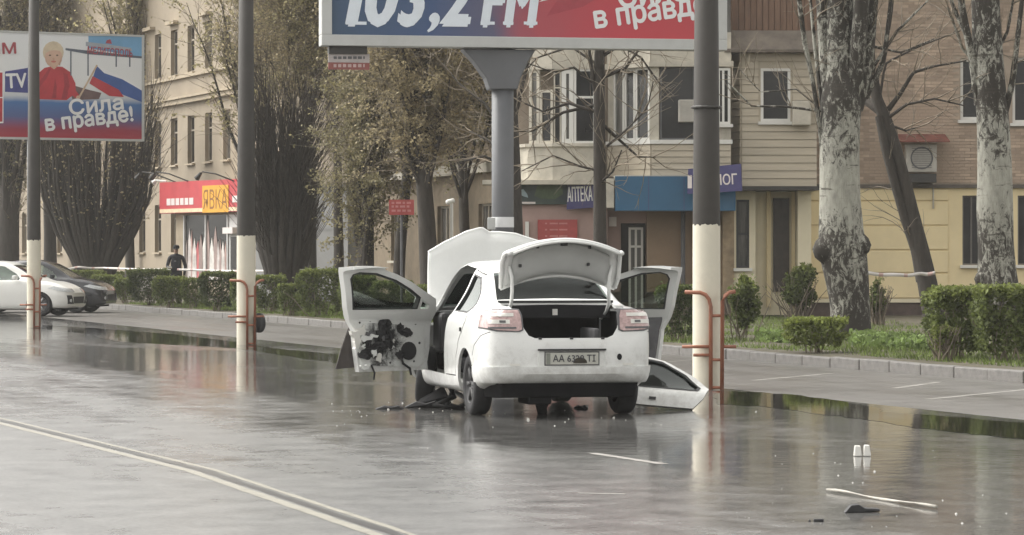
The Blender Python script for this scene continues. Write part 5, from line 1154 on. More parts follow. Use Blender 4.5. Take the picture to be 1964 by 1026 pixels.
def cut(me, ops):
    """boolean chain: ops are (kind, mesh)"""
    tmp = []; o = bpy.data.objects.new('work', me); COL.objects.link(o); tmp.append(o)
    for kind, cm in ops:
        c = bpy.data.objects.new('cutter', cm); COL.objects.link(c); tmp.append(c)
        md = o.modifiers.new('b', 'BOOLEAN'); md.operation = kind; md.object = c; md.solver = 'EXACT'
        try: md.material_mode = 'INDEX'
        except Exception: pass
    bpy.context.view_layer.update(); dg = bpy.context.evaluated_depsgraph_get()
    out = bpy.data.meshes.new_from_object(o.evaluated_get(dg))
    for t in tmp: bpy.data.objects.remove(t)
    out.polygons.foreach_set('use_smooth', [True] * len(out.polygons))
    try: out.set_sharp_from_angle(angle=math.radians(35))
    except Exception: pass
    return out
def grow(poly, d):
    c = np.mean(poly, axis=0); return [tuple(c + (np.array(p) - c) * (1 + d / np.linalg.norm(np.array(p) - c))) for p in poly]
def ring(cy, cz, r, n=28): return [(cy + r * math.cos(2 * math.pi * i / n), cz + r * math.sin(2 * math.pi * i / n)) for i in range(n)]
def setm(me, mats):
    me.materials.clear()
    for m in mats: me.materials.append(m)
    return me
def wheel(root, x, y, side, tilt=0.0, r=0.305, w=0.185, steer=0.0, rimm=None, drop=0.0):
    ca, sa = math.cos(steer), math.sin(steer); ct, st_ = math.cos(tilt), math.sin(tilt)
    def fn(a, b, t):                                    # a along y, b up, t along the axle (outwards)
        X, Y, Z = t * ct - b * st_, a, b * ct + t * st_
        return (x + side * (X * ca - Y * sa), y + side * 0 + (X * sa + Y * ca), r - drop + Z)
    mb = MB(); h = w / 2
    mb.lathe([(r * 0.62, -h * 0.9), (r * 0.9, -h), (r * 0.985, -h * 0.75), (r, -h * 0.35), (r, h * 0.35), (r * 0.985, h * 0.75), (r * 0.9, h), (r * 0.64, h * 0.92), (r * 0.62, h * 0.6)], fn, 32)
    tyre = mb.build('wheel', m_tyre, root, True)
    mb = MB(); mb.lathe([(r * 0.62, h * 0.9), (r * 0.60, h * 0.55), (r * 0.56, h * 0.45), (r * 0.2, h * 0.6), (0.0, h * 0.62)], fn, 24, 1)
    for k in range(6):
        a0 = 2 * math.pi * k / 6
        mb.hexa([fn(rr * math.cos(a0 + dd), rr * math.sin(a0 + dd), tt) for tt in (h * 0.5, h * 0.82) for rr, dd in ((r * 0.15, -0.25), (r * 0.58, -0.13), (r * 0.58, 0.13), (r * 0.15, 0.25))], 0)
    mb.build('rim', [rimm or m_rim, m_grey], tyre, True); return tyre

# ---- the wrecked white saloon
TH = math.radians(12.5)
car = thing('wrecked_car', 'wrecked white saloon with open boot, raised bonnet and open front doors', 'car', (0.38, 32.0, 0), TH)
front_door = [(1.03, 0.37), (1.00, 0.80), (0.90, 1.04), (0.80, 1.44), (1.30, 1.475), (1.62, 1.43), (1.90, 1.30), (2.08, 1.13), (2.11, 0.95), (2.11, 0.60), (2.06, 0.38)]
door_shape = [(1.22, 0.37), (1.16, 0.80), (1.00, 1.04), (0.82, 1.45), (1.05, 1.465), (1.28, 1.445), (1.52, 1.38), (1.72, 1.30), (1.88, 1.215), (2.06, 1.12), (2.11, 0.98), (2.11, 0.60), (2.06, 0.38)]
front_win = [(1.09, 1.02), (0.965, 1.33), (0.985, 1.375), (1.06, 1.395), (1.28, 1.38), (1.52, 1.315), (1.72, 1.225), (1.86, 1.14), (1.86, 1.02)]
front_quarter = [(1.905, 1.02), (1.905, 1.11), (2.0, 1.06), (2.0, 1.02)]
rear_door = [(0.98, 0.37), (0.955, 0.80), (0.87, 1.02), (0.76, 1.43), (0.42, 1.385), (0.10, 1.20), (-0.04, 1.06), (0.02, 0.92), (0.28, 0.74), (0.42, 0.55), (0.46, 0.37)]
rear_win = [(0.80, 1.02), (0.72, 1.375), (0.44, 1.335), (0.22, 1.21), (0.07, 1.06), (0.10, 1.015)]
arch_r = [('DIFFERENCE', prism_obj(ring(0.0, 0.30, 0.365), 'x', a, b)) for a, b in ((-1.2, -0.58), (0.58, 1.2))]
arch_f = [('DIFFERENCE', prism_obj(ring(2.634, 0.30, 0.365), 'x', a, b)) for a, b in ((-1.2, -0.58), (0.58, 1.2))]
trunk_hole = [(-0.36, 0.775), (-0.42, 0.80), (-0.465, 0.87), (-0.49, 1.0), (-0.56, 1.06), (-0.60, 1.4), (0.60, 1.4), (0.56, 1.06), (0.49, 1.0), (0.465, 0.87), (0.42, 0.80), (0.36, 0.775)]
rw = [(-0.58, -0.17), (0.58, -0.17), (0.49, 0.40), (-0.49, 0.40)]
wsd = [(-0.50, 1.80), (0.50, 1.80), (0.62, 2.40), (-0.62, 2.40)]
lampL = [(-0.95, 1.05), (-0.51, 1.045), (-0.49, 0.99), (-0.485, 0.86), (-0.52, 0.845), (-0.72, 0.855), (-0.95, 0.90)]
lampR = [(-x, z) for x, z in lampL][::-1]
ops = arch_r + arch_f
for s in (-1, 1):
    a, b = (-1.2, -0.3) if s < 0 else (0.3, 1.2)
    ops.append(('DIFFERENCE', prism_obj(front_door, 'x', a, b))); ops.append(('DIFFERENCE', prism_obj(rear_door, 'x', a, b)))
ops += [('DIFFERENCE', prism_obj(trunk_hole, 'y', -1.3, -0.24)), ('DIFFERENCE', prism_obj(rw, 'z', 1.13, 1.6)), ('DIFFERENCE', prism_obj(wsd, 'z', 1.0, 1.6)),
        ('DIFFERENCE', prism_obj([(-0.66, 2.46), (0.66, 2.46), (0.60, 3.16), (-0.60, 3.16)], 'z', 0.6, 1.3))]
plate_r = [(-0.33, 0.485), (0.33, 0.485), (0.33, 0.640), (-0.33, 0.640)]
body = cut(shell_obj(SEDAN, 0.0, 0.028, [m_white, m_carpet]), ops)
link('body', setm(body, [m_white, m_carpet]), None, car)
def car_cut(name, o0, o1, ops, mats, parent=car): return link(name, setm(cut(shell_obj(SEDAN, o0, o1, mats[:2]), ops), mats), None, parent)
def side(poly, s, d=0.0): return prism_obj(grow(poly, d) if d else poly, 'x', *((-1.2, -0.3) if s < 0 else (0.3, 1.2)))
rdoor = car_cut('rear_door', -0.003, 0.05, [('INTERSECT', side(rear_door, -1, -0.012)), ('DIFFERENCE', side(rear_win, -1))], [m_white, m_grey])
car_cut('pane', 0.014, 0.019, [('INTERSECT', side(rear_win, -1, 0.02))], [m_glass, m_glass], rdoor)
car_cut('rear_glass', 0.010, 0.015, [('INTERSECT', prism_obj(grow(rw, 0.03), 'z', 1.10, 1.6))], [m_rearglass, m_rearglass])
car_cut('windscreen', 0.010, 0.015, [('INTERSECT', prism_obj(grow(wsd, 0.03), 'z', 0.9, 1.6))], [m_rearglass, m_rearglass])
# window seal and door seam of the rear door
def seam(name, poly, s, w, o0, o1, mat, parent): return car_cut(name, o0, o1, [('INTERSECT', side(poly, s, w)), ('DIFFERENCE', side(poly, s, -0.004))], [mat, mat], parent)
seam('window_seal', rear_win, -1, 0.022, -0.006, 0.03, m_black, rdoor)
seam('door_gap', rear_door, -1, 0.010, 0.004, 0.05, m_carpet, rdoor)
mb = MB(); mb.box(-0.885, -0.868, 0.17, 0.19, 0.82, 0.86); mb.build('door_handle', m_black, rdoor)

# tail lamps cut from the same skin: housing, clear lens, red core
m_lens = M('lamp_lens', (0.42, 0.29, 0.28), 0.12, 0.35, 22, coat=1.0); m_lensred = M('lamp_red', (0.35, 0.05, 0.05), 0.2, 0.3, 18, coat=1.0)
for poly in (lampL, lampR):
    ins = ('INTERSECT', prism_obj(poly, 'y', -1.2, -0.56))
    lo = car_cut('tail_lamp', -0.012, 0.04, [ins], [m_lens, m_black])
    sgn = -1 if poly is lampL else 1
    for z0, z1, mt2, xo in ((0.985, 1.018, m_pvc, 0.56), (0.915, 0.955, m_pvc, 0.60), (0.868, 0.885, m_grey, 0.54)):
        cc = [(sgn * xo, z0), (sgn * 0.80, z0), (sgn * 0.80, z1), (sgn * xo, z1)]
        car_cut('reflector', -0.016, 0.02, [('INTERSECT', prism_obj(cc, 'y', -1.2, -0.70))], [mt2, mt2], lo)
    car_cut('bulb', -0.019, 0.02, [('INTERSECT', prism_obj([(sgn * 0.64, 0.925), (sgn * 0.70, 0.925), (sgn * 0.70, 0.948), (sgn * 0.64, 0.948)], 'y', -1.2, -0.62))], [m_grey, m_grey], lo)
    sl = car_cut('lamp_surround', -0.006, 0.03, [('INTERSECT', prism_obj(grow(poly, 0.018), 'y', -1.2, -0.53)), ('DIFFERENCE', prism_obj(grow(poly, -0.002), 'y', -1.3, -0.5))], [m_grey, m_grey], lo)
# rear bumper: bevelled step, number plate, reflectors, tow eye
bump = car_cut('rear_bumper', -0.022, 0.03, [('INTERSECT', prism_obj([(-1, 0.34), (1, 0.34), (1, 0.475), (0.86, 0.50), (-0.86, 0.50), (-1, 0.475)], 'y', -1.2, -0.38)), *arch_r], [m_white, m_black])
car_cut('valance', 0.012, 0.06, [('INTERSECT', prism_obj([(-0.80, 0.20), (0.80, 0.20), (0.84, 0.41), (-0.84, 0.41)], 'y', -1.2, -0.40))], [m_under, m_under], bump)
mb = MB(); yr = -0.925
mb.hexa([(-0.66, -0.78, 0.20), (0.66, -0.78, 0.20), (0.74, -0.30, 0.18), (-0.74, -0.30, 0.18), (-0.70, -0.80, 0.40), (0.70, -0.80, 0.40), (0.78, -0.3, 0.40), (-0.78, -0.3, 0.40)])
mb.box(-0.40, -0.16, -0.75, -0.3, 0.13, 0.3); mb.build('undertray', m_under, car, bevel=0.02)
mb = MB(); mb.box(-0.335, 0.335, -0.908, -0.86, 0.495, 0.665); rec = mb.build('plate_recess', m_whitedirty, car, bevel=0.01)
mb = MB(); mb.box(-0.335, 0.335, -0.935, -0.86, 0.655, 0.672); mb.build('recess_lip', m_black, rec)
mb = MB(); mb.box(-0.26, 0.26, -0.918, -0.909, 0.523, 0.635); pl = mb.build('number_plate', M('plate_white', (0.50, 0.50, 0.45), 0.4, 0.1, 8, dirt=0.3), car)
mb = MB(); mb.box(-0.272, 0.272, -0.914, -0.906, 0.511, 0.647); mb.build('plate_frame', m_grey, pl)
vs, fs = text_mesh('АА 6328 ТІ', 0.42, 0.066, 0.02); me = bpy.data.meshes.new('lettering')
me.from_pydata([(-0.19 + x, -0.9195 - z, 0.548 + y) for x, y, z in vs], [], fs); link('lettering', me, M('plate_ink', (0.06, 0.06, 0.07), 0.5), pl)
mb = MB(); mb.box(-0.255, -0.215, -0.9195, -0.9185, 0.527, 0.631); mb.build('stripe', M('plate_stripe', (0.22, 0.23, 0.20), 0.5), pl)
mb = MB(); mb.lathe([(0.0, 0.012), (0.045, 0.010), (0.07, 0.0)], lambda x, y, t: (0.08 + x, -0.919 - t, 0.535 + abs(y) * 0.8), 14); mb.build('mud_stain', M('mud', (0.09, 0.08, 0.065), 0.9), pl)
for s in (-1, 1):
    mb = MB(); mb.hexa([(s * 0.50, -0.895, 0.505), (s * 0.67, -0.868, 0.500), (s * 0.67, -0.80, 0.500), (s * 0.50, -0.80, 0.505), (s * 0.50, -0.895, 0.540), (s * 0.645, -0.868, 0.535), (s * 0.645, -0.80, 0.535), (s * 0.50, -0.80, 0.540)])
    rf = mb.build('reflector_recess', m_grey, car, bevel=0.006)
    mb = MB(); mb.box(min(s * 0.51, s * 0.61), max(s * 0.51, s * 0.61), -0.905, -0.86, 0.512, 0.532); mb.build('reflector', m_pvc, rf)
mb = MB(); mb.lathe([(0.0, 0.0), (0.022, 0.0), (0.026, -0.01)], lambda x, y, t: (0.475 + x, -0.906 - t, 0.592 + y * 1.3), 14); mb.build('tow_eye_hole', m_carpet, car)
for x in (-0.31, 0.0, 0.31):
    mb = MB(); mb.box(x - 0.016, x + 0.016, -0.90, -0.85, 0.762, 0.782); mb.build('rubber_stop', m_black, car)

# shut line between bumper and wings
for sgn_ in (-1, 1): car_cut('bumper_seam', -0.0015, 0.012, [('INTERSECT', side([(-0.80, 0.832), (-0.80, 0.838), (-0.60, 0.795), (-0.40, 0.70), (-0.33, 0.60), (-0.338, 0.597), (-0.406, 0.694), (-0.604, 0.788)], sgn_))], [m_grey, m_grey], bump)
# boot: liner, rear seat back, shelf
mb = MB()
mb.box(-0.60, 0.60, -0.80, 0.30, 0.50, 0.53); mb.box(-0.62, -0.59, -0.80, 0.30, 0.53, 1.02); mb.box(0.59, 0.62, -0.80, 0.30, 0.53, 1.02); mb.box(-0.60, 0.60, -0.80, -0.77, 0.53, 0.76)
mb.build('boot_liner', m_carpet, car)
mb = MB(); mb.box(-0.58, 0.58, 0.30, 0.45, 0.53, 1.12); mb.build('rear_seat_back', m_carpet, car, bevel=0.03)
mb = MB(); mb.box(-0.55, 0.55, -0.235, -0.215, 0.955, 1.10); mb.build('boot_crossmember', M('boot_trim', (0.02, 0.02, 0.022), 0.85, spec=0.2), car, bevel=0.008)
mb = MB(); mb.box(-0.58, 0.58, -0.25, 0.30, 1.105, 1.13); mb.build('parcel_shelf', M('shelf_grey', (0.06, 0.062, 0.062), 0.85, 0.2, spec=0.2), car, bevel=0.008)
mb = MB(); mb.box(-0.035, 0.015, -0.245, -0.236, 0.985, 1.045); mb.build('boot_tag', m_pvc, car)
mb = MB(); mb.box(0.30, 0.36, -0.60, 0.0, 0.54, 0.86); mb.build('boot_divider', m_grey, car, bevel=0.02)
# seats, dashboard, steering wheel
for x in (-0.36, 0.36):
    mb = MB(); mb.hexa([(x - 0.24, 1.10, 0.55), (x + 0.24, 1.10, 0.55), (x + 0.24, 1.25, 0.5), (x - 0.24, 1.25, 0.5), (x - 0.20, 0.92, 1.12), (x + 0.20, 0.92, 1.12), (x + 0.20, 1.04, 1.12), (x - 0.20, 1.04, 1.12)])
    if x > 0: mb.hexa([(0.36, 1.02, 0.6), (0.64, 1.02, 0.6), (0.64, 1.15, 0.6), (0.36, 1.15, 0.6), (0.38, 0.90, 1.26), (0.60, 0.90, 1.24), (0.60, 1.0, 1.24), (0.38, 1.0, 1.26)])
    seat = mb.build('front_seat', m_carpet, car, bevel=0.04)
    if x > 0: mb = MB(); mb.box(x + 0.04, x + 0.24, 0.93, 1.03, 1.16, 1.33); mb.build('headrest', m_carpet, seat, bevel=0.03)
    mb = MB(); mb.box(x - 0.25, x + 0.25, 1.10, 1.62, 0.36, 0.52); mb.build('cushion', m_carpet, seat, bevel=0.04)
mb = MB(); mb.box(-0.72, 0.72, 1.95, 2.40, 0.55, 0.98); mb.build('dashboard', m_black, car, bevel=0.05)
mb = MB(); mb.tube([(-0.36 + 0.18 * math.cos(t), 1.80 + 0.06 * math.sin(t), 0.92 + 0.17 * math.sin(t)) for t in np.linspace(0, 2 * math.pi, 21)], 0.016, 6, False); mb.build('steering_wheel', m_black, car, True)
mb = MB(); mb.box(-0.58, 0.58, 2.52, 3.1, 0.35, 0.72); mb.build('engine', m_under, car, bevel=0.05)
mb = MB(); mb.tube([(0.13, 1.62, 1.43), (0.14, 1.63, 1.30), (0.13, 1.63, 1.25)], [0.006, 0.012, 0.02], 6); mb.build('mirror_charm', m_pvc, car)
mb = MB(); mb.box(-0.10, 0.10, 1.68, 1.71, 1.34, 1.41); mb.build('rear_view_mirror', m_black, car, bevel=0.015)

# boot lid, open: nearly upright deck panel seen from beneath with the tail part overhanging on top
def lid_grid(prof, hw, arc, side_drop, n=17):
    V = []
    for k, (y, z, ws_) in enumerate(prof):
        for j in range(n):
            u = -1 + 2 * j / (n - 1); x = u * hw * ws_
            V.append((x, y + 0.04 * u * u, z - arc * u * u))
    Fc = [(i * n + j, i * n + j + 1, (i + 1) * n + j + 1, (i + 1) * n + j) for i in range(len(prof) - 1) for j in range(n - 1)]
    return V, Fc
prof = [(-0.34, 1.385, 0.98), (-0.37, 1.41, 1.0), (-0.405, 1.485, 1.0), (-0.44, 1.56, 1.0), (-0.475, 1.66, 0.99), (-0.505, 1.705, 0.985), (-0.56, 1.728, 0.975), (-0.64, 1.728, 0.965), (-0.72, 1.715, 0.95)]
V, Fc = lid_grid(prof, 0.585, 0.13, 0.0)
mb = MB(); mb.add(V, Fc); lid = mb.build('boot_lid', [m_white], car, True)
md = lid.modifiers.new('solid', 'SOLIDIFY'); md.thickness = 0.03; md.offset = 0
# pressed inner panel and rolled edges of the lid
inn = [(-0.375, 1.40, 0.80), (-0.40, 1.425, 0.83), (-0.43, 1.45, 0.84), (-0.465, 1.56, 0.84), (-0.495, 1.645, 0.83), (-0.53, 1.685, 0.82)]
V, Fc = lid_grid(inn, 0.585, 0.12, 0.0); mb = MB(); mb.add(V, Fc); io = mb.build('inner_panel', M('lid_inner_shaded', (0.50, 0.51, 0.50), 0.5, 0.06, 5, dirt=0.15), lid, True)  # white paint greyed: the shade under the lid is put into the colour
md = io.modifiers.new('solid', 'SOLIDIFY'); md.thickness = 0.02; md.offset = 0
for s in (-1, 1):
    mb = MB(); mb.tube([(s * 0.575, -0.36 + 0.03, 1.255), (s * 0.59, -0.40, 1.35), (s * 0.59, -0.45, 1.50), (s * 0.578, -0.52, 1.585), (s * 0.565, -0.62, 1.60), (s * 0.553, -0.70, 1.59)], 0.022, 8); mb.build('edge', m_white, lid, True)
mb = MB(); mb.tube([(u * 0.575, -0.335 + 0.04 * u * u, 1.375 - 0.13 * u * u) for u in np.linspace(-1, 1, 15)], 0.02, 8); mb.build('edge', m_white, lid, True)
mb = MB(); mb.tube([(u * 0.555, -0.72 + 0.04 * u * u, 1.705 - 0.13 * u * u) for u in np.linspace(-1, 1, 15)], 0.014, 8); mb.build('edge', m_white, lid, True)
for x, z, y in ((-0.25, 1.655, -0.535), (0.27, 1.65, -0.535), (-0.41, 1.47, -0.47), (0.27, 1.485, -0.475), (0.01, 1.68, -0.545)):
    mb = MB(); w = 0.035 if abs(x) < 0.05 else 0.013
    mb.box(x - w, x + w, y - 0.012, y + 0.03, z - 0.016, z + 0.016); mb.build('latch' if w > 0.02 else 'hole', m_black, lid, bevel=0.006)
for s in (-1, 1):
    mb = MB(); mb.tube([(s * 0.495, -0.10, 0.95), (s * 0.495, -0.30, 1.02), (s * 0.49, -0.415, 1.10), (s * 0.485, -0.44, 1.22), (s * 0.49, -0.445, 1.36), (s * 0.515, -0.44, 1.47)], [0.014, 0.016, 0.018, 0.018, 0.018, 0.016], 8); mb.build('hinge_arm', m_white, lid, True)

# bonnet, raised at the front
V = []; n = 41; rows_ = 9
for i in range(rows_):
    f = i / (rows_ - 1)
    for j in range(n):
        u = -1 + 2 * j / (n - 1); hw = 0.74 - 0.03 * f; top = 0.015 + float(np.interp(u, [-1, -0.75, -0.4, -0.17, -0.05, 0.1, 0.35, 0.53, 1], [1.59, 1.69, 1.806, 1.85, 1.80, 1.80, 1.783, 1.739, 1.64]))
        V.append((u * hw, 2.50 + 0.16 * f + 0.05 * (1 - u * u) + 0.05 * math.sin(f * 3.1) + 0.035 * f * math.exp(-((u + 0.05) / 0.16) ** 2), 0.96 + (top - 0.96) * f))
mb = MB(); mb.add(V, [(i * n + j, i * n + j + 1, (i + 1) * n + j + 1, (i + 1) * n + j) for i in range(rows_ - 1) for j in range(n - 1)])
bon = mb.build('bonnet', m_white, car, True); md = bon.modifiers.new('solid', 'SOLIDIFY'); md.thickness = 0.035; md.offset = 0
mb = MB(); mb.tube([(V[j + (rows_ - 1) * n][0], V[j + (rows_ - 1) * n][1], V[j + (rows_ - 1) * n][2]) for j in range(n)], 0.02, 6); mb.build('edge', m_white, bon, True)

# front doors cut from the skin and swung on their hinges
def front(s, ang, label):
    e = bpy.data.objects.new('front_door', None)
    d = link('front_door', setm(cut(shell_obj(SEDAN, 0.0, 0.075, [m_white, m_whitedirty]), [('INTERSECT', side(door_shape, s)), ('DIFFERENCE', side(front_win, s)), ('DIFFERENCE', side(front_quarter, s))]), [m_white, m_whitedirty if s < 0 else m_grey]), None, car)
    p = link('pane', setm(cut(shell_obj(SEDAN, 0.03, 0.035, [m_tint, m_tint]), [('INTERSECT', side(front_win, s, 0.015))]), [m_tint, m_tint]), None, d)
    q = link('quarter_pane', setm(cut(shell_obj(SEDAN, 0.03, 0.035, [m_tint, m_tint]), [('INTERSECT', side(front_quarter, s, 0.01))]), [m_tint, m_tint]), None, d)
    sl = link('window_seal', setm(cut(shell_obj(SEDAN, 0.02, 0.079, [m_black, m_black]), [('INTERSECT', side(front_win, s, 0.012)), ('DIFFERENCE', side(front_win, s, -0.006))]), [m_black, m_black]), None, d)
    h = Vector((s * 0.85, 2.10, 0)); R = Matrix.Translation(h) @ Matrix.Rotation(ang, 4, 'Z') @ Matrix.Translation(-h)
    d.matrix_local = R; d['label'] = label; return d, R
ld, RL = front(-1, math.radians(-66), 'driver door swung open with torn lining and black smears')
# torn inside of the driver door, in the door's closed position (inner skin lies at x = -0.79)
m_smear = M('soot_black', (0.018, 0.018, 0.02), 0.8, 0.4, 9)
def inside(name, pts, mat, x=-0.782, th=0.016, jit=0.0):
    rr = random.Random(str(pts)); P_ = []
    for (y, z), (y2, z2) in zip(pts, pts[1:] + pts[:1]):
        for k in range(3): f = k / 3; P_.append((y + (y2 - y) * f + rr.uniform(-jit, jit), z + (z2 - z) * f + rr.uniform(-jit, jit)))
    mb = MB(); mb.prism(P_, lambda u, v, t: (t, u, v), x, x + th); return mb.build(name, mat, ld)
m_sooty = M('sooty_inner_steel', (0.66, 0.67, 0.65), 0.5, 0.08, 6)
def soot(m):
    nt = m.node_tree; N, L = nt.nodes, nt.links; b = N['Principled BSDF']; src = b.inputs['Base Color'].links[0].from_socket
    tc = N.new('ShaderNodeTexCoord'); ds = N.new('ShaderNodeVectorMath'); ds.operation = 'DISTANCE'; L.new(tc.outputs['Object'], ds.inputs[0]); ds.inputs[1].default_value = (-0.79, 1.50, 0.68)
    no = N.new('ShaderNodeTexNoise'); no.inputs['Scale'].default_value = 7; no.inputs['Detail'].default_value = 9; no.inputs['Roughness'].default_value = 0.78; no.inputs['Distortion'].default_value = 0.6; L.new(tc.outputs['Object'], no.inputs['Vector'])
    ma = N.new('ShaderNodeMath'); ma.operation = 'MULTIPLY_ADD'; ma.inputs[1].default_value = -1.15; L.new(ds.outputs['Value'], ma.inputs[0]); L.new(no.outputs['Fac'], ma.inputs[2])
    mr = N.new('ShaderNodeMapRange'); mr.inputs['From Min'].default_value = 0.16; mr.inputs['From Max'].default_value = 0.36; L.new(ma.outputs[0], mr.inputs['Value'])
    mx = N.new('ShaderNodeMix'); mx.data_type = 'RGBA'; L.new(mr.outputs[0], mx.inputs[0]); L.new(src, mx.inputs[6]); mx.inputs[7].default_value = (0.02, 0.02, 0.022, 1); L.new(mx.outputs[2], b.inputs['Base Color'])
soot(m_sooty)
inside('inner_panel', [(1.24, 0.44), (1.17, 0.80), (1.12, 0.96), (1.98, 0.97), (2.03, 0.9), (2.03, 0.46), (1.95, 0.41)], m_sooty, -0.80, 0.022)
def lump(cy, cz, ry, rz, dx, mat, seed):
    rr = random.Random(seed); mb = MB(); nu_, nv_ = 12, 7; V_ = []
    for i in range(nv_ + 1):
        for j in range(nu_):
            a_, b_ = math.pi * i / nv_, 2 * math.pi * j / nu_; k_ = rr.uniform(0.62, 1.25)
            V_.append((-0.778 + dx * math.cos(a_) * k_, cy + ry * math.sin(a_) * math.cos(b_) * k_, cz + rz * math.sin(a_) * math.sin(b_) * k_))
    mb.add(V_, [(i * nu_ + j, i * nu_ + (j + 1) % nu_, (i + 1) * nu_ + (j + 1) % nu_, (i + 1) * nu_ + j) for i in range(nv_) for j in range(nu_)]); return mb.build('torn_lining', mat, ld)
for k_, (cy, cz, ry, rz, dx) in enumerate(((1.53, 0.86, 0.085, 0.075, 0.05), (1.56, 0.70, 0.07, 0.10, 0.06), (1.44, 0.62, 0.10, 0.08, 0.05), (1.30, 0.56, 0.10, 0.07, 0.045), (1.30, 0.66, 0.06, 0.06, 0.05), (1.80, 0.77, 0.10, 0.05, 0.04), (1.72, 0.82, 0.05, 0.06, 0.04))): lump(cy, cz, ry, rz, dx, m_smear, 50 + k_)
inside('speaker_hole', ring(1.83, 0.58, 0.095, 16), m_smear, -0.777, 0.012)
inside('torn_lining', [(1.16, 0.72), (1.30, 0.76), (1.44, 0.74), (1.34, 0.69), (1.2, 0.68)], m_whitedirty, -0.755, 0.03, 0.03)
inside('torn_lining', [(1.10, 0.70), (1.09, 0.78), (1.17, 0.80), (1.19, 0.66), (1.13, 0.60)], m_pvc, -0.76, 0.05, 0.02)
inside('torn_lining', [(1.20, 0.44), (1.32, 0.46), (1.30, 0.40), (1.22, 0.41)], m_whitedirty, -0.75, 0.03, 0.015)
rr = random.Random(12)
for i in range(16):
    cy, cz = rr.uniform(1.22, 1.72), rr.uniform(0.48, 0.90); r_ = rr.uniform(0.02, 0.07); k_ = rr.randrange(5, 8)
    pts_ = [(cy + r_ * rr.uniform(0.4, 1.5) * math.cos(2 * math.pi * j / k_), cz + r_ * rr.uniform(0.4, 1.5) * math.sin(2 * math.pi * j / k_)) for j in range(k_)]
    inside('torn_lining', pts_, [m_smear, m_whitedirty, m_smear, m_grey, m_pvc][i % 5], -0.774 + rr.uniform(0, 0.03), 0.012, 0.012)
for y_, z_, r_ in ((1.35, 0.90, 0.014), (1.22, 0.88, 0.012), (1.92, 0.86, 0.013), (1.97, 0.66, 0.014), (1.90, 0.47, 0.012), (1.60, 0.46, 0.012), (1.30, 0.62, 0.02)):
    inside('hole', ring(y_, z_, r_, 8), m_black, -0.779, 0.004)
inside('stiffener', [(1.20, 0.905), (1.20, 0.925), (1.95, 0.93), (1.95, 0.91)], m_white, -0.778, 0.012)
mb = MB(); mb.tube([(-0.755, 1.76, 0.55), (-0.74, 1.72, 0.50), (-0.745, 1.74, 0.45), (-0.74, 1.82, 0.40), (-0.74, 1.84, 0.33)], 0.014, 6); mb.build('loose_cable', m_smear, ld, True)
mb = MB(); mb.tube([(-0.77, 1.36, 0.44), (-0.74, 1.38, 0.36), (-0.74, 1.37, 0.29)], 0.01, 6); mb.build('loose_cable', m_smear, ld, True)
# outer skin of the door peeled away at its rear lower corner
mb = MB(); q = [(-0.90, 1.18, 0.88), (-0.93, 1.09, 0.62), (-0.95, 1.03, 0.40), (-0.88, 1.27, 0.42), (-0.86, 1.25, 0.66)]
mb.add(q + [(x + 0.012, y, z) for x, y, z in q], [(0, 1, 2, 3, 4), (9, 8, 7, 6, 5), (0, 5, 6, 1), (1, 6, 7, 2), (2, 7, 8, 3), (3, 8, 9, 4), (4, 9, 5, 0)]); mb.build('peeled_skin', M('bare_underskin', (0.05, 0.042, 0.038), 0.7, 0.3, 6), ld)
rdr, RR = front(1, math.radians(50), 'passenger door standing open with dark lining')
mb = MB(); mb.prism([(1.24, 0.42), (1.18, 0.80), (1.12, 0.98), (2.0, 0.98), (2.05, 0.5), (1.98, 0.40)], lambda u, v, t: (t, u, v), 0.755, 0.785); mb.build('door_card', m_grey, rdr)
mb = MB(); mb.box(0.71, 0.76, 1.3, 1.75, 0.70, 0.76); mb.build('armrest', m_black, rdr, bevel=0.015)

# wheels, suspension scraps hanging under the car
m_darkrim = M('dirty_steel_rim', (0.06, 0.06, 0.062), 0.6, 0.3, 8)
for x, y, s, tl, sr in ((-0.735, 0.0, -1, 0.0, 0.0), (0.735, 0.0, 1, 0.0, 0.0), (-0.74, 2.62, -1, 0.10, 0.25), (0.735, 2.634, 1, -0.03, 0.06)): wheel(car, x, y, s, tl, steer=sr, rimm=m_darkrim)
mb = MB(); mb.tube([(-0.66, 0, 0.29), (0.66, 0, 0.29)], 0.05, 10); mb.build('rear_axle', m_under, car, True)
mb = MB(); mb.tube([(-0.02, 0.3, 0.34), (0.0, 0.2, 0.16), (-0.06, 0.15, 0.07), (-0.05, 0.12, 0.0)], [0.09, 0.07, 0.06, 0.05], 8); mb.build('hanging_exhaust', m_under, car, True)
mb = MB(); mb.box(-0.55, 0.55, 0.6, 2.2, 0.16, 0.24); mb.build('floor_pan', m_under, car, bevel=0.03)
mb = MB(); mb.hexa([(-0.95, 2.0, 0.0), (-0.60, 1.9, 0.0), (-0.55, 2.3, 0.0), (-0.9, 2.4, 0.0), (-0.92, 2.0, 0.03), (-0.66, 1.95, 0.10), (-0.62, 2.3, 0.2), (-0.85, 2.4, 0.06)]); mb.build('torn_wheel_arch_liner', m_under, car)
for i, (x, y, z) in enumerate(((-0.72, 1.55, 0.20), (-0.60, 1.35, 0.17), (-0.78, 1.25, 0.12))):
    rr = random.Random(i); mb = MB(); mb.tube([(x, y, 0.28), (x + rr.uniform(-.1, .1), y + rr.uniform(-.15, .15), z), (x + rr.uniform(-.2, .2), y + rr.uniform(-.2, .2), 0.05), (x + rr.uniform(-.2, .2), y - 0.1, 0.01)], [0.04, 0.03, 0.025, 0.02], 6); mb.build('hanging_scrap', m_black if i != 1 else m_whitedirty, car, True)

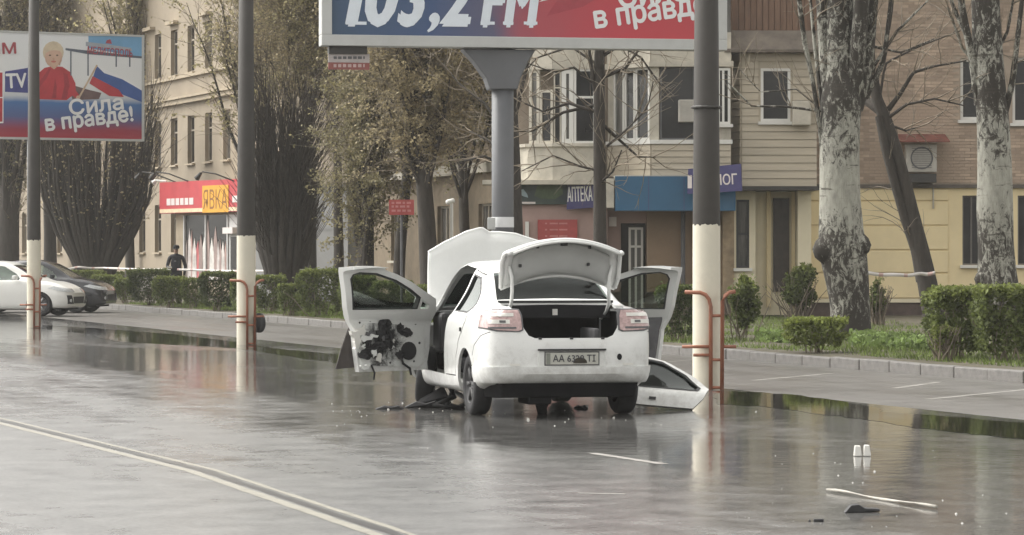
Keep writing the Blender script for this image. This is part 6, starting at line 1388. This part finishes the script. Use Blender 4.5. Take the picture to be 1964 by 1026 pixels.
# torn-off rear door lying on its edge beside the car
loose_shape = [(0.96, 0.80), (0.87, 1.02), (0.76, 1.43), (0.42, 1.385), (0.10, 1.20), (-0.04, 1.06), (0.02, 0.92), (0.12, 0.80)]
me = cut(shell_obj(SEDAN, 0.0, 0.06, [m_white, m_grey]), [('INTERSECT', side(loose_shape, -1)), ('DIFFERENCE', side(rear_win, -1))])
loose = thing('loose_car_door', 'torn off white car door with its window lying at the foot of the nearest post', 'car door', (0, 0, 0))
o1 = link('door_skin', setm(me, [m_white, m_grey]), None, loose)
o2 = link('pane', setm(cut(shell_obj(SEDAN, 0.014, 0.019, [m_glass, m_glass]), [('INTERSECT', side(rear_win, -1, 0.02))]), [m_glass, m_glass]), None, o1)
o3 = link('window_seal', setm(cut(shell_obj(SEDAN, -0.008, 0.065, [m_black, m_black]), [('INTERSECT', side(rear_win, -1, 0.025)), ('DIFFERENCE', side(rear_win, -1, -0.004))]), [m_black, m_black]), None, o1)
mb = MB(); mb.box(-0.885, -0.868, 0.50, 0.57, 0.86, 0.885); o4 = mb.build('door_handle', m_black, o1)
mx = Matrix.Rotation(math.radians(5), 4, 'Y') @ Matrix.Rotation(math.radians(-20), 4, 'X') @ Matrix.Rotation(math.radians(90), 4, 'Z') @ Matrix.Translation((0.86, 0, -0.80))
for o in (o1, o2, o3, o4): o.data.transform(mx)
lo_z = min(v.co.z for v in o1.data.vertices); loose.location = (1.95, 32.75, -lo_z)

# ---- parked cars at the left edge
m_sil = M('bright_rim', (0.5, 0.5, 0.5), 0.35, 0.15, 6, metal=0.6)
m_dpaint = M('dark_car_paint', (0.016, 0.018, 0.024), 0.25, 0.2, 3, coat=0.8)
m_hl = M('headlamp_lens', (0.55, 0.57, 0.58), 0.1, 0.2, 20, coat=1.0)
def parked(label, loc, rz, paint, zs, low):
    tab = [(y, zb + (zt - zb) * zs, wm * 1.02, ws * 1.02, wr * 1.02, zb * low) for y, zt, wm, ws, wr, zb in SEDAN]
    root = thing('parked_car', label, 'car', loc, rz, 'cars parked beside the kerb')
    sd_ = lambda poly, s, d=0.0: prism_obj(grow(poly, d) if d else poly, 'x', *((-1.3, -0.3) if s < 0 else (0.3, 1.3)))
    sq = lambda poly: [(y, 0.02 + z * (zs * 0.985)) for y, z in poly]
    fw_, rw_ = sq([(1.00, 1.0), (0.92, 1.37), (1.32, 1.43), (1.62, 1.38), (1.95, 1.18), (2.08, 1.04), (2.06, 1.0)]), sq([(0.92, 1.0), (0.84, 1.37), (0.46, 1.35), (0.2, 1.22), (0.02, 1.04), (0.08, 1.0)])
    ops = [('DIFFERENCE', prism_obj(ring(y, 0.30, 0.36), 'x', a, b)) for y in (0.0, 2.634) for a, b in ((-1.3, -0.6), (0.6, 1.3))]
    ops += [('DIFFERENCE', sd_(p, s)) for p in (fw_, rw_) for s in (-1, 1)] + [('DIFFERENCE', prism_obj(wsd, 'z', 0.98, 1.6)), ('DIFFERENCE', prism_obj(rw, 'z', 1.06, 1.6))]
    cc = lambda name, o0, o1, ops, mats, par=root: link(name, setm(cut(shell_obj(tab, o0, o1, mats), ops), mats), None, par)
    b = cc('body', 0.0, 0.03, ops, [paint, m_carpet])
    for s in (-1, 1):
        for p in (fw_, rw_): cc('side_window', 0.012, 0.017, [('INTERSECT', sd_(p, s, 0.015))], [m_tint, m_tint])
    cc('windscreen', 0.012, 0.017, [('INTERSECT', prism_obj(grow(wsd, 0.02), 'z', 0.9, 1.6))], [m_tint, m_tint]); cc('rear_glass', 0.012, 0.017, [('INTERSECT', prism_obj(grow(rw, 0.02), 'z', 1.0, 1.6))], [m_tint, m_tint])
    for s in (-1, 1):
        hp = [(2.86, 0.75), (3.02, 0.80), (3.40, 0.72), (3.46, 0.64), (3.30, 0.645), (3.05, 0.70)]
        cc('headlamp', -0.008, 0.02, [('INTERSECT', sd_([(y, z * (1.0)) for y, z in hp], s))], [m_hl, m_black])
        cc('fog_recess', -0.006, 0.02, [('INTERSECT', prism_obj([(s * 0.42, 0.33), (s * 0.72, 0.33), (s * 0.74, 0.56), (s * 0.60, 0.56)], 'y', 3.15, 3.6))], [m_black, m_black])
        cc('fog_lamp', -0.012, 0.02, [('INTERSECT', prism_obj(ring(s * 0.64, 0.42, 0.045, 12), 'y', 3.2, 3.6))], [m_hl, m_hl])
        mb = MB(); mb.box(min(s * 0.86, s * 1.02), max(s * 0.86, s * 1.02), 1.93, 2.05, 0.96, 1.08); mb.build('wing_mirror', paint, root, bevel=0.03)
    cc('grille', -0.006, 0.02, [('INTERSECT', prism_obj([(-0.40, 0.34), (0.40, 0.34), (0.46, 0.52), (-0.46, 0.52)], 'y', 3.2, 3.6))], [m_black, m_black])
    mb = MB(); mb.box(-0.6, 0.6, 0.4, 2.0, 0.3, 0.75); mb.build('seats', m_carpet, root, bevel=0.05)
    mb = MB(); mb.box(-0.72, 0.72, -0.7, 3.2, 0.16 * low + 0.03, 0.30); mb.build('underbody', m_under, root)
    for y in (0.0, 2.634):
        for s in (-1, 1): wheel(root, s * 0.76, y, s, r=0.325, w=0.20, rimm=m_sil)
    return root
parked('parked white saloon with silver wheel at the left edge', (-14.86, 86.2, 0.0), math.radians(-100), M('parked_white_paint', (0.78, 0.78, 0.75), 0.3, 0.03, 3, coat=0.5), 0.95, 0.9)
parked('black car parked behind the white saloon', (-14.72, 91.6, 0.0), math.radians(-97), m_dpaint, 0.97, 0.9)

# ------------------------------------------------------------------ person behind the hedge
PD = 97.0; pb = P(338, HY, PD); pz = gz(pb.x, PD)
man = thing('person', 'person in dark jacket and cap standing behind the hedge by the shop', 'person', (pb.x, PD, pz))
def skinned(name, joints, bones, mat, parent, sub=2):
    me = bpy.data.meshes.new(name); ks = list(joints); me.from_pydata([joints[k][0] for k in ks], [(ks.index(a), ks.index(b)) for a, b in bones], [])
    o = bpy.data.objects.new(name, me); COL.objects.link(o)
    md = o.modifiers.new('skin', 'SKIN'); md.use_smooth_shade = True; o.modifiers.new('sub', 'SUBSURF').levels = sub
    me.skin_vertices.new() if not me.skin_vertices else None
    for i, k in enumerate(ks): sv = me.skin_vertices[0].data[i]; sv.radius = joints[k][1]; sv.use_root = (i == 0)
    bpy.context.view_layer.update(); dg = bpy.context.evaluated_depsgraph_get(); m2 = bpy.data.meshes.new_from_object(o.evaluated_get(dg)); bpy.data.objects.remove(o)
    m2.materials.clear(); return link(name, m2, mat, parent)
J = {'pelvis': ((0, 0, 0.92), (0.17, 0.12)), 'waist': ((0, 0, 1.10), (0.165, 0.12)), 'chest': ((0, 0.0, 1.30), (0.19, 0.13)), 'neck0': ((0, 0.0, 1.44), (0.10, 0.09)), 'neck': ((0, -0.01, 1.50), (0.055, 0.06)),
     'chin': ((0, -0.03, 1.565), (0.066, 0.085)), 'head': ((0, -0.02, 1.65), (0.078, 0.10)), 'crown': ((0, -0.01, 1.73), (0.05, 0.065)),
     'sl': ((-0.19, 0, 1.41), (0.075, 0.07)), 'el': ((-0.27, -0.02, 1.14), (0.055, 0.055)), 'hl': ((-0.16, -0.22, 1.08), (0.04, 0.04)), 'fl': ((-0.10, -0.29, 1.10), (0.03, 0.02)),
     'sr': ((0.19, 0, 1.41), (0.075, 0.07)), 'er': ((0.28, 0.02, 1.14), (0.055, 0.055)), 'hr': ((0.25, -0.10, 0.92), (0.04, 0.04)), 'fr': ((0.24, -0.12, 0.83), (0.03, 0.02)),
     'hpl': ((-0.10, 0, 0.86), (0.10, 0.11)), 'kl': ((-0.11, -0.02, 0.48), (0.07, 0.075)), 'al': ((-0.12, 0.02, 0.09), (0.045, 0.05)), 'tl': ((-0.13, -0.16, 0.04), (0.04, 0.035)),
     'hpr': ((0.10, 0, 0.86), (0.10, 0.11)), 'kr': ((0.11, -0.02, 0.48), (0.07, 0.075)), 'ar': ((0.12, 0.02, 0.09), (0.045, 0.05)), 'tr': ((0.13, -0.16, 0.04), (0.04, 0.035))}
Bn = [('pelvis', 'waist'), ('waist', 'chest'), ('chest', 'neck0'), ('neck0', 'neck'), ('neck', 'chin'), ('chin', 'head'), ('head', 'crown'), ('neck0', 'sl'), ('sl', 'el'), ('el', 'hl'), ('hl', 'fl'), ('neck0', 'sr'), ('sr', 'er'), ('er', 'hr'), ('hr', 'fr'),
      ('pelvis', 'hpl'), ('hpl', 'kl'), ('kl', 'al'), ('al', 'tl'), ('pelvis', 'hpr'), ('hpr', 'kr'), ('kr', 'ar'), ('ar', 'tr')]
m_jacket = M('dark_jacket', (0.022, 0.022, 0.028), 0.8, 0.3, 12); m_skinp = M('skin', (0.42, 0.27, 0.20), 0.6, 0.1, 8)
bo = skinned('body', J, Bn, m_jacket, man)
bo.data.materials.append(m_skinp)
for p in bo.data.polygons:
    c = p.center
    if c.z > 1.53 or (c.y < -0.235 and c.z > 1.0) or (c.x > 0.2 and c.z < 0.87): p.material_index = 1
mb = MB(); mb.lathe([(0.0, 0.115), (0.075, 0.10), (0.098, 0.06), (0.10, 0.0), (0.0, 0.0)], lambda x, y, t: (pb.x + x, PD - 0.015 + y * 1.12, pz + 1.67 + t), 20)
mb.hexa([(pb.x - 0.07, PD - 0.220, pz + 1.66), (pb.x + 0.07, PD - 0.220, pz + 1.66), (pb.x + 0.09, PD - 0.080, pz + 1.675), (pb.x - 0.09, PD - 0.080, pz + 1.675), (pb.x - 0.07, PD - 0.220, pz + 1.67), (pb.x + 0.07, PD - 0.220, pz + 1.67), (pb.x + 0.09, PD - 0.080, pz + 1.69), (pb.x - 0.09, PD - 0.080, pz + 1.69)])
mb.build('cap', M('black_cap', (0.02, 0.02, 0.022), 0.8), man, True)
mb = MB()
for x in (-0.03, 0.03): mb.box(pb.x + x - 0.012, pb.x + x + 0.012, PD - 0.132, PD - 0.115, pz + 1.635, pz + 1.648)
eyes = mb
mb2 = MB(); mb2.box(pb.x - 0.012, pb.x + 0.012, PD - 0.145, PD - 0.115, pz + 1.595, pz + 1.635); mb2.build('nose', m_skinp, man, bevel=0.005)
for x in (-0.03, 0.03):
    mb = MB(); mb.box(pb.x + x - 0.012, pb.x + x + 0.012, PD - 0.128, PD - 0.110, pz + 1.633, pz + 1.645); mb.build('eye', m_black, man)
mb = MB(); mb.box(pb.x - 0.022, pb.x + 0.022, PD - 0.138, PD - 0.115, pz + 1.570, pz + 1.577); mb.build('mouth', M('lips', (0.3, 0.13, 0.11), 0.6), man)
mb = MB(); mb.box(pb.x - 0.05, pb.x + 0.01, PD - 0.142, PD - 0.130, pz + 1.27, pz + 1.32); mb.build('chest_patch', m_grey, man)
ph_ = MB(); ph_.box(pb.x - 0.24, pb.x - 0.10, PD - 0.340, PD - 0.300, pz + 1.09, pz + 1.13)
tag(ph_.build('note_pad', m_pvc, None), 'small white object held by the person behind the hedge', 'note pad')

# ------------------------------------------------------------------ barrier tape, pole, small sign
def tape_mat():
    m = M('barrier_tape', (0.66, 0.62, 0.60), 0.5, 0.05); nt = m.node_tree; N, L = nt.nodes, nt.links; b = N['Principled BSDF']
    tc = N.new('ShaderNodeTexCoord'); wv = N.new('ShaderNodeTexWave'); wv.bands_direction = 'X'; wv.inputs['Scale'].default_value = 0.55; L.new(tc.outputs['Object'], wv.inputs['Vector'])
    rp = N.new('ShaderNodeValToRGB'); rp.color_ramp.interpolation = 'CONSTANT'; rp.color_ramp.elements[0].color = (0.68, 0.65, 0.62, 1); rp.color_ramp.elements[1].position = 0.93; rp.color_ramp.elements[1].color = (0.55, 0.38, 0.35, 1)
    L.new(wv.outputs['Fac'], rp.inputs['Fac']); L.new(rp.outputs[0], b.inputs['Base Color']); return m
m_tape = tape_mat()
def tape(label, pts, h=0.065):
    rr = random.Random(label); q = [P(*p) for p in pts]; mb = MB(); n = 0
    S = []
    for a, b in zip(q, q[1:]): S += [a.lerp(b, k / 10) for k in range(10)]
    S.append(q[-1])
    for i, p in enumerate(S):
        s = -0.02 * math.sin(i / 10 * math.pi) ** 2; tw = 0.35 * math.sin(i * 0.7 + len(label)); mb.v += [(p.x, p.y + tw * 0.03, p.z + s + h / 2), (p.x, p.y - tw * 0.03, p.z + s - h / 2)]
    mb.f = [(2 * i, 2 * i + 1, 2 * i + 3, 2 * i + 2) for i in range(len(S) - 1)]; mb.m = [0] * len(mb.f)
    o = mb.build('barrier_tape', m_tape, None, True); md = o.modifiers.new('solid', 'SOLIDIFY'); md.thickness = 0.002
    return tag(o, label, 'barrier tape', 'white barrier tape strung between trees')
tape('barrier tape strung over the hedge from the fan shaped tree to the vase shaped tree', [(100, 520, 108), (150, 512, 108), (200, 514, 108), (345, 517, 96.5), (520, 520, 86.6)])
tape('barrier tape running right from the vase shaped tree towards the dense olive poplar', [(572, 518, 86.6), (640, 520, 84), (700, 522, 80.7)])
tape('barrier tape tied between the thick mottled poplar and the leaning tree', [(1655, 522, 57), (1720, 527, 58), (1765, 525, 59.6), (1794, 523, 59.6)])
a = P(866, 390, 66.0); g = gz(a.x, 66.0); o = thing('white_pole', 'thin white metal pole behind the raised bonnet', 'pole', (a.x, 66.0, g))
mb = MB(); mb.tube([(a.x, 66.0, g), (a.x, 66.0, a.z), (a.x - 0.05, 65.95, a.z + 0.03)], 0.035, 10); mb.build('shaft', m_pvc, o, True)
mb = MB(); mb.tube([(a.x - 0.09, 65.9, a.z + 0.02), (a.x + 0.04, 66.0, a.z + 0.06)], 0.05, 8); mb.build('head', m_pvc, o, True)
a = P(770, 396, 70.0); g = gz(a.x, 70.0); o = thing('red_notice', 'small red notice board between the trees behind the bonnet', 'sign', (a.x, 70.0, g))
mb = MB(); mb.pbox(746, 794, 383, 412, 70.0, 0.04); s0 = mb.build('board', M('red_poster', (0.36, 0.06, 0.055)), o)
rr = random.Random(8)
for y in (387, 394, 402):
    x = 751
    while x < 786:
        w = rr.uniform(4, 10); mb = MB(); mb.pbox(x, min(x + w, 790), y, y + 4, 69.992, 0.006); mb.build('word', M('print_pink', (0.5, 0.2, 0.19)), s0); x += w + 3
mb = MB(); mb.tube([(a.x, 70.06, g), (a.x, 70.06, a.z)], 0.03, 8); mb.build('post', m_grey, o)

# ------------------------------------------------------------------ debris on the road
g = G(1654, 875); o = thing('white_fragment', 'pair of small white plastic blocks standing on the wet road', 'debris', tuple(g))
for x0, x1, h in ((-0.068, -0.005, 0.085), (0.006, 0.066, 0.09)):
    mb = MB(); mb.hexa([(g.x + x0, g.y - 0.03, 0.0), (g.x + x1, g.y - 0.03, 0.0), (g.x + x1, g.y + 0.03, 0.0), (g.x + x0, g.y + 0.03, 0.0), (g.x + x0 + 0.008, g.y - 0.02, h), (g.x + x1 - 0.012, g.y - 0.02, h * 0.94), (g.x + x1 - 0.01, g.y + 0.02, h), (g.x + x0 + 0.006, g.y + 0.02, h)])
    mb.build('block', m_pvc, o, bevel=0.008)
a, b = G(1586, 943), G(1796, 977); c = (a + b) / 2
mb = MB(); q = [a.lerp(b, t) + Vector((0, 0, 0.014 + 0.006 * math.sin(t * 9))) for t in np.linspace(0, 1, 12)]; mb.tube(q, [0.008 + 0.004 * math.sin(i * 1.3) for i in range(12)], 6)
tag(mb.build('trim_strip', M('dull_trim', (0.36, 0.34, 0.30), 0.5, 0.2, 8), None, True), 'long pale strip of car trim lying across the wet road', 'debris')
g = G(1652, 982); rr = random.Random(4); mb = MB(); mb.prism([(-0.11, 0.0), (-0.07, 0.045), (-0.02, 0.05), (0.02, 0.025), (0.11, 0.02), (0.115, 0.005), (0.02, 0.0)], lambda u, v, t: (g.x + u, g.y + t + u * 0.3, v), -0.05, 0.05)
tag(mb.build('black_fragment', m_black, None, bevel=0.006), 'torn black rubber piece beside the pale trim strip', 'debris')
g = G(1570, 1000); mb = MB(); mb.box(g.x - 0.03, g.x + 0.03, g.y - 0.02, g.y + 0.02, 0, 0.015); mb.box(g.x - 0.06, g.x - 0.045, g.y - 0.01, g.y + 0.01, 0, 0.01)
tag(mb.build('black_chip', m_black, None, bevel=0.004), 'tiny black chip on the road near the bottom of the picture', 'debris')
chips = [(1013, 806, 8), (1177, 802, 7), (1678, 905, 6), (1636, 926, 5), (1655, 926, 5), (1834, 986, 6), (1846, 1004, 6), (1608, 912, 4), (1885, 950, 4), (1808, 960, 4), (1720, 990, 3), (1500, 890, 3), (1560, 870, 3), (745, 786, 6), (690, 790, 4), (1125, 780, 8), (1450, 790, 4), (1290, 800, 3), (930, 880, 3), (1930, 985, 4), (820, 860, 3), (1700, 1010, 3), (1880, 1010, 3)]
rr = random.Random(41)
chips += [(rr.gauss(1000, 170), rr.uniform(782, 830), rr.uniform(1.5, 4)) for _ in range(34)] + [(rr.gauss(760, 60), rr.uniform(770, 800), rr.uniform(1.5, 4)) for _ in range(14)] + [(rr.uniform(1400, 1950), rr.uniform(860, 1020), rr.uniform(1.2, 3)) for _ in range(22)]
chip_me = None
for i, (px, py, w) in enumerate(chips):
    g = G(px, py); s = w * g.y / F * 0.8
    if chip_me is None:
        mb = MB(); mb.add([(-0.5, -0.4, 0), (0.45, -0.5, 0), (0.5, 0.4, 0), (-0.35, 0.5, 0), (-0.3, -0.2, 0.5), (0.3, -0.3, 0.6), (0.2, 0.2, 0.45)], [(0, 3, 2, 1), (0, 1, 5, 4), (1, 2, 6, 5), (2, 3, 6), (3, 0, 4), (3, 4, 6), (4, 5, 6)])
        o = mb.build('debris_chip', M('crumb_grey', (0.45, 0.44, 0.41), 0.5, 0.3, 30)); chip_me = o.data
    else: o = bpy.data.objects.new('debris_chip', chip_me); COL.objects.link(o)
    o.location = (g.x, g.y, 0.0); o.scale = (s, s, s); o.rotation_euler = (0, 0, i * 1.7)
    zone = 'near the pale trim strip' if px > 1390 else ('under the driver door' if px < 850 else 'just behind the rear wheels')
    tag(o, 'tiny pale crumb of broken car trim on the road ' + zone, 'debris', 'crumbs scattered ' + zone)
def scrap(label, px0, px1, py, th, mat, seed):
    a, b = G(px0, py), G(px1, py); rr = random.Random(seed); w = (b - a).length; pts = [(0, 0), (w * 0.3, th), (w * 0.55, th * 0.6), (w * 0.8, th * 1.1), (w, 0.0)]
    mb = MB(); mb.prism(pts, lambda u, v, t: (a.x + u, a.y + t + rr.uniform(-0.02, 0.02), max(v, 0)), -0.12, 0.12); return tag(mb.build('black_scrap', mat, None, bevel=0.005), label, 'debris', 'black scraps around the wrecked car')
scrap('flat black scrap lying left of the front wheel', 720, 775, 784, 0.03, m_black, 1)
scrap('thick black scrap crumpled under the driver door', 776, 850, 781, 0.06, m_black, 2)
scrap('black scrap lying just in front of the left rear wheel', 850, 900, 783, 0.05, m_black, 3)
scrap('black scrap lying under the middle of the car', 1100, 1128, 783, 0.03, m_black, 4)

# ------------------------------------------------------------------ damp air
hz_m = bpy.data.materials.new('damp_air'); hz_m.use_nodes = True; ht_ = hz_m.node_tree
for nd in list(ht_.nodes):
    if nd.type != 'OUTPUT_MATERIAL': ht_.nodes.remove(nd)
pv = ht_.nodes.new('ShaderNodeVolumePrincipled'); pv.inputs['Color'].default_value = (0.93, 0.92, 0.90, 1); pv.inputs['Density'].default_value = 0.00045; pv.inputs['Anisotropy'].default_value = 0.0
ht_.links.new(pv.outputs[0], [n for n in ht_.nodes if n.type == 'OUTPUT_MATERIAL'][0].inputs['Volume'])
mb = MB(); mb.box(-1600, 1600, -400, 2600, -1.2, 26.0); tag(mb.build('haze', hz_m), 'thin damp haze filling the street air', 'haze', kind='stuff')
